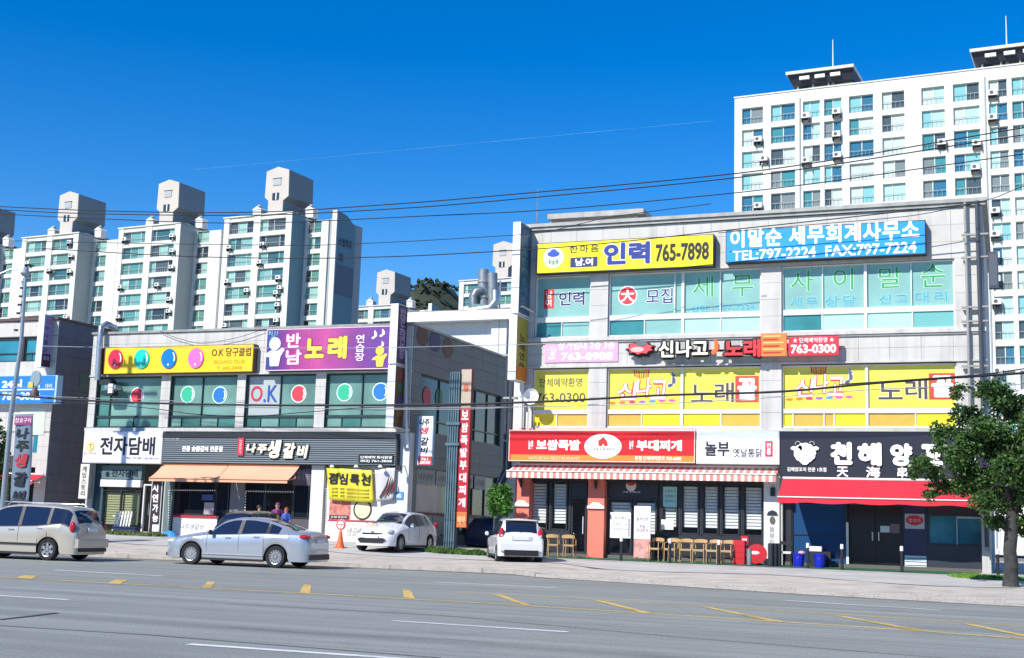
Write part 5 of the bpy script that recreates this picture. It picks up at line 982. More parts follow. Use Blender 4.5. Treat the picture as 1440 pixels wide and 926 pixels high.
def apt_module(t, m0, dz, rows, nxt=None, end=False, leftwing=False, lowz=0):
    roof = RZ+dz; b = MB()
    wins = [(1.1, 6.2), (7.6, 12.8)]; wt0 = 50.75+dz; wh = 2.08; sb = 3.8; D_ = 12
    b.box(m0, .75, lowz, m0+14, D_, roof-.1)
    for a, c in ((0, 1.1), (6.2, 7.6), (12.8, 14)): b.box(m0+a, 0, lowz, m0+c, .75, roof)
    for a, c in wins:
        b.box(m0+a, .1, wt0, m0+c, .75, roof)
        for k in range(rows): zt = wt0-wh-k*FH; b.box(m0+a, .1, zt-(FH-wh) if k < rows-1 else lowz, m0+c, .75, zt)
    b.build('wall', M_aw, t)
    for k in range(rows):
        for a, c in wins: awin(t, m0+a, wt0-wh-k*FH, c-a, wh, .45)
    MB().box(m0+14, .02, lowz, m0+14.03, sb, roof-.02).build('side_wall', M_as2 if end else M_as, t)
    # recess with one window column, then a pier
    e = 18.75 if end else 23.4
    b = MB(); b.box(m0+14.03, sb+.4, lowz, m0+e, D_, roof-.9); b.box(m0+17.35, sb-.1, lowz, m0+(18.75 if end else 19.9), sb+.4, roof-.8)
    b.box(m0+14.03, sb, lowz, m0+14.6, sb+.4, roof-.9)
    for k in range(rows): b.box(m0+14.6, sb-.1, wt0-wh-k*FH-(FH-wh), m0+17.35, sb+.4, wt0-wh-k*FH)
    b.box(m0+14.6, sb-.1, wt0, m0+17.35, sb+.4, roof-.8); b.build('wing_wall', M_aw, t)
    MB().box(m0+14.04, .5, roof-1., m0+(e if not end else 18.7), sb-.1, roof-.99)
    for k in range(rows): awin(t, m0+14.6, wt0-wh-k*FH, 2.75, wh, sb+.15)
    for k in range(rows):
        if not end: MB().box(m0+21.3, sb+.33, wt0-wh-k*FH+.1, m0+22.1, sb+.41, wt0-k*FH).build('slot_window', GL_[3], t)
    # roof slab with low hipped roof, vents
    b = MB(); b.add([(m0-.15, -.1, roof), (m0+14.15, -.1, roof), (m0+14.15, D_+.1, roof), (m0-.15, D_+.1, roof), (m0+2, 4.5, roof+1.15), (m0+12.2, 4.5, roof+1.15), (m0+12.2, 7.5, roof+1.15), (m0+2, 7.5, roof+1.15)], [(0,1,5,4), (1,2,6,5), (2,3,7,6), (3,0,4,7), (4,5,6,7), (3,2,1,0)]); b.build('roof', M_roofb, t)
    MB().box(m0-.2, -.15, roof-.02, m0+14.2, .1, roof+.18).build('parapet', M_aw, t)
    for vx, vy in ((4.6, 1.6), (13.3, 4.4)):
        v = MB(); v.box(m0+vx, vy, roof+.1, m0+vx+1.7, vy+1.4, roof+1.5); v.extr([(m0+vx-.15, roof+1.5), (m0+vx+1.85, roof+1.5), (m0+vx+.85, roof+2.1)], vy-.1, vy+1.5); v.build('roof_vent', M_aw, t)
        MB().lathe([(.25, 0), (.4, .1), (.3, .35), (0, .5)], (m0+vx+.85, vy+.6, roof+2.05), n=8).build('vent_cap', M_as, t)
    # lift shaft
    poly = [(m0+8.2, roof-.3), (m0+11.2, roof-.3), (m0+11.2, roof+2.5), (m0+12.25, roof+3.2), (m0+12.1, roof+7.7), (m0+9.85, roof+8.4), (m0+7.5, roof+7.8), (m0+7.4, roof+3.3), (m0+8.15, roof+2.7)]
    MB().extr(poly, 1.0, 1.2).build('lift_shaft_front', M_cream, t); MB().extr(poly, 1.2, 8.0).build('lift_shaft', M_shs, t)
    MB().box(m0+9., .9, roof+5.2, m0+10.6, 1.0, roof+6.3).build('shaft_window', mat('shaft_window_pale', (.4, .42, .42), .4), t); MB().box(m0+8.9, .9, roof+5.2+1.1, m0+10.7, .99, roof+6.45).build('shaft_window_head', GL_[3], t)
    MB().box(m0+9., .9, roof+2.7, m0+10.3, 1.0, roof+3.9).build('shaft_window', GL_[3], t); MB().box(m0+9.65, .88, roof+2.7, m0+9.9, .9, roof+3.9).build('shaft_mullion', M_aw, t)
    if end:
        MB().box(m0+18.75, sb+.2, lowz, m0+19.6, D_, roof-.6).build('wing_wall', M_as, t)
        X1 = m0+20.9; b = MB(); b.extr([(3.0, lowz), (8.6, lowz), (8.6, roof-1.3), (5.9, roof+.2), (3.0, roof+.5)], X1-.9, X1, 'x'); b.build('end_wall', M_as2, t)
        MB().box(X1-.9, 2.9, lowz, X1, 3.2, roof+.5).build('end_fin', M_aw, t); MB().box(m0+19.6, 4, lowz, X1-.9, D_, roof-.4).build('wing_wall', M_as, t)
        return X1
    if leftwing:
        b = MB(); b.box(m0-8, sb+.4, lowz, m0, D_, roof-.9); b.build('wing_wall', M_aw, t)
        for k in range(rows): awin(t, m0-3.4, wt0-wh-k*FH, 2.75, wh, sb+.2)
TH = R(5)
O1 = (-90., 176.)
ap = thing('apartment_building', 'long white apartment block with three cream lift shafts at the left', 'building', (O1[0], O1[1], 0), -TH, local=True)
for m0, r_ in ((-103.9, 6), (-80.4, 8), (-56.8, 9)): apt_module(ap, m0, 0, r_, lowz=0)
X1 = apt_module(ap, -33.3, 0, 9, end=True)
b = MB(); b.box(X1, 3.25, 38, X1+.02, 8.58, 43.2).build('painted_band', mat('apartment_band', (.12, .16, .22), .75), ap)
def local_text(s, y0, z0, y1, z1, x, parent): text(s, y0, z0, y1, z1, x, flat('1e2a4a'), parent, face='+X', bold=.06, depth=.01)
local_text('스빌리지', 3.6, 46.2, 7.6, 47.7, X1+.01, ap); local_text('101', 3.9, 43.6, 5.3, 45.1, X1+.01, ap)
O2 = (-90., 247.)
for (u, v), lab, rws, lw in (((540, 378), 'distant white apartment block with one cream lift shaft above the purple sign', 2, True), ((705, 338), 'distant white apartment block behind the silver roof ducts', 5, True)):
    xa_, za_ = PL(u, v, O2, TH); t = thing('apartment_building', lab, 'building', (O2[0], O2[1], 0), -TH, local=True); apt_module(t, xa_-9.85, za_-59.9, rws, end=True, leftwing=lw)
# ---- right tower
O3, T3 = (0., 150.), R(4.3)
tw = thing('apartment_tower', 'tall white apartment tower with many windows and roof canopies at the right', 'building', (0, 150, 0), -T3, local=True)
Q = lambda u, v: PL(u, v, O3, T3)
cols = [(1043.5, 1073), (1084, 1118), (1129, 1153), (1158.7, 1183.5), (1193.8, 1228), (1240, 1271.5), (1295.6, 1328), (1340, 1377), (1390, 1416), (1422.5, 1450)]
vy = lambda u: 153-(u-1045)*.112
CX = [(Q(a, vy(a)+10)[0], Q(c, vy(c)+10)[0]) for a, c in cols]
tx0 = Q(1033, 150)[0]; tx1 = CX[-1][1]+14; CX += [(CX[-1][1]+1.2, CX[-1][1]+4.4), (CX[-1][1]+6, CX[-1][1]+9.4)]
zr = Q(1033, 138)[1]; zt0 = Q(1045, 153)[1]
nr = [8, 8, 8, 8, 8, 8, 8, 8, 17, 17, 17, 10]
b = MB(); b.box(tx0, .6, 0, tx1, 13, zr-.4); b.box(tx0, 0, zt0, tx1, .6, zr)
edges = [tx0]+[e for c in CX for e in c]+[tx1]
for i in range(0, len(edges), 2): b.box(edges[i], 0, 0, edges[i+1], .6, zt0)
for (a, c), n_ in zip(CX, nr):
    for k in range(n_): zt = zt0-2.1-k*FH; b.box(a, .05, zt-.7 if k < n_-1 else 0, c, .6, zt)
b.build('wall', M_aw, tw)
for (a, c), n_ in zip(CX, nr):
    for k in range(n_): awin(tw, a, zt0-2.1-k*FH, c-a, 2.1, .3, pal=TWP)
for u in (1128, 1389.5): x = Q(u, 170)[0]; MB().box(x-.35, -.12, 0, x-.2, 0, zr-1).build('joint_strip', M_as, tw)
MB().box(tx0-.1, -.1, zr-.05, tx1, 13, zr+.1).build('parapet', M_aw, tw)
def canopy(u0, u1, lab_rows):
    x0 = Q(u0, 118)[0]; x1 = Q(u1, 118)[0]; zb_ = zr+.75
    MB().box(x0+2.2, 1.4, zr, x1-.4, 8, zb_+.6).build('roof_room', M_aw, tw)
    b = MB(); b.add([(x0+.5, .2, zb_), (x1-.1, .2, zb_), (x1-.1, 8, zb_), (x0+.5, 8, zb_), (x0, -.5, zb_+1.15), (x1, -.5, zb_+1.15), (x1, 9, zb_+1.15), (x0, 9, zb_+1.15)], [(0,3,2,1), (4,5,6,7), (0,1,5,4), (1,2,6,5), (2,3,7,6), (3,0,4,7)]); b.build('canopy', mat('canopy_dark', (.03, .035, .06), .6), tw)
    MB().box(x0-.1, -.75, zb_+1.15, x1+.1, 9.1, zb_+1.5).build('canopy_slab', M_aw, tw)
    n_ = max(3, int((x1-x0)/2.6)); 
    for k in range(n_):
        x = x0+1.5+k*(x1-x0-2.4)/n_; MB().box(x, -.42, zb_+.45, x+1.2, -.1, zb_+.85).build('canopy_light_slot', M_white, tw); MB().box(x-.5, .5, zr, x-.3, .8, zb_).build('canopy_post', M_as, tw)
canopy(1108, 1201, 3); canopy(1367, 1480, 4)
for u, vt, vb, lab in ((1170, 52, 103, 'thin lightning rod on the left roof canopy of the tower'), (1416, 18, 74, 'thin lightning rod on the right roof canopy of the tower')):
    x, z = PL(u, vb, O3, T3); z1 = PL(u, vt, O3, T3)[1]; wxp = (x*math.cos(T3), 150-x*math.sin(T3)); t = thing('lightning_rod', lab, 'rod', (*wxp, z-1)); MB().tube([(wxp[0], wxp[1]+1, z-1.2), (wxp[0], wxp[1]+1, z1)], [.1, .05], 6).build('mast', M_aw, t); MB().lathe([(.3, 0), (.2, .4)], (wxp[0], wxp[1]+1, z-1.2), n=8).build('base', M_as, t)
# ---- air conditioners
ac_proto = None
def acunit(u, v, O, th, label, group, s=1.):
    global ac_proto
    x, z = PL(u, v, O, th)
    if ac_proto is None:
        t = thing('air_conditioner', label, 'air conditioner', (0, 0, 0), 0, group, local=True)
        MB().box(-.55, -.25, -.38, .55, .2, .38).build('casing', M_white, t); MB().disc(-.1, 0, .27, .27, -.27, -.251, 14).build('fan_grille', mat('fan_grille', (.08, .09, .1), .6), t)
        b = MB(); b.box(-.6, -.3, -.5, .6, .6, -.42); b.box(-.55, -.25, -.95, -.47, .5, -.5); b.box(.47, -.25, -.95, .55, .5, -.5); b.build('bracket', M_black, t); ac_proto = t
    else: t = copy_tree(ac_proto); t['label'] = label; t['group'] = group
    yo = -.35; c, s_ = math.cos(th), math.sin(th)
    t.location = (O[0]+x*c+yo*s_, O[1]-x*s_+yo*c, z); t.rotation_euler = (0, 0, -th); t.scale = (s, s, s); return t
def labeled(pts, O, th, bname, group, s=1.):
    P_l = [(PL(u, v, O, th), (u, v)) for u, v in pts]; rows = {}
    for (x, z), uv in P_l: rows.setdefault(round((z-50)/2.8) if bname.startswith('left') else round((z-50)/2.8), []).append((x, uv))
    ks = sorted(rows, reverse=True)
    for i, k in enumerate(ks):
        row = sorted(rows[k]); n = len(row)
        for j, (x, uv) in enumerate(row):
            which = ['the only one'] if n == 1 else [ORDW[q] for q in range(n)]
            lab = f"white air conditioner, {(which[0] if n == 1 else which[j]+' from left')} in the {ORDW[i]} highest row on the {bname}"
            acunit(*uv, O, th, lab, group, s)
labeled([(1133.5, 164), (1177, 158), (1067, 197), (1177, 190), (1075, 224), (1134, 226.5), (1178, 219), (1325, 201), (1374, 202), (1396, 132), (1396, 166), (1067, 290), (1372, 236), (1400, 297), (1400, 330), (1400, 360), (1401, 393), (1402, 425), (1404, 522), (1404, 555)], O3, T3, 'right tower', 'air conditioners on the right tower', .85)
labeled([(99.7, 341), (102, 360), (41, 370), (100, 382), (71, 380), (244, 332), (244, 353), (177, 337), (243, 376), (171, 404), (223, 401), (240, 421), (168.5, 446), (324, 348), (371, 344), (366.6, 369), (321, 396), (393, 391), (395, 405), (390, 412), (392, 429), (390, 451), (348.6, 409), (95, 446), (318, 458), (239, 438)], O1, TH, 'left apartment block', 'air conditioners on the left apartment block', .78)
# ================================================================== vehicles
def pchip(pts):
    xs = [p[0] for p in pts]; ys = [p[1] for p in pts]; n = len(xs); h = [xs[i+1]-xs[i] for i in range(n-1)]; d = [(ys[i+1]-ys[i])/h[i] for i in range(n-1)]; m_ = [d[0]]+[0 if d[i-1]*d[i] <= 0 else 2*d[i-1]*d[i]/(d[i-1]+d[i]) for i in range(1, n-1)]+[d[-1]]
    def f(x):
        if x <= xs[0]: return ys[0]
        if x >= xs[-1]: return ys[-1]
        i = max(j for j in range(n-1) if xs[j] <= x); t = (x-xs[i])/h[i]
        return ys[i]*(2*t**3-3*t*t+1)+h[i]*m_[i]*(t**3-2*t*t+t)+ys[i+1]*(-2*t**3+3*t*t)+h[i]*m_[i+1]*(t**3-t*t)
    return f
M_tyre = mat('tyre_rubber', (.015, .015, .017), .85); M_rim = mat('alloy_rim', (.55, .56, .58), .3, metal=.8); M_cglass = mat('car_glass', (.012, .018, .04), .04, spec=.8)
M_red = mat('tail_light_red', (.45, .01, .02), .2, coat=.5); M_lamp = mat('head_light_lens', (.55, .58, .6), .12, coat=.5); M_plate = mat('number_plate', (.75, .76, .75), .5); M_trim = mat('black_trim', (.015, .015, .018), .5)
def wheel_mesh(r=.33, spokes=10):
    ty = MB().lathe([(r*.66, -.10), (r*.92, -.105), (r*.985, -.08), (r, -.04), (r, .04), (r*.985, .08), (r*.92, .105), (r*.66, .10)], (0,0,0), 'y', 28, cap=False)
    ri = MB().lathe([(r*.67, -.07), (r*.64, -.095), (r*.60, -.09), (r*.60, .08)], (0,0,0), 'y', 28, cap=False); sp = MB()
    sp.lathe([(r*.60, .0), (r*.60, .02)], (0,0,0), 'y', 24)
    ri.lathe([(r*.17, -.085), (r*.14, -.095)], (0,0,0), 'y', 14)
    for k in range(spokes):
        a = 2*math.pi*k/spokes; wd = .030 if spokes > 7 else .055
        q = MB(); q.extr([(r*.1, -wd), (r*.62, -wd*.75), (r*.62, wd*.75), (r*.1, wd)], -.082, -.05); q.rot(Matrix.Rotation(a, 4, 'Y')); ri.add(q.v, q.f)
    return ty, ri, sp
def car(label, loc, rz, L2, prof, belt, hw, rw, wb, paint, glassx, sidex, wr=.33, zl=.20, spokes=10, cat='car', group=None, extras=None, name='parked_car', archr=None, greycap=True):
    """prof/belt/hw: (x, value) from rear (-) to front (+); glassx: ((rear window), (windscreen)) x ranges; sidex: side window ranges"""
    P_, B_, H_ = pchip(sorted(prof)), pchip(sorted(belt)), pchip(sorted(hw)); xr, xf = sorted(prof)[0][0], sorted(prof)[-1][0]
    ra = archr or wr+.055
    st = set([round(xr+(xf-xr)*i/90, 4) for i in range(91)])
    for xc in wb:
        for i in range(25): st.add(round(xc+ra*math.cos(math.pi*i/24), 4))
    for a, c in list(glassx)+list(sidex): st.add(round(a, 4)); st.add(round(c, 4))
    for d in (.005, .012, .022, .035): st.add(round(xr+d, 4)); st.add(round(xf-d, 4))
    st = sorted(st); st = [s_ for i, s_ in enumerate(st) if i == 0 or s_-st[i-1] > .003 or s_ in (round(glassx[0][0], 4),)]
    rows = []
    for x in st:
        zt = P_(x); zb_ = min(B_(x), zt-.03); w_ = H_(x); h = zt-zb_; k = max(0., min(1., (h-.04)/.34)); k = k*k*(3-2*k)
        zlow = zl
        if x > xf-.5: zlow = zl+.0
        for xc in wb:
            dx = abs(x-xc)
            if dx < ra: zlow = max(zlow, wr+math.sqrt(max(0, ra*ra-dx*dx)))
        zlow = min(zlow, zb_-.08); tw = w_*.86*(1-k)+min(rw, w_*.9)*k
        z6 = zt-(.095*k+(1-k)*h*.5); z7 = zt-(.035*k+(1-k)*h*.22)
        rows.append([(w_*.965, zlow), (w_*.985, zlow+(zb_-zlow)*.2), (w_, zlow+(zb_-zlow)*.52), (w_*.99, zlow+(zb_-zlow)*.82), (w_*.955, zb_), (w_*.925 if k > .3 else w_*.925, zb_+min(.02, h*.2)),
                     (tw, z6), (tw*.72*(1-k)/.86+(tw-.07)*k if False else (w_*.72*(1-k)+(min(rw, w_*.9)-.07)*k), z7), ((w_*.4)*(1-k)+rw*.5*k, zt-.006), (0, zt)])
    vs = []; ncol = 19
    for x, r_ in zip(st, rows):
        full = [(-y, z) for y, z in r_]+[(y, z) for y, z in reversed(r_[:-1])]
        vs += [(x, y, z) for y, z in full]
    body, ws, rwn, side = [], [], [], {}
    for i in range(len(st)-1):
        xm_ = (st[i]+st[i+1])/2
        for j in range(ncol-1):
            f_ = (i*ncol+j, i*ncol+j+1, (i+1)*ncol+j+1, (i+1)*ncol+j); h_ = P_(xm_)-B_(xm_); seg = j if j < 9 else 17-j
            if seg in (7, 8) and glassx[1][0] < xm_ < glassx[1][1]: ws.append(f_)
            elif seg in (7, 8) and glassx[0][0] < xm_ < glassx[0][1]: rwn.append(f_)
            elif seg == 5 and h_ > .10 and any(a < xm_ < c for a, c in sidex): side.setdefault((next(q for q, (a, c) in enumerate(sidex) if a < xm_ < c), j < 9), []).append(f_)
            else: body.append(f_)
    body.append(tuple(range(ncol))); body.append(tuple((len(st)-1)*ncol+j for j in range(ncol-1, -1, -1)))
    t = thing(name, label, cat, loc, rz, group, local=True)
    def sub(fs, nm, m_, smooth=True, par=None):
        used = sorted({i for f in fs for i in f}); mp = {o_: n_ for n_, o_ in enumerate(used)}; b = MB(); b.v = [vs[i] for i in used]; b.f = [tuple(mp[i] for i in f) for f in fs]; return b.build(nm, m_, par or t, smooth=smooth)
    sub(body, 'body', paint); sub(ws, 'windscreen', M_cglass); sub(rwn, 'rear_window', M_cglass)
    for k_, fs in side.items(): sub(fs, 'side_window', M_cglass)
    MB().box(xr+.25, -H_(0)*.70, zl-.02, xf-.25, H_(0)*.70, .52).build('underbody', M_trim, t)
    ty, ri, sp = wheel_mesh(wr, spokes); mt, mr, ms = ty.mesh('tyre', M_tyre, smooth=True), ri.mesh('rim', M_rim), sp.mesh('wheel_back', M_trim)
    for xc in wb:
        for s_ in (-1, 1):
            y = s_*(H_(xc)-.115); w_ = place(mt, 'wheel', t, loc=(xc, y, wr), rot=(0, rnd.random()*3, 0)); w_.rotation_euler = (0, rnd.random(), 0 if s_ < 0 else math.pi); place(mr, 'rim', w_); place(ms, 'wheel_back', w_)
    # door seams, handles, mirrors
    zq = lambda x, fz: zl+(B_(x)-zl)*fz
    for x in extras.get('seams', ()):
        for s_ in (-1, 1): MB().tube([(x, s_*(H_(x)*.972), zl+.1), (x, s_*(H_(x)+.001), zq(x, .52)), (x, s_*(H_(x)*.991), zq(x, .82)), (x, s_*(H_(x)*.957), B_(x))], .006, 4).build('door_seam', M_trim, t)
    for x in extras.get('handles', ()):
        for s_ in (-1, 1): MB().box(x-.09, s_*(H_(x)*.985)-.02, B_(x)-.10, x+.09, s_*(H_(x)*.985)+.02, B_(x)-.065).build('door_handle', extras.get('handle_mat', M_rim), t)
    for s_ in (-1, 1):      # bright strip under the side glass, gutter along the roof, sill
        a, c = sidex[0][0], sidex[-1][1]; MB().tube([(a+(c-a)*i/14, s_*(H_(a+(c-a)*i/14)*.945+.004), B_(a+(c-a)*i/14)+.006) for i in range(15)], .011, 5).build('waist_strip', M_rim if 'saloon' in label else M_trim, t)
        MB().box(wb[1]+ra, s_*H_(0)*.975-.02, zl-.035, wb[0]-ra, s_*H_(0)*.975+.012, zl+.035).build('sill', M_trim, t)
    for (a, c) in list(zip(sidex, sidex[1:])):
        for s_ in (-1, 1):
            xp_ = (a[1]+c[0])/2; pw = (c[0]-a[1])/2+.012; zt_c = P_(xp_); MB().add([(xp_-pw, s_*(H_(xp_)*.93+.004), B_(xp_)+.02), (xp_+pw, s_*(H_(xp_)*.93+.004), B_(xp_)+.02), (xp_+pw, s_*(min(rw, H_(xp_)*.9)+.006), zt_c-.10), (xp_-pw, s_*(min(rw, H_(xp_)*.9)+.006), zt_c-.10)], [(0,1,2,3)]).build('door_pillar', M_trim, t)
    xw = glassx[1][1]; MB().tube([(xw+.02, .05, P_(xw)+.015), (xw-.16, -.42, P_(xw-.16)+.02)], .009, 4).build('wiper', M_trim, t)
    MB().tube([(xw+.06, -H_(xw)*.72, P_(xw+.06)-.02), (xw+.04, 0, P_(xw+.04)+.004), (xw+.06, H_(xw)*.72, P_(xw+.06)-.02)], .006, 4).build('bonnet_seam', M_trim, t)
    xm_ = extras['mirror']
    for s_ in (-1, 1):
        MB().lathe([(.0, -.05), (.05, -.045), (.075, 0), (.065, .04), (.0, .05)], (xm_, s_*(H_(xm_)+.08), B_(xm_)+.09), 'x', 12).build('wing_mirror', extras.get('mirror_mat', paint), t, smooth=True)
    for nm, b, m_ in extras.get('parts', ()): b.build(nm, m_, t)
    return t
def patch(x0, x1, y0, y1, z0, z1): return MB().box(x0, y0, z0, x1, y1, z1)
def blob(cx, cy, cz, rx, ry, rz, n=12):
    b = MB(); vs = []; k = 7
    for i in range(k):
        a = -math.pi/2+math.pi*(i+.5)/k
        for j in range(n): c = 2*math.pi*j/n; vs.append((cx+rx*math.cos(a)*math.cos(c), cy+ry*math.cos(a)*math.sin(c), cz+rz*math.sin(a)))
    fs = [(i*n+j, i*n+(j+1) % n, (i+1)*n+(j+1) % n, (i+1)*n+j) for i in range(k-1) for j in range(n)]+[tuple(range(n-1, -1, -1)), tuple((k-1)*n+j for j in range(n))]
    return b.add(vs, fs)
paint = lambda n, c, metal=.0, r=.28: mat('car_paint_'+n, c, r, metal=metal, coat=.8)
# silver saloon: nose to -X
sed = dict(prof=[(-2.41, .62), (-2.40, .86), (-2.36, 1.02), (-2.2, 1.09), (-1.95, 1.12), (-1.45, 1.28), (-.95, 1.41), (-.4, 1.47), (.05, 1.455), (.45, 1.36), (1.02, 1.03), (1.5, .95), (1.95, .86), (2.25, .76), (2.37, .62), (2.41, .50)],
           belt=[(-2.41, .80), (-2.1, .97), (-1.2, .98), (0, .93), (1, .88), (1.8, .78), (2.41, .55)], hw=[(-2.41, .66), (-2.33, .80), (-2.1, .87), (-1.4, .915), (1.3, .915), (1.9, .87), (2.25, .75), (2.41, .5)], rw=.60)
Y0s = 33.86
rear = [('tail_light', blob(-2.22, s*.72, .93, .20, .155, .075), M_red) for s in (-1, 1)]+[('number_plate', patch(-2.435, -2.40, -.26, .26, .74, .86), M_plate), ('bumper_insert', patch(-2.43, -2.36, -.7, .7, .26, .42), M_trim), ('boot_line', patch(-2.425, -2.39, -.62, .62, .895, .905), M_rim),
        ('head_light', blob(2.12, -.66, .68, .25, .14, .075), M_lamp), ('head_light', blob(2.12, .66, .68, .25, .14, .075), M_lamp), ('grille', patch(2.36, 2.42, -.38, .38, .40, .56), M_trim), ('lower_intake', patch(2.30, 2.40, -.6, .6, .24, .34), M_trim)]
rear += [('side_skirt_line', patch(-1.0, 1.0, s*.915-.012, s*.915+.012, .33, .345), M_rim) for s in (-1, 1)]
fx = (G(258, 793)[0]+G(379, 799.5)[0])/2
car('silver saloon car with dark windows and multi spoke wheels driving left past the orange awnings', (-21.78, 33.95, 0), math.pi+R(5.5), 2.41, sed['prof'], sed['belt'], sed['hw'], sed['rw'], (1.40, -1.395), paint('silver', (.46, .50, .56), .55, .3), ((-1.92, -.98), (.22, .98)), ((-1.45, -1.12), (-1.03, -.22), (-.12, .78)), wr=.325, spokes=14, name='silver_car',
    extras=dict(seams=(-.17, -1.0, .88), handles=(-.75, .18), mirror=.72, mirror_mat=M_trim, parts=rear))
# beige people carrier
van = dict(prof=[(-2.27, .55), (-2.262, .80), (-2.23, 1.0), (-2.17, 1.12), (-2.03, 1.40), (-1.93, 1.54), (-1.8, 1.61), (-1.2, 1.66), (-.3, 1.68), (.3, 1.63), (.65, 1.50), (1.35, 1.08), (1.8, .98), (2.05, .88), (2.2, .74), (2.27, .5)],
           belt=[(-2.27, .85), (-1.7, 1.08), (-.8, 1.0), (.5, .95), (1.3, .92), (1.9, .82), (2.27, .55)], hw=[(-2.27, .72), (-2.2, .82), (-1.9, .88), (-1.3, .91), (1.2, .91), (1.8, .86), (2.1, .76), (2.27, .5)], rw=.66)
vp = [('tail_light', blob(-2.10, s*.80, 1.0, .10, .085, .17), M_red) for s in (-1, 1)]+[('number_plate', patch(-2.30, -2.255, -.26, .26, .86, .98), M_plate), ('bumper', patch(-2.33, -2.1, -.80, .80, .40, .66), paint('beige', (.50, .47, .40), .3)), ('bumper_insert', patch(-2.335, -2.2, -.7, .7, .28, .39), M_trim)]
vp += [('roof_rail', MB().tube([(-1.6, s*.6, 1.60), (-1.5, s*.61, 1.69), (.2, s*.62, 1.70), (.35, s*.61, 1.62)], .018, 6), M_rim) for s in (-1, 1)]+[('side_moulding', patch(-1.0, 1.0, s*.915-.012, s*.915+.014, .44, .50), M_trim) for s in (-1, 1)]+[('rear_wiper', MB().tube([(-2.24, .1, 1.12), (-2.16, -.25, 1.28)], .012, 4), M_trim), ('aerial', MB().tube([(-1.7, 0, 1.62), (-1.8, 0, 1.74)], .012, 4), M_trim), ('head_light', blob(2.0, -.66, .78, .2, .13, .1), M_lamp), ('head_light', blob(2.0, .66, .78, .2, .13, .1), M_lamp)]
car('pale beige people carrier with roof rails cut by the left edge of the picture', (-28.25, 31.75, 0), math.pi+R(6), 2.27, van['prof'], van['belt'], van['hw'], van['rw'], (1.36, -1.34), paint('beige', (.50, .47, .40), .3), ((-2.16, -1.96), (.62, 1.30)), ((-1.98, -1.32), (-1.24, -.34), (-.25, 1.0)), wr=.325, spokes=6, name='beige_car', cat='people carrier',
    extras=dict(seams=(-.3, -1.28, .8), handles=(-1.05, -.05), mirror=.95, parts=vp))
# white hatchback facing the street
hat = dict(prof=[(-2.05, .55), (-2.04, .85), (-1.98, 1.02), (-1.85, 1.22), (-1.6, 1.36), (-1.0, 1.44), (-.3, 1.455), (.1, 1.40), (.85, 1.03), (1.3, .93), (1.7, .83), (1.95, .70), (2.03, .58), (2.05, .46)],
           belt=[(-2.05, .8), (-1.5, .98), (-.5, .93), (.6, .86), (1.4, .78), (2.05, .5)], hw=[(-2.05, .66), (-1.95, .80), (-1.5, .85), (1.2, .85), (1.7, .80), (1.95, .66), (2.05, .48)], rw=.57)
hp = [('head_light', blob(1.72, s*.60, .70, .26, .13, .085), M_lamp) for s in (-1, 1)]+[('grille', patch(1.96, 2.04, -.38, .38, .60, .655), M_trim), ('lower_intake', MB().extr([(-.45, .30), (.45, .30), (.55, .42), (.45, .48), (-.45, .48), (-.55, .42)], 1.97, 2.075, 'x'), M_trim), ('number_plate', patch(2.04, 2.09, -.26, .26, .47, .57), M_plate), ('tail_light', blob(-1.93, .72, .95, .1, .1, .14), M_red), ('tail_light', blob(-1.93, -.72, .95, .1, .1, .14), M_red), ('badge', MB().disc(0, 0, .06, .035, -.01, .01, 10).rot(Matrix.Translation((2.0, 0, .69))@Matrix.Rotation(R(90), 4, 'Z')), M_rim)]
hp += [('fog_light', blob(1.93, s*.60, .40, .05, .07, .05), M_lamp) for s in (-1, 1)]+[('roof_fin', MB().extr([(-.1, 0), (.1, 0), (-.06, .08)], -.02, .02).rot(Matrix.Translation((-1.3, 0, 1.40))), M_trim)]
wx_, wy_ = -21.35, 43.3
car('white hatchback parked nose to the street between the orange cone and the steel post', (wx_, wy_, .40), -math.pi/2+R(1), 2.05, hat['prof'], hat['belt'], hat['hw'], hat['rw'], (1.30, -1.27), paint('white', (.72, .73, .74), 0, .25), ((-1.93, -1.66), (.12, .82)), ((-1.55, -1.18), (-1.1, -.28), (-.18, .62)), wr=.30, spokes=10, name='white_car',
    extras=dict(seams=(-.23, -1.05, .72), handles=(-.8, .1), mirror=.62, parts=hp))
# small white hatchback seen from behind
sml = dict(prof=[(-1.80, .45), (-1.795, .72), (-1.77, .92), (-1.70, 1.05), (-1.58, 1.32), (-1.48, 1.44), (-1.3, 1.49), (-.5, 1.52), (.2, 1.46), (.95, 1.05), (1.3, .95), (1.6, .82), (1.75, .68), (1.8, .48)],
           belt=[(-1.8, .8), (-1.4, .95), (-.4, .92), (.6, .88), (1.3, .8), (1.8, .52)], hw=[(-1.80, .70), (-1.74, .77), (-1.4, .80), (1.1, .80), (1.5, .74), (1.8, .48)], rw=.60)
sp_ = [('tail_light', blob(-1.68, s*.66, .98, .09, .10, .20), M_red) for s in (-1, 1)]+[('tail_light_lens', blob(-1.74, s*.66, .92, .05, .05, .05), M_lamp) for s in (-1, 1)]+[('number_plate_recess', patch(-1.81, -1.76, -.34, .34, .78, .90), mat('car_paint_white2', (.6, .6, .6), .4)), ('number_plate', patch(-1.822, -1.80, -.26, .26, .79, .89), M_plate), ('bumper', patch(-1.86, -1.6, -.71, .71, .42, .66), paint('white', (.72, .73, .74))), ('bumper_insert', patch(-1.87, -1.6, -.58, .58, .26, .45), M_trim), ('rear_wiper', MB().tube([(-1.72, .05, 1.05), (-1.64, -.3, 1.16)], .012, 4), M_trim), ('spoiler', patch(-1.62, -1.35, -.55, .55, 1.44, 1.475), paint('white', (.72, .73, .74)))]
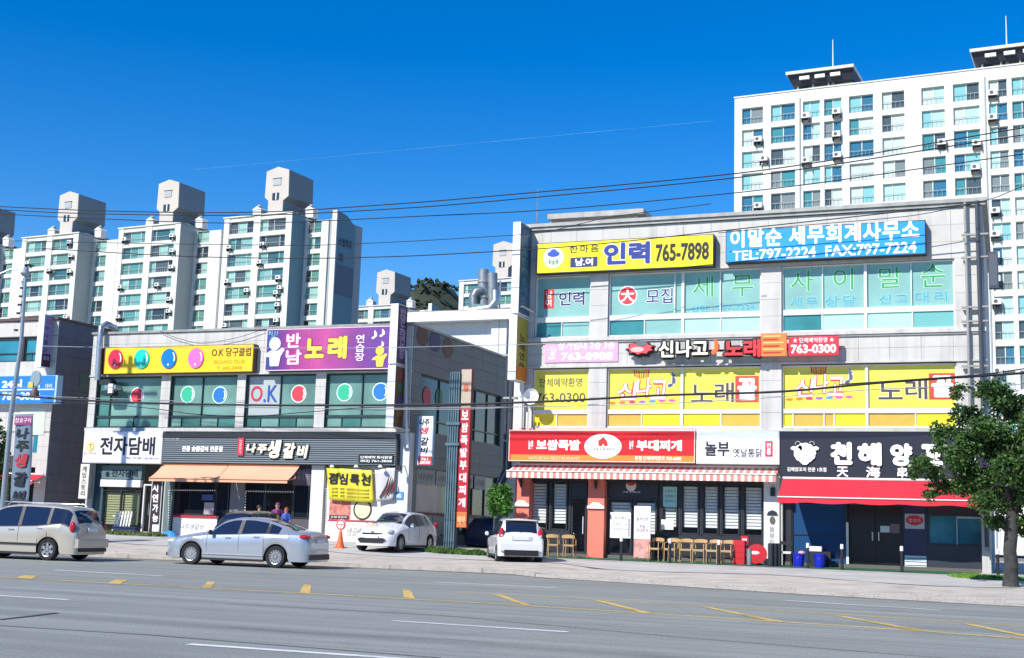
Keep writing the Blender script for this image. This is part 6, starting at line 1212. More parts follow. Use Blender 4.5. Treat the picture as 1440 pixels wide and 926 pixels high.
car('small white hatchback seen from behind, parked left of the first salmon pier', (-16.3, 42.4, .20), math.pi/2+R(29), 1.8, sml['prof'], sml['belt'], sml['hw'], sml['rw'], (1.15, -1.18), paint('white', (.72, .73, .74)), ((-1.70, -1.50), (.22, .92)), ((-1.45, -1.12), (-1.04, -.2), (-.12, .75)), wr=.28, spokes=8, name='white_car', zl=.24,
    extras=dict(seams=(-.16, -1.0), handles=(-.8, .05), mirror=.72, parts=sp_))
# dark cars half hidden
car('black hatchback parked nose to the shop, only its roof showing behind the silver saloon', (wx(361, 740, 41), 41.4, .26), math.pi/2, 2.05, hat['prof'], hat['belt'], hat['hw'], hat['rw'], (1.30, -1.27), paint('black', (.01, .011, .014)), ((-1.93, -1.66), (.12, .82)), ((-1.55, -1.18), (-1.1, -.28), (-.18, .62)), wr=.30, name='black_car', extras=dict(seams=(-.23,), handles=(-.8,), mirror=.62))
car('dark blue hatchback in the shaded gap between the two shop buildings', (-20.9, 52.5, .40), math.pi/2, 2.05, hat['prof'], hat['belt'], hat['hw'], hat['rw'], (1.30, -1.27), paint('navy', (.01, .02, .06)), ((-1.93, -1.66), (.12, .82)), ((-1.55, -1.18), (-1.1, -.28), (-.18, .62)), wr=.30, name='blue_car', extras=dict(seams=(-.23,), handles=(-.8,), mirror=.62, parts=[hp[5], hp[6]]))
car('white van like car half hidden behind the street tree trunk at the right edge', (1.9, 50.5, .35), math.pi/2-R(12), 2.27, van['prof'], van['belt'], van['hw'], van['rw'], (1.36, -1.34), paint('white', (.72, .73, .74)), ((-2.16, -1.96), (.62, 1.30)), ((-1.98, -1.32), (-1.24, -.34), (-.25, 1.0)), name='white_car', cat='people carrier', extras=dict(seams=(-.3,), handles=(-1.05,), mirror=.95, parts=vp[:2]))
# ================================================================== chairs, bollards, small things before the shops
M_wood = mat('light_wood', (.52, .33, .15), .5, var=.12, scale=6); M_cush = mat('cane_seat', (.50, .36, .2), .7)
def chair_proto():
    t = thing('cafe_chair', 'x', 'chair', (0, 0, 0), 0, 'wooden chairs along the restaurant front', local=True)
    MB().box(-.21, -.20, .43, .21, .20, .465).build('seat', M_cush, t)
    for sx in (-1, 1):
        MB().tube([(sx*.2, -.19, 0), (sx*.19, -.18, .66)], [.015, .018], 6).build('leg', M_wood, t); MB().tube([(sx*.2, .2, 0), (sx*.18, .19, .45), (sx*.19, .25, .80)], [.015, .018, .016], 6).build('leg', M_wood, t)
        MB().tube([(sx*.19, -.18, .65), (sx*.21, 0, .665), (sx*.2, .22, .70)], .016, 6).build('armrest', M_wood, t)
    b = MB(); vs = []
    for i in range(9):
        a = -1+i/4; x, y = .24*a, .27-.05*a*a; vs += [(x, y-.012, .70), (x, y+.012, .70), (x, y+.012, .83-.03*a*a), (x, y-.012, .83-.03*a*a)]
    fs = [];
    for i in range(8):
        for k in range(4): fs.append((i*4+k, i*4+(k+1) % 4, (i+1)*4+(k+1) % 4, (i+1)*4+k))
    fs += [(0,3,2,1), (32,33,34,35)]; b.add(vs, fs); b.build('backrest', M_wood, t)
    for z in (.40,): MB().box(-.19, -.19, z, .19, -.17, z+.03).build('rail', M_wood, t); MB().box(-.19, .17, z, .19, .19, z+.03).build('rail', M_wood, t)
    return t
cp = chair_proto(); first = True
cl = [(778, 'wooden chair nearer the white hatchback by the first salmon pier'), (801, 'wooden chair nearer the narrow door left of the second salmon pier')]+[(u, f'wooden chair, {ORDW[i]} from the left in the row of six before the blinds') for i, u in enumerate((922, 944, 964.5, 983.5, 1003.5, 1023))]
for i, (u, lab) in enumerate(cl):
    t = cp if i == 0 else copy_tree(cp); y = 45.35; x = wx(u, 770, y); t.location = (x, y, gz(x, y)+.02); t.rotation_euler = (0, 0, math.pi*(0 if i > 1 else 1)+rnd.uniform(-.25, .25)); t['label'] = lab; t['group'] = 'wooden chairs along the restaurant front'
M_cap = mat('reflective_white_cap', (.75, .76, .78), .4)
def bollard_proto():
    t = thing('bollard', 'x', 'bollard', (0, 0, 0), 0, 'black bollards before the shops', local=True)
    MB().lathe([(.075, 0), (.075, .03), (.05, .05), (.05, .70)], (0, 0, 0), n=12).build('post', M_black, t); MB().lathe([(.056, .70), (.056, .83), (.04, .86)], (0, 0, 0), n=12).build('cap', M_cap, t); return t
bp_ = bollard_proto()
bl = [(873.5, 'black bollard before the second salmon pier doors left of the menu stand'), (942, 'black bollard before the second chair of the row of six'), (1011, 'black bollard before the fifth chair of the row of six'), (1136, 'black bollard with white cap between the two blue tubs'), (1184, 'black bollard with white cap left of the black double door'), (1268, 'black bollard with white cap right of the black double door'), (1403, 'black bollard with white cap left of the street tree trunk')]
for i, (u, lab) in enumerate(bl):
    t = bp_ if i == 0 else copy_tree(bp_); y = 44.5; x = wx(u, 780, y); t.location = (x, y, gz(x, y)); t['label'] = lab; t['group'] = 'black bollards before the shops'
for i, u in enumerate((1084, 1089.5, 1095)):
    y = 44.9+.12*i; x = wx(u, 780, y); t = thing('bollard', ('thick black post leftmost', 'thick black post middle', 'thick black post rightmost')[i]+' of the three clustered below the white pier', 'post', (x, y, gz(x, y)), 0, 'thick black posts below the white pier'); MB().lathe([(.10, 0), (.10, .78), (.07, .8)], (x, y, gz(x, y)), n=12).build('post', mat('dark_post', (.02, .024, .035), .6), t); MB().lathe([(.13, 0), (.13, .04)], (x, y, gz(x, y)), n=12).build('foot', M_black, t)
x, y = wx(1053.5, 780, 44.8), 44.8; t = thing('steel_post', 'short shiny steel post between the red things beside the wooden chairs', 'post', (x, y, gz(x, y))); MB().lathe([(.09, 0), (.09, .58), (.05, .6)], (x, y, gz(x, y)), n=14).build('post', M_steel, t, smooth=True); MB().lathe([(.12, 0), (.12, .03)], (x, y, gz(x, y)), n=14).build('foot', M_black, t)
M_redp = mat('red_plastic', (.55, .02, .03), .4)
x, y = wx(1040, 780, 45.5), 45.5; z = gz(x, y)+.02; t = thing('drinks_crate', 'stack of red plastic crates beside the last wooden chair', 'crate', (x, y, z))
for k in range(4):
    b = MB(); b.box(x-.2, y-.15, z+k*.21, x+.2, y+.15, z+k*.21+.02); b.box(x-.2, y-.15, z+k*.21+.02, x-.18, y+.15, z+k*.21+.2); b.box(x+.18, y-.15, z+k*.21+.02, x+.2, y+.15, z+k*.21+.2); b.box(x-.18, y-.15, z+k*.21+.02, x+.18, y-.13, z+k*.21+.2); b.box(x-.18, y+.13, z+k*.21+.02, x+.18, y+.15, z+k*.21+.2); b.build('crate', M_redp, t)
x, y = wx(1064, 776, 45.4), 45.4; z = gz(x, y)+.02; t = thing('round_sign', 'round red board leaning at the foot of the last restaurant window', 'sign', (x, y, z)); MB().disc(x, z+.38, .36, .34, y, y+.05, 24).build('board', M_redp, t); MB().disc(x-.06, z+.42, .16, .06, y-.01, y-.001, 12).build('mark', M_white, t); MB().box(x-.3, y-.05, z, x+.3, y+.2, z+.05).build('foot', M_black, t)
x, y = wx(1047, 765, 45.6), 45.6; z = gz(x, y)+.02; t = thing('price_board', 'narrow red board with white marks right of the red crates', 'sign', (x, y, z)); MB().box(x-.13, y, z+.1, x+.13, y+.03, z+.98).build('board', M_redp, t)
for k in range(4): MB().box(x-.08, y-.008, z+.3+k*.17, x+.08, y-.001, z+.38+k*.17).build('mark', M_white, t)
for dx in (-.1, .1): MB().tube([(x+dx, y+.02, z), (x+dx, y+.02, z+.12)], .015, 6).build('leg', M_black, t)
# black folding stool with white seat, blue tubs
x, y = wx(1105, 780, 45.4), 45.4; z = gz(x, y); t = thing('trolley_chair', 'black tubular chair with a white seat pad beside the thick black posts', 'chair', (x, y, z))
MB().box(x-.2, y-.2, z+.45, x+.2, y+.2, z+.52).build('seat', M_white, t); MB().box(x-.2, y+.17, z+.75, x+.2, y+.2, z+.86).build('backrest', M_black, t)
for sx in (-1, 1): MB().tube([(x+sx*.2, y-.2, z), (x+sx*.2, y-.16, z+.48)], .016, 6).build('leg', M_black, t); MB().tube([(x+sx*.2, y+.22, z), (x+sx*.2, y+.18, z+.88)], .016, 6).build('leg', M_black, t)
M_bluep = mat('blue_plastic', (.01, .02, .50), .35)
for i, (u, lab) in enumerate(((1123, 'blue plastic tub with a pink cloth on its rim, left of the two'), (1153, 'plain blue plastic tub, right of the two'))):
    x, y = wx(u, 785, 45.5), 45.5; z = gz(x, y)+.02; t = thing('plastic_tub', lab, 'tub', (x, y, z), 0, 'blue plastic tubs'); MB().lathe([(.17, 0), (.21, .42), (.225, .42), (.225, .45), (.19, .45), (.18, .1)], (x, y, z), n=18).build('tub', M_bluep, t); MB().tube([(x-.2, y, z+.42), (x, y-.2, z+.3), (x+.2, y, z+.42)], .01, 5).build('handle', M_white, t)
    if i == 0: blob(x+.12, y-.1, z+.47, .12, .1, .07).build('cloth', flat('e0a0b8'), t)
x, y = wx(1147, 770, 45.7), 45.7; z = gz(x, y); t = thing('shelf_box', 'small white box on a dark stand behind the blue tubs', 'box', (x, y, z)); MB().box(x-.2, y, z, x+.5, y+.3, z+.55).build('stand', M_dark, t); MB().box(x-.25, y-.02, z+.552, x+.2, y+.25, z+.72).build('box', M_white, t)
# cone with round sign
x, y = G(478, 776, .22); y = 42.3; x = wx(478, 770, y); z = gz(x, y); t = thing('traffic_cone', 'orange cone carrying a small round no parking sign', 'cone', (x, y, z)); M_orc = mat('orange_plastic', (.80, .13, .03), .5)
MB().box(x-.2, y-.2, z, x+.2, y+.2, z+.05).build('base', M_orc, t); MB().lathe([(.17, .05), (.12, .2), (.05, .62), (.03, .66)], (x, y, z), n=16).build('cone', M_orc, t, smooth=True); MB().disc(x, z+.86, .2, .2, y-.02, y+.02, 20).build('sign_disc', M_white, t); MB().disc(x, z+.86, .19, .19, y-.028, y-.021, 20).build('sign_ring', flat('c04040'), t); MB().disc(x, z+.86, .14, .14, y-.034, y-.029, 20).build('sign_field', flat('e8e4e0'), t); text('주차금지', x-.12, z+.83, x+.12, z+.89, y-.035, flat('c04040'), t)
# blue tarpaulin heap
x0, y0 = wx(236, 752, 44.8), 44.8; z = gz(x0, y0); b = MB(); vs = []
for i in range(13):
    for j in range(7): vs.append((x0-.5+i*.083, y0-.25+j*.083, z+.01+.22*math.sin(i/12*math.pi)**.7*math.sin(j/6*math.pi)**.6*(1+.3*rnd.uniform(-1, 1))))
b.add(vs, [(i*7+j, (i+1)*7+j, (i+1)*7+j+1, i*7+j+1) for i in range(12) for j in range(6)]); tag(b.build('tarpaulin', mat('blue_tarpaulin', (.03, .28, .65), .4)), 'crumpled blue tarpaulin on the ground beside the dark vertical banner', 'tarpaulin')
# ================================================================== planting
def grass(name, pts, n, h, m, spread=.0):
    b = MB()
    for i in range(n):
        a = rnd.random(); k = rnd.randrange(len(pts)); cx, cy, rx, ry = pts[k]; r_ = math.sqrt(rnd.random()); th = rnd.random()*6.283; x, y = cx+rx*r_*math.cos(th), cy+ry*r_*math.sin(th); z = gz(x, y); hh = h*rnd.uniform(.4, 1.1)*(1.1-r_*.5); d = rnd.random()*6.283; w_ = rnd.uniform(.008, .02)+h*.02; lean = rnd.uniform(.1, .6)*hh
        c, s_ = math.cos(d), math.sin(d); b.add([(x-w_*s_, y+w_*c, z), (x+w_*s_, y-w_*c, z), (x+lean*.5*c+w_*s_*.8, y+lean*.5*s_-w_*c*.8, z+hh*.7), (x+lean*c, y+lean*s_, z+hh), (x+lean*.5*c-w_*s_*.8, y+lean*.5*s_+w_*c*.8, z+hh*.7)], [(0, 1, 2, 3, 4)])
    o = b.build(name, m); o['kind'] = 'stuff'; return o
M_grass = mat('grass_green', (.075, .17, .03), .7, var=.45, scale=3); M_grass2 = mat('weed_green', (.13, .19, .05), .75, var=.4, scale=4)
gxp = (xp0+xp1)/2
grass('weeds', [(gxp-.6, YP-.1, .45, .3), (gxp, YP-.3, .5, .3), (gxp+.5, YP-.1, .5, .4), (gxp+1.1, YP+.1, .35, .3), (gxp+.2, YP+.1, 1.2, .5)], 2600, .27, M_grass)
grass('weeds', [(wx(185, 757, 44.6), 44.6, 1.3, .35), (wx(160, 756, 44.8), 44.8, .8, .3), (wx(215, 757, 44.5), 44.5, .7, .3)], 1800, .22, M_grass2)
grass('grass', [(wx(1385, 815, 42.6), 42.8, 1.0, .9), (wx(1410, 818, 42.4), 42.6, 1.0, .8), (wx(1365, 812, 43), 43.2, .7, .5)], 5000, .14, mat('lawn_green', (.16, .30, .03), .75, var=.35, scale=3))
# small stones and litter by the pavement edge
b = MB()
for i in range(420):
    x = rnd.uniform(-12, 1.2) if rnd.random() < .75 else rnd.uniform(-34, 1); y = yk(x)+.2+abs(rnd.gauss(0, .9)); r_ = rnd.uniform(.015, .05); z = gz(x, y); q = [(x+r_*math.cos(a)*rnd.uniform(.6, 1.2), y+r_*math.sin(a)*rnd.uniform(.6, 1.2), z) for a in (0, 1.2, 2.5, 3.8, 5.1)]; b.add(q+[(x, y, z+r_*.7)], [(j, (j+1) % 5, 5) for j in range(5)])
o = b.build('gravel', mat('gravel_grey', (.38, .35, .30), .9, var=.3, scale=8)); o['kind'] = 'stuff'
def foliage(clumps, n, leaf, seed=1, inner=.35, droop=.3):
    """leaf quads spread through overlapping clumps (cx,cy,cz,rx,ry,rz)"""
    r = random.Random(seed); V, Fc = [], []; tot = sum(c[3]*c[4]*c[5] for c in clumps)
    for c in clumps:
        for _ in range(int(n*c[3]*c[4]*c[5]/tot)+30):
            u = r.gauss(0, 1); v = r.gauss(0, 1); w_ = r.gauss(0, 1); l = math.sqrt(u*u+v*v+w_*w_)+1e-6; rad = (inner+(1-inner)*r.random()**.5)*(1+.18*math.sin(5*u/l+3*v/l)); p = Vector((c[0]+c[3]*u/l*rad, c[1]+c[4]*v/l*rad, c[2]+c[5]*w_/l*rad))
            s_ = leaf*r.uniform(.6, 1.3); d = Vector((r.gauss(0, 1), r.gauss(0, 1), r.gauss(0, .6)-droop)).normalized(); sd = d.cross(Vector((r.gauss(0, 1), r.gauss(0, 1), r.gauss(0, 1)))).normalized()*s_*.32; k = len(V)
            V += [tuple(p), tuple(p+d*s_*.45+sd), tuple(p+d*s_), tuple(p+d*s_*.45-sd)]; Fc.append((k, k+1, k+2, k+3))
    b = MB(); b.v = V; b.f = Fc; return b
def leafmat(name, c1, c2):
    M = bpy.data.materials.new(name); M.use_nodes = True; t = M.node_tree; b = t.nodes['Principled BSDF']; g = t.nodes.new('ShaderNodeNewGeometry'); cr_ = t.nodes.new('ShaderNodeValToRGB'); cr_.color_ramp.elements[0].color = (*c1, 1); cr_.color_ramp.elements[1].color = (*c2, 1)
    t.links.new(g.outputs['Random Per Island'], cr_.inputs[0]); t.links.new(cr_.outputs[0], b.inputs['Base Color']); b.inputs['Roughness'].default_value = .38
    tr = t.nodes.new('ShaderNodeBsdfTranslucent'); t.links.new(cr_.outputs[0], tr.inputs[0]); x = t.nodes.new('ShaderNodeMixShader'); x.inputs[0].default_value = .22; t.links.new(b.outputs[0], x.inputs[1]); t.links.new(tr.outputs[0], x.inputs[2]); t.links.new(x.outputs[0], t.nodes['Material Output'].inputs[0]); return M
M_bark = mat('tree_bark', (.045, .045, .042), .9, var=.4, scale=6, bump=.8); M_leaf = leafmat('street_tree_leaf', (.022, .055, .014), (.10, .20, .045)); M_leaf2 = leafmat('shrub_leaf', (.05, .14, .02), (.12, .30, .05))
tx, ty = G(1422, 835, .03); ty = 38.6; tx = wx(1422, 833, ty); tz_ = gz(tx, ty)
t = thing('street_tree', 'broadleaf street tree with a thick grey trunk at the right edge of the picture', 'tree', (tx, ty, tz_))
def px3(u, v, y): return (wx(u, v, y), y, wz(u, v, y))
pt = [(tx, ty, tz_-.1), (tx-.01, ty, tz_+.2), (tx+.02, ty, tz_+.5), px3(1423, 800, ty), px3(1420, 775, ty), px3(1422, 750, ty), px3(1424, 715, ty), px3(1420, 680, ty)]
MB().tube(pt, [.26, .205, .185, .195, .178, .182, .15, .12], 14).build('trunk', M_bark, t, smooth=True)
j0 = pt[-2]
for e, rr in (((1350, 640, ty-.3), .08), ((1310, 660, ty+.3), .05), ((1390, 590, ty), .09), ((1440, 570, ty+.3), .09), ((1480, 640, ty-.2), .08), ((1400, 650, ty-.8), .06), ((1420, 560, ty+.4), .06)):
    q = Vector(px3(*e)); mid = Vector(j0).lerp(q, .5)+Vector((0, 0, .12)); MB().tube([j0, tuple(mid), tuple(q)], [rr*1.3, rr, rr*.35], 8).build('limb', M_bark, t, smooth=True)
cl_ = []; rt = random.Random(11)
base = ((1298, 640, 0, 20, 16), (1322, 664, .4, 22, 18), (1345, 640, -.4, 26, 22), (1335, 598, .3, 22, 15), (1372, 618, 0, 28, 22), (1358, 572, .5, 20, 16), (1395, 590, -.3, 30, 22), (1385, 655, .2, 30, 24), (1347, 543, 0, 12, 12), (1400, 548, .3, 26, 16), (1425, 622, 0, 32, 28), (1440, 565, .3, 30, 22), (1465, 610, -.3, 34, 32), (1420, 690, .2, 28, 24), (1385, 697, -.4, 18, 18), (1455, 680, 0, 32, 30), (1428, 655, -.9, 26, 22), (1500, 640, 0, 34, 40), (1360, 674, 0, 18, 12), (1285, 655, .2, 12, 9), (1404, 724, .3, 20, 14), (1445, 730, 0, 24, 16), (1320, 618, .1, 14, 10), (1310, 688, .1, 10, 8))
for u, v, dy, ru, rv in base:
    y = ty+dy*1.3; s_ = .0232; v += 8
    for k in range(4):      # break every mass into a few uneven tufts
        du, dv, dd = rt.uniform(-.62, .62)*ru, rt.uniform(-.62, .62)*rv, rt.uniform(-.5, .5); x, z = W(u+du, v+dv, y+dd); f = rt.uniform(.46, .78); cl_.append((x, y+dd, z, ru*s_*f, ru*s_*f*.9, rv*s_*f))
foliage(cl_, 36000, .12, 3, inner=.15, droop=.45).build('crown', M_leaf, t)
for k in range(26):     # twigs running out into the tufts
    c = cl_[rt.randrange(len(cl_))]; q = Vector(c[:3]); a_ = Vector(j0)+Vector((rt.uniform(-.4, .4), rt.uniform(-.3, .3), rt.uniform(.2, 1.4))); MB().tube([tuple(a_), tuple(a_.lerp(q, .55)+Vector((0, 0, .15))), tuple(q)], [.035, .025, .008], 5).build('limb', M_bark, t)
# bush by the corner and tree at the left edge
bx, by = wx(705, 705, 44.6), 44.6; t = thing('potted_shrub', 'bright green leafy shrub before the left corner of the stone building', 'shrub', (bx, by, gz(bx, by)))
MB().tube([(bx, by, gz(bx, by)+.3), (bx+.03, by, 1.9)], [.05, .03], 8).build('stem', M_bark, t); MB().lathe([(.2, 0), (.28, .4), (.3, .4), (.3, .44), (.2, .44)], (bx, by, gz(bx, by)), n=16).build('pot', mat('brown_pot', (.2, .08, .04), .7), t)
foliage([(wx(u, v, by+d), by+d, wz(u, v, by+d), r_*.026, r_*.026, rr*.026) for u, v, d, r_, rr in ((704, 703, 0, 17, 20), (698, 690, .2, 9, 9), (711, 715, -.2, 10, 10), (697, 715, 0, 9, 10), (712, 693, .1, 9, 10))], 2600, .14, 5).build('foliage', M_leaf2, t)
bx, by = wx(2, 760, 41.), 41.; t = thing('street_tree', 'green street tree behind the lamp post at the left edge of the picture', 'tree', (bx, by, .3)); MB().tube([(bx, by, .2), (bx, by, 2.4), (bx-.3, by, 4)], [.12, .1, .05], 10).build('trunk', mat('mossy_bark', (.16, .17, .07), .9, var=.3, scale=5), t, smooth=True)
foliage([(wx(u, v, by), by+d, wz(u, v, by), r_*.027, r_*.027, rr*.027) for u, v, d, r_, rr in ((-8, 640, 0, 22, 42), (2, 680, .2, 12, 22), (-14, 600, 0, 18, 20), (4, 640, 0, 11, 18), (-30, 650, 0, 30, 50))], 5200, .16, 6).build('crown', M_leaf, t)
# ================================================================== lamp post with banner, mirror
YL_ = 37.2; t = thing('street_lamp', 'tall slim grey street lamp with two curved arms at the left edge', 'street lamp', (wx(5, 770, YL_), YL_, .15)); M_pole = mat('lamp_pole_grey', (.30, .36, .40), .4, metal=.5)
xt, zt = W(36, 388, YL_); xb, zb2 = W(12, 640, YL_); xg = xb+(xb-xt)*(zb2-.15)/(zt-zb2)*1.0; xg = (xb+xt)/2; 
xq = wx(14, 600, YL_)
MB().tube([(xq, YL_, .13), (xq, YL_, 5), (wx(30, 480, YL_), YL_, wz(30, 480, YL_)), (xt, YL_, zt)], [.11, .09, .075, .06], 10).build('pole', M_pole, t, smooth=True)
MB().lathe([(.2, 0), (.2, .05), (.13, .25)], (xq, YL_, .13), n=12).build('base', M_pole, t)
MB().tube([(xt, YL_, zt-.15), (wx(27, 381, YL_), YL_, wz(27, 379, YL_)), (wx(15, 380, YL_), YL_, wz(15, 379, YL_)), (wx(3, 386, YL_), YL_-.2, wz(3, 388, YL_))], .035, 8).build('arm', M_pole, t, smooth=True)
MB().tube([(xt, YL_, zt-.55), (wx(27, 401, YL_), YL_+.2, wz(27, 400, YL_)), (wx(20, 393, YL_), YL_+.4, wz(20, 393, YL_))], .03, 8).build('arm', M_pole, t, smooth=True)
for u, v, d in ((-2, 392, -.2), (-14, 388, -.1)): blob(wx(u, v, YL_), YL_+d, wz(u, v, YL_), .32, .12, .09).build('lamp_head', mat('lamp_head_dark', (.04, .06, .1), .3), t)
MB().lathe([(.05, 0), (.2, .12), (.2, .16), (.1, .18), (.1, .32), (.05, .38)], (xt, YL_, zt-.05), n=14).build('cap', M_pole, t)
for k in range(6): z = zt-.5-k*.32; MB().box(xt-.18-.02*k, YL_-.05, z, xt-.06-.02*k, YL_+.05, z+.07).build('clamp', M_black, t)
YB = 36.95; x0, z0, x1, z1 = prect(17, 584, 47, 706, YB)
t = thing('pole_banner', 'tall grey blue banner with brush lettering hanging from the street lamp', 'banner', ((x0+x1)/2, YB, z0)); Mb = flat('6a7d8e'); b = MB(); n = 14; vs = []
ux = lambda v: (wx(22-(v-584)*.055, v, YB), wx(47-(v-584)*.05, v+3, YB))
for i in range(n+1):
    v = 584+(706-584)*i/n; a, c = ux(v)
    for j in range(5): vs.append((a+(c-a)*j/4, YB+.03*math.sin(j*1.3+i*.4), wz(30, v, YB)))
b.add(vs, [(i*5+j, (i+1)*5+j, (i+1)*5+j+1, i*5+j+1) for i in range(n) for j in range(4)]); o = b.build('cloth', Mb, t, smooth=True); q = o.modifiers.new('thick', 'SOLIDIFY'); q.thickness = .01
a, c = ux(590); MB().box(a+.02, YB-.05, wz(30, 598, YB), c-.02, YB-.04, wz(30, 586, YB)).build('header', flat('8a3a6a'), t); text('참숯구이', a+.05, wz(30, 595, YB), c-.05, wz(30, 588, YB), YB-.05, flat('e0c8d8'), t, bold=.02)
for s, v, h_, cc in (('나', 602, 16, '1c2028'), ('주', 620, 16, '1c2a20'), ('생', 638, 20, 'a83038'), ('갈', 664, 20, '1c2028'), ('비', 690, 14, '1c2028')): a, c = ux(v); text(s, a+.12, wz(30, v+h_, YB), c-.12, wz(30, v, YB), YB-.045, flat(cc), t, bold=.05, shear=.12)
for v in (583, 706): a, c = ux(v); MB().tube([(xq-.02, YL_, wz(30, v, YB)), (c, YB, wz(30, v, YB))], .018, 6).build('bar', M_pole, t)
x, z = W(50, 533, 36.6); t = thing('road_mirror', 'oval grey convex mirror on a bracket beside the street lamp', 'mirror', (x, 36.6, z)); MB().disc(x, z, .24, .30, 36.6, 36.64, 24).build('frame', M_steel, t); MB().disc(x, z, .215, .275, 36.585, 36.599, 24).build('mirror_face', mat('mirror_face_grey', (.40, .43, .42), .15, metal=.6), t)
MB().lathe([(.18, -.62), (.16, -.5), (.03, -.28)], (x, 36.62, z), n=12).build('siren_horn', mat('bronze_horn', (.10, .07, .06), .6), t); MB().tube([(x, 36.64, z-.3), (xq+.1, 37.15, z-.25)], .025, 6).build('bracket', M_pole, t); MB().box(x-.28, 36.55, z-.33, x-.06, 36.6, z-.14).build('plate', flat('d8c048'), t)
# ================================================================== overhead cables
M_wire = mat('cable_black', (.012, .012, .016), .6); M_wire2 = mat('cable_grey', (.30, .31, .32), .5)
def cable(label, pix, r, m=None, Y=38.):
    pts = [(wx(u, v, Y), Y, wz(u, v, Y)) for u, v in pix]; fx_ = pchip([(p[0], p[2]) for p in pts]); x0, x1 = pts[0][0], pts[-1][0]; n = 60
    b = MB().tube([(x0+(x1-x0)*i/n, Y, fx_(x0+(x1-x0)*i/n)) for i in range(n+1)], r*1.15, 5); tag(b.build('power_cable', m or M_wire), label, 'cable', 'overhead cables')
cable('highest overhead cable crossing the sky and the right tower', [(-40, 289), (150, 297), (340, 299), (430, 296), (560, 287), (740, 272), (1020, 246), (1440, 180), (1500, 170)], .017, Y=37.6)
cable('second highest overhead cable, just under the highest one', [(-40, 293), (100, 300), (340, 303), (430, 301), (600, 291), (740, 279), (1020, 252), (1440, 190), (1500, 181)], .017, Y=37.9)
cable('third overhead cable from the top, crossing the lift shafts', [(-40, 299), (140, 308), (340, 314), (430, 312), (600, 304), (740, 297.5), (1020, 273), (1440, 217), (1500, 209)], .015, Y=38.2)
cable('overhead cable running down to the right roof corner, upper of the pair', [(20, 339), (110, 341), (300, 344), (483, 344), (606, 338), (740, 330), (863, 305), (1060, 297), (1271, 306)][:7]+[(1000, 287)], .013, Y=43)
cable('overhead cable running down to the right roof corner, lower of the pair', [(60, 350), (300, 362), (483, 363), (606, 359), (747, 351), (1080, 318), (1368, 287)], .018, Y=44.6)
cable('thick dark cable sagging across both shop fronts at first floor height', [(-40, 552), (122, 563.5), (225, 567.5), (360, 570), (474, 570.5), (640, 569), (779, 564.5), (937, 556), (1080, 552), (1250, 537.6), (1440, 525), (1500, 521)], .032, Y=38.4)
cable('thin dark cable under the thick one, dipping over the low building', [(60, 566), (135, 568), (220, 575.5), (277, 583), (345, 586), (430, 580), (530, 573), (640, 571), (720, 572)], .014, Y=38.8)
cable('pale thin cable crossing the purple karaoke sign', [(60, 487), (130, 488.5), (345, 489.5), (560, 489), (780, 483.5)], .012, M_wire2, Y=43.8)
cable('thin grey cable a little below the thick one, over the yellow windows', [(520, 575), (700, 573), (900, 569), (1060, 561), (1250, 547), (1440, 541), (1500, 539)], .012, M_wire2, Y=39.2)
cable('pale thin cable over the blue sign and the e-cigarette shop', [(-40, 545), (60, 557), (122, 560), (225, 563), (345, 573), (640, 576), (740, 572)], .010, M_wire2, Y=39.6)
cable('thin dark cable rising over the blue tax sign to the roof corner', [(1010, 328), (1120, 318), (1271, 305), (1366, 288)], .012, Y=45.0)
cable('short cable looping over the low building parapet down to the duct', [(225, 466), (250, 476), (285, 483), (330, 476), (372, 463)], .010, Y=45.85)
cable('thin dark cable across the tower from the right roof corner', [(1368, 287), (1400, 278), (1440, 262), (1500, 246)], .014, Y=44.8)
cable('thin dark cable just above the thick one at the right corner', [(1180, 541), (1300, 533), (1380, 527), (1440, 519), (1500, 512)], .016, Y=38.1)
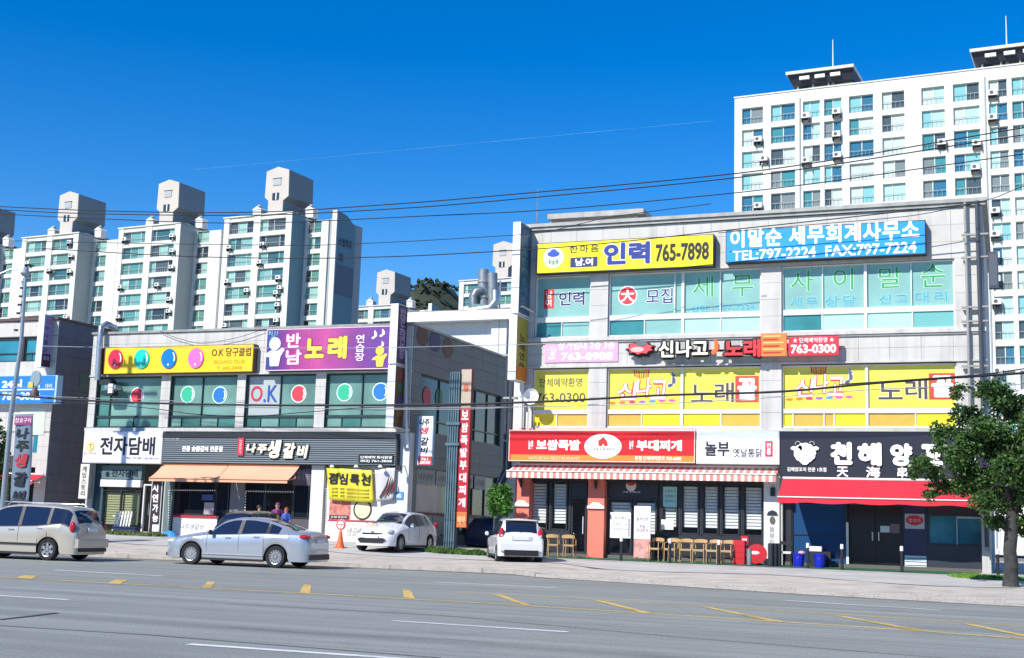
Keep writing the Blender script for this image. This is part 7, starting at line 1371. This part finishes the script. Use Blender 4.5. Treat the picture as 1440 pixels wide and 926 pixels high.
# ================================================================== people behind the silver saloon
def person(label, loc, h, shirt, trousers, hair, face_rz, pose=0.):
    t = thing('person', label, 'person', loc, face_rz, None, local=True); s_ = h/1.72
    J = {'pelvis': (0, 0, .95, .13), 'waist': (0, 0, 1.08, .125), 'chest': (0, .01, 1.30, .145), 'neck': (0, .01, 1.46, .055), 'chin': (0, -.01, 1.53, .065), 'head': (0, 0, 1.62, .092), 'crown': (0, .01, 1.69, .06)}
    E = [('pelvis', 'waist'), ('waist', 'chest'), ('chest', 'neck'), ('neck', 'chin'), ('chin', 'head'), ('head', 'crown')]
    J['nose'] = (0, -.105, 1.60, .012); E.append(('head', 'nose'))
    for sd, n in ((-1, 'l'), (1, 'r')):
        J[n+'hip'] = (sd*.10, 0, .90, .09); J[n+'knee'] = (sd*.11, -.02, .50, .06); J[n+'ank'] = (sd*.11, .02, .09, .04); J[n+'toe'] = (sd*.12, -.15, .03, .03); J[n+'sh'] = (sd*.18, .01, 1.40, .055); J[n+'el'] = (sd*.25, .02, 1.12, .042); J[n+'wr'] = (sd*.24, -.10-.06*pose, .90, .028); J[n+'palm'] = (sd*.235, -.13, .83, .026)
        E += [('pelvis', n+'hip'), (n+'hip', n+'knee'), (n+'knee', n+'ank'), (n+'ank', n+'toe'), ('chest', n+'sh'), (n+'sh', n+'el'), (n+'el', n+'wr'), (n+'wr', n+'palm')]
        for k in range(4):
            J[f'{n}f{k}'] = (sd*.235, -.16+.022*k, .78, .009); J[f'{n}g{k}'] = (sd*.222, -.165+.022*k, .74-.006*abs(k-1), .008); E += [(n+'palm', f'{n}f{k}'), (f'{n}f{k}', f'{n}g{k}')]
        J[n+'th'] = (sd*.20, -.175, .80, .009); J[n+'ear'] = (sd*.095, .01, 1.60, .018); E += [(n+'palm', n+'th'), ('head', n+'ear')]
    names = list(J); me = bpy.data.meshes.new('body'); me.from_pydata([tuple(c*s_ for c in J[k][:3]) for k in names], [(names.index(a), names.index(b_)) for a, b_ in E], [])
    o = bpy.data.objects.new('body', me); COL.objects.link(o); o.parent = t; sk = o.modifiers.new('skin', 'SKIN'); sub = o.modifiers.new('sub', 'SUBSURF'); sub.levels = 1; sub.render_levels = 1
    for i, k in enumerate(names): v = me.skin_vertices[0].data[i]; v.radius = (J[k][3]*s_, J[k][3]*s_); v.use_root = k == 'pelvis'
    bpy.context.view_layer.update(); dg = bpy.context.evaluated_depsgraph_get(); m2 = bpy.data.meshes.new_from_object(o.evaluated_get(dg)); o.modifiers.clear(); o.data = m2
    m2.materials.clear(); m2.materials.append(mat('skin_tone', (.50, .30, .20), .6)); m2.polygons.foreach_set('use_smooth', [True]*len(m2.polygons))
    MB().lathe([(.17*s_, .86*s_), (.165*s_, 1.0*s_), (.16*s_, 1.1*s_), (.2*s_, 1.32*s_), (.17*s_, 1.43*s_), (.07*s_, 1.47*s_)], (0, .005, 0), n=16).build('shirt', shirt, t, smooth=True)
    for sd in (-1, 1): MB().tube([(sd*.17*s_, .01, 1.41*s_), (sd*.25*s_, .02, 1.12*s_)], [.07*s_, .055*s_], 10).build('sleeve', shirt, t, smooth=True); MB().tube([(sd*.09*s_, 0, .93*s_), (sd*.11*s_, -.02, .5*s_), (sd*.11*s_, .02, .1*s_)], [.105*s_, .08*s_, .065*s_], 10).build('trouser_leg', trousers, t, smooth=True)
    blob(0, .025*s_, 1.655*s_, .105*s_, .11*s_, .09*s_).build('hair', hair, t, smooth=True)
    for sd in (-1, 1): blob(sd*.035*s_, -.09*s_, 1.615*s_, .014, .008, .009, 8).build('eye', M_black, t)
    MB().box(-.025*s_, -.085*s_, 1.545*s_, .025*s_, -.078*s_, 1.555*s_).build('mouth', flat('8a3a3a'), t)
for (u, v, h, sh, tr, hr, lab, yy) in ((364, 722, 1.42, 'c8b8a0', '30343c', '3a2a20', 'person in a pale top at the rib restaurant window behind the silver saloon', 43.5), (390, 714, 1.55, '7a2a6a', '1c2030', '6a2a5a', 'person in a purple top behind the rear of the silver saloon', 43.0), (402, 720, 1.38, '3a5ab0', '2a2a30', 'b03a30', 'person in a blue top with reddish hair nearest the white pier', 42.9)):
    x = wx(u, v+5, yy); person(lab, (x, yy, gz(x, yy)), h, flat(sh), flat(tr), flat(hr), rnd.uniform(-.4, .4)+(2.6 if u == 364 else 0))
# ================================================================== far side of the street (unseen behind the camera), added to darken window reflections
def back_building(x0, x1, h, col, lab, nw):
    t = thing('commercial_building', lab, 'building', (x0, -26, 0)); MB().box(x0, -38, 0, x1, -26, h).build('wall', mat('back_wall_'+col, hexc(col), .8, var=.08), t)
    n = int((x1-x0)/3.2)
    for k in range(n):
        for f_ in range(int(h/3.4)): xx = x0+.6+k*(x1-x0-.6)/n; b = MB(); b.box(xx, -26, .9+f_*3.4, xx+2, -25.9, 2.7+f_*3.4); b.build('window', M_bgl, t)
for x0, x1, h, c, lab in ((-134, -106, 13.5, '7a766e', 'unseen four storey drab building across the street at its far left end'), (-104, -77, 10, '6c7076', 'unseen three storey slate building across the street, second from the far left'), (-75, -48, 10, '8a8478', 'unseen three storey beige building across the street far to the left'), (-46, -22, 13.5, '6f7378', 'unseen four storey grey building across the street left of the camera'), (-20, 4, 10, '857c70', 'unseen three storey brown building across the street behind the camera'), (6, 34, 13.5, '7d8285', 'unseen four storey pale grey building across the street right of the camera')): back_building(x0, x1, h, c, lab, 0)
struct(MB().box(-110, -60, -.2, 60, -14, .12).build('pavement', M_pave))

# utility pole just beyond the left edge: its shadow falls on the e-cigarette shop front
ux_, uy_ = -39.75, 37.3; t = thing('utility_pole', 'concrete utility pole with transformers standing beyond the left edge of the picture', 'utility pole', (ux_, uy_, .14)); M_conc = mat('pole_concrete', (.34, .33, .31), .85, var=.1, streak=.2)
MB().tube([(ux_, uy_, .1), (ux_, uy_, 16)], [.19, .11], 12).build('pole', M_conc, t, smooth=True)
for z in (15.6, 14.9): MB().box(ux_-.9, uy_-.05, z, ux_+.9, uy_+.05, z+.1).build('crossarm', M_steel, t)
for dx in (-.8, -.3, .3, .8): MB().lathe([(.05, 0), (.07, .05), (.04, .1), (.07, .15), (.03, .22)], (ux_+dx, uy_, 15.7), n=8).build('insulator', M_white, t)
for dx in (-.38, .42): MB().lathe([(.2, 0), (.24, .06), (.24, .75), (.16, .85)], (ux_+dx, uy_-.1, 12.9), n=14).build('transformer', mat('transformer_grey', (.3, .32, .33), .5), t)
MB().box(ux_-.7, uy_-.05, 12.8, ux_+.7, uy_+.05, 12.9).build('platform', M_steel, t)
# faint condensation trail
cp0, cp1 = [Vector(wp_) for wp_ in ((wx(260, 240, 900.), 900., wz(260, 240, 900.)), (wx(1005, 170, 900.), 900., wz(1005, 170, 900.)))]
M_tr = mat('vapour_white', (.8, .85, .9), 1.); n = 24
tag(MB().tube([tuple(cp0.lerp(cp1, i/n)) for i in range(n+1)], [.006+.022*abs(math.sin(i*.9)) for i in range(n+1)], 5).build('contrail', M_tr), 'very faint thin vapour trail across the blue sky left of the tower', 'vapour trail')
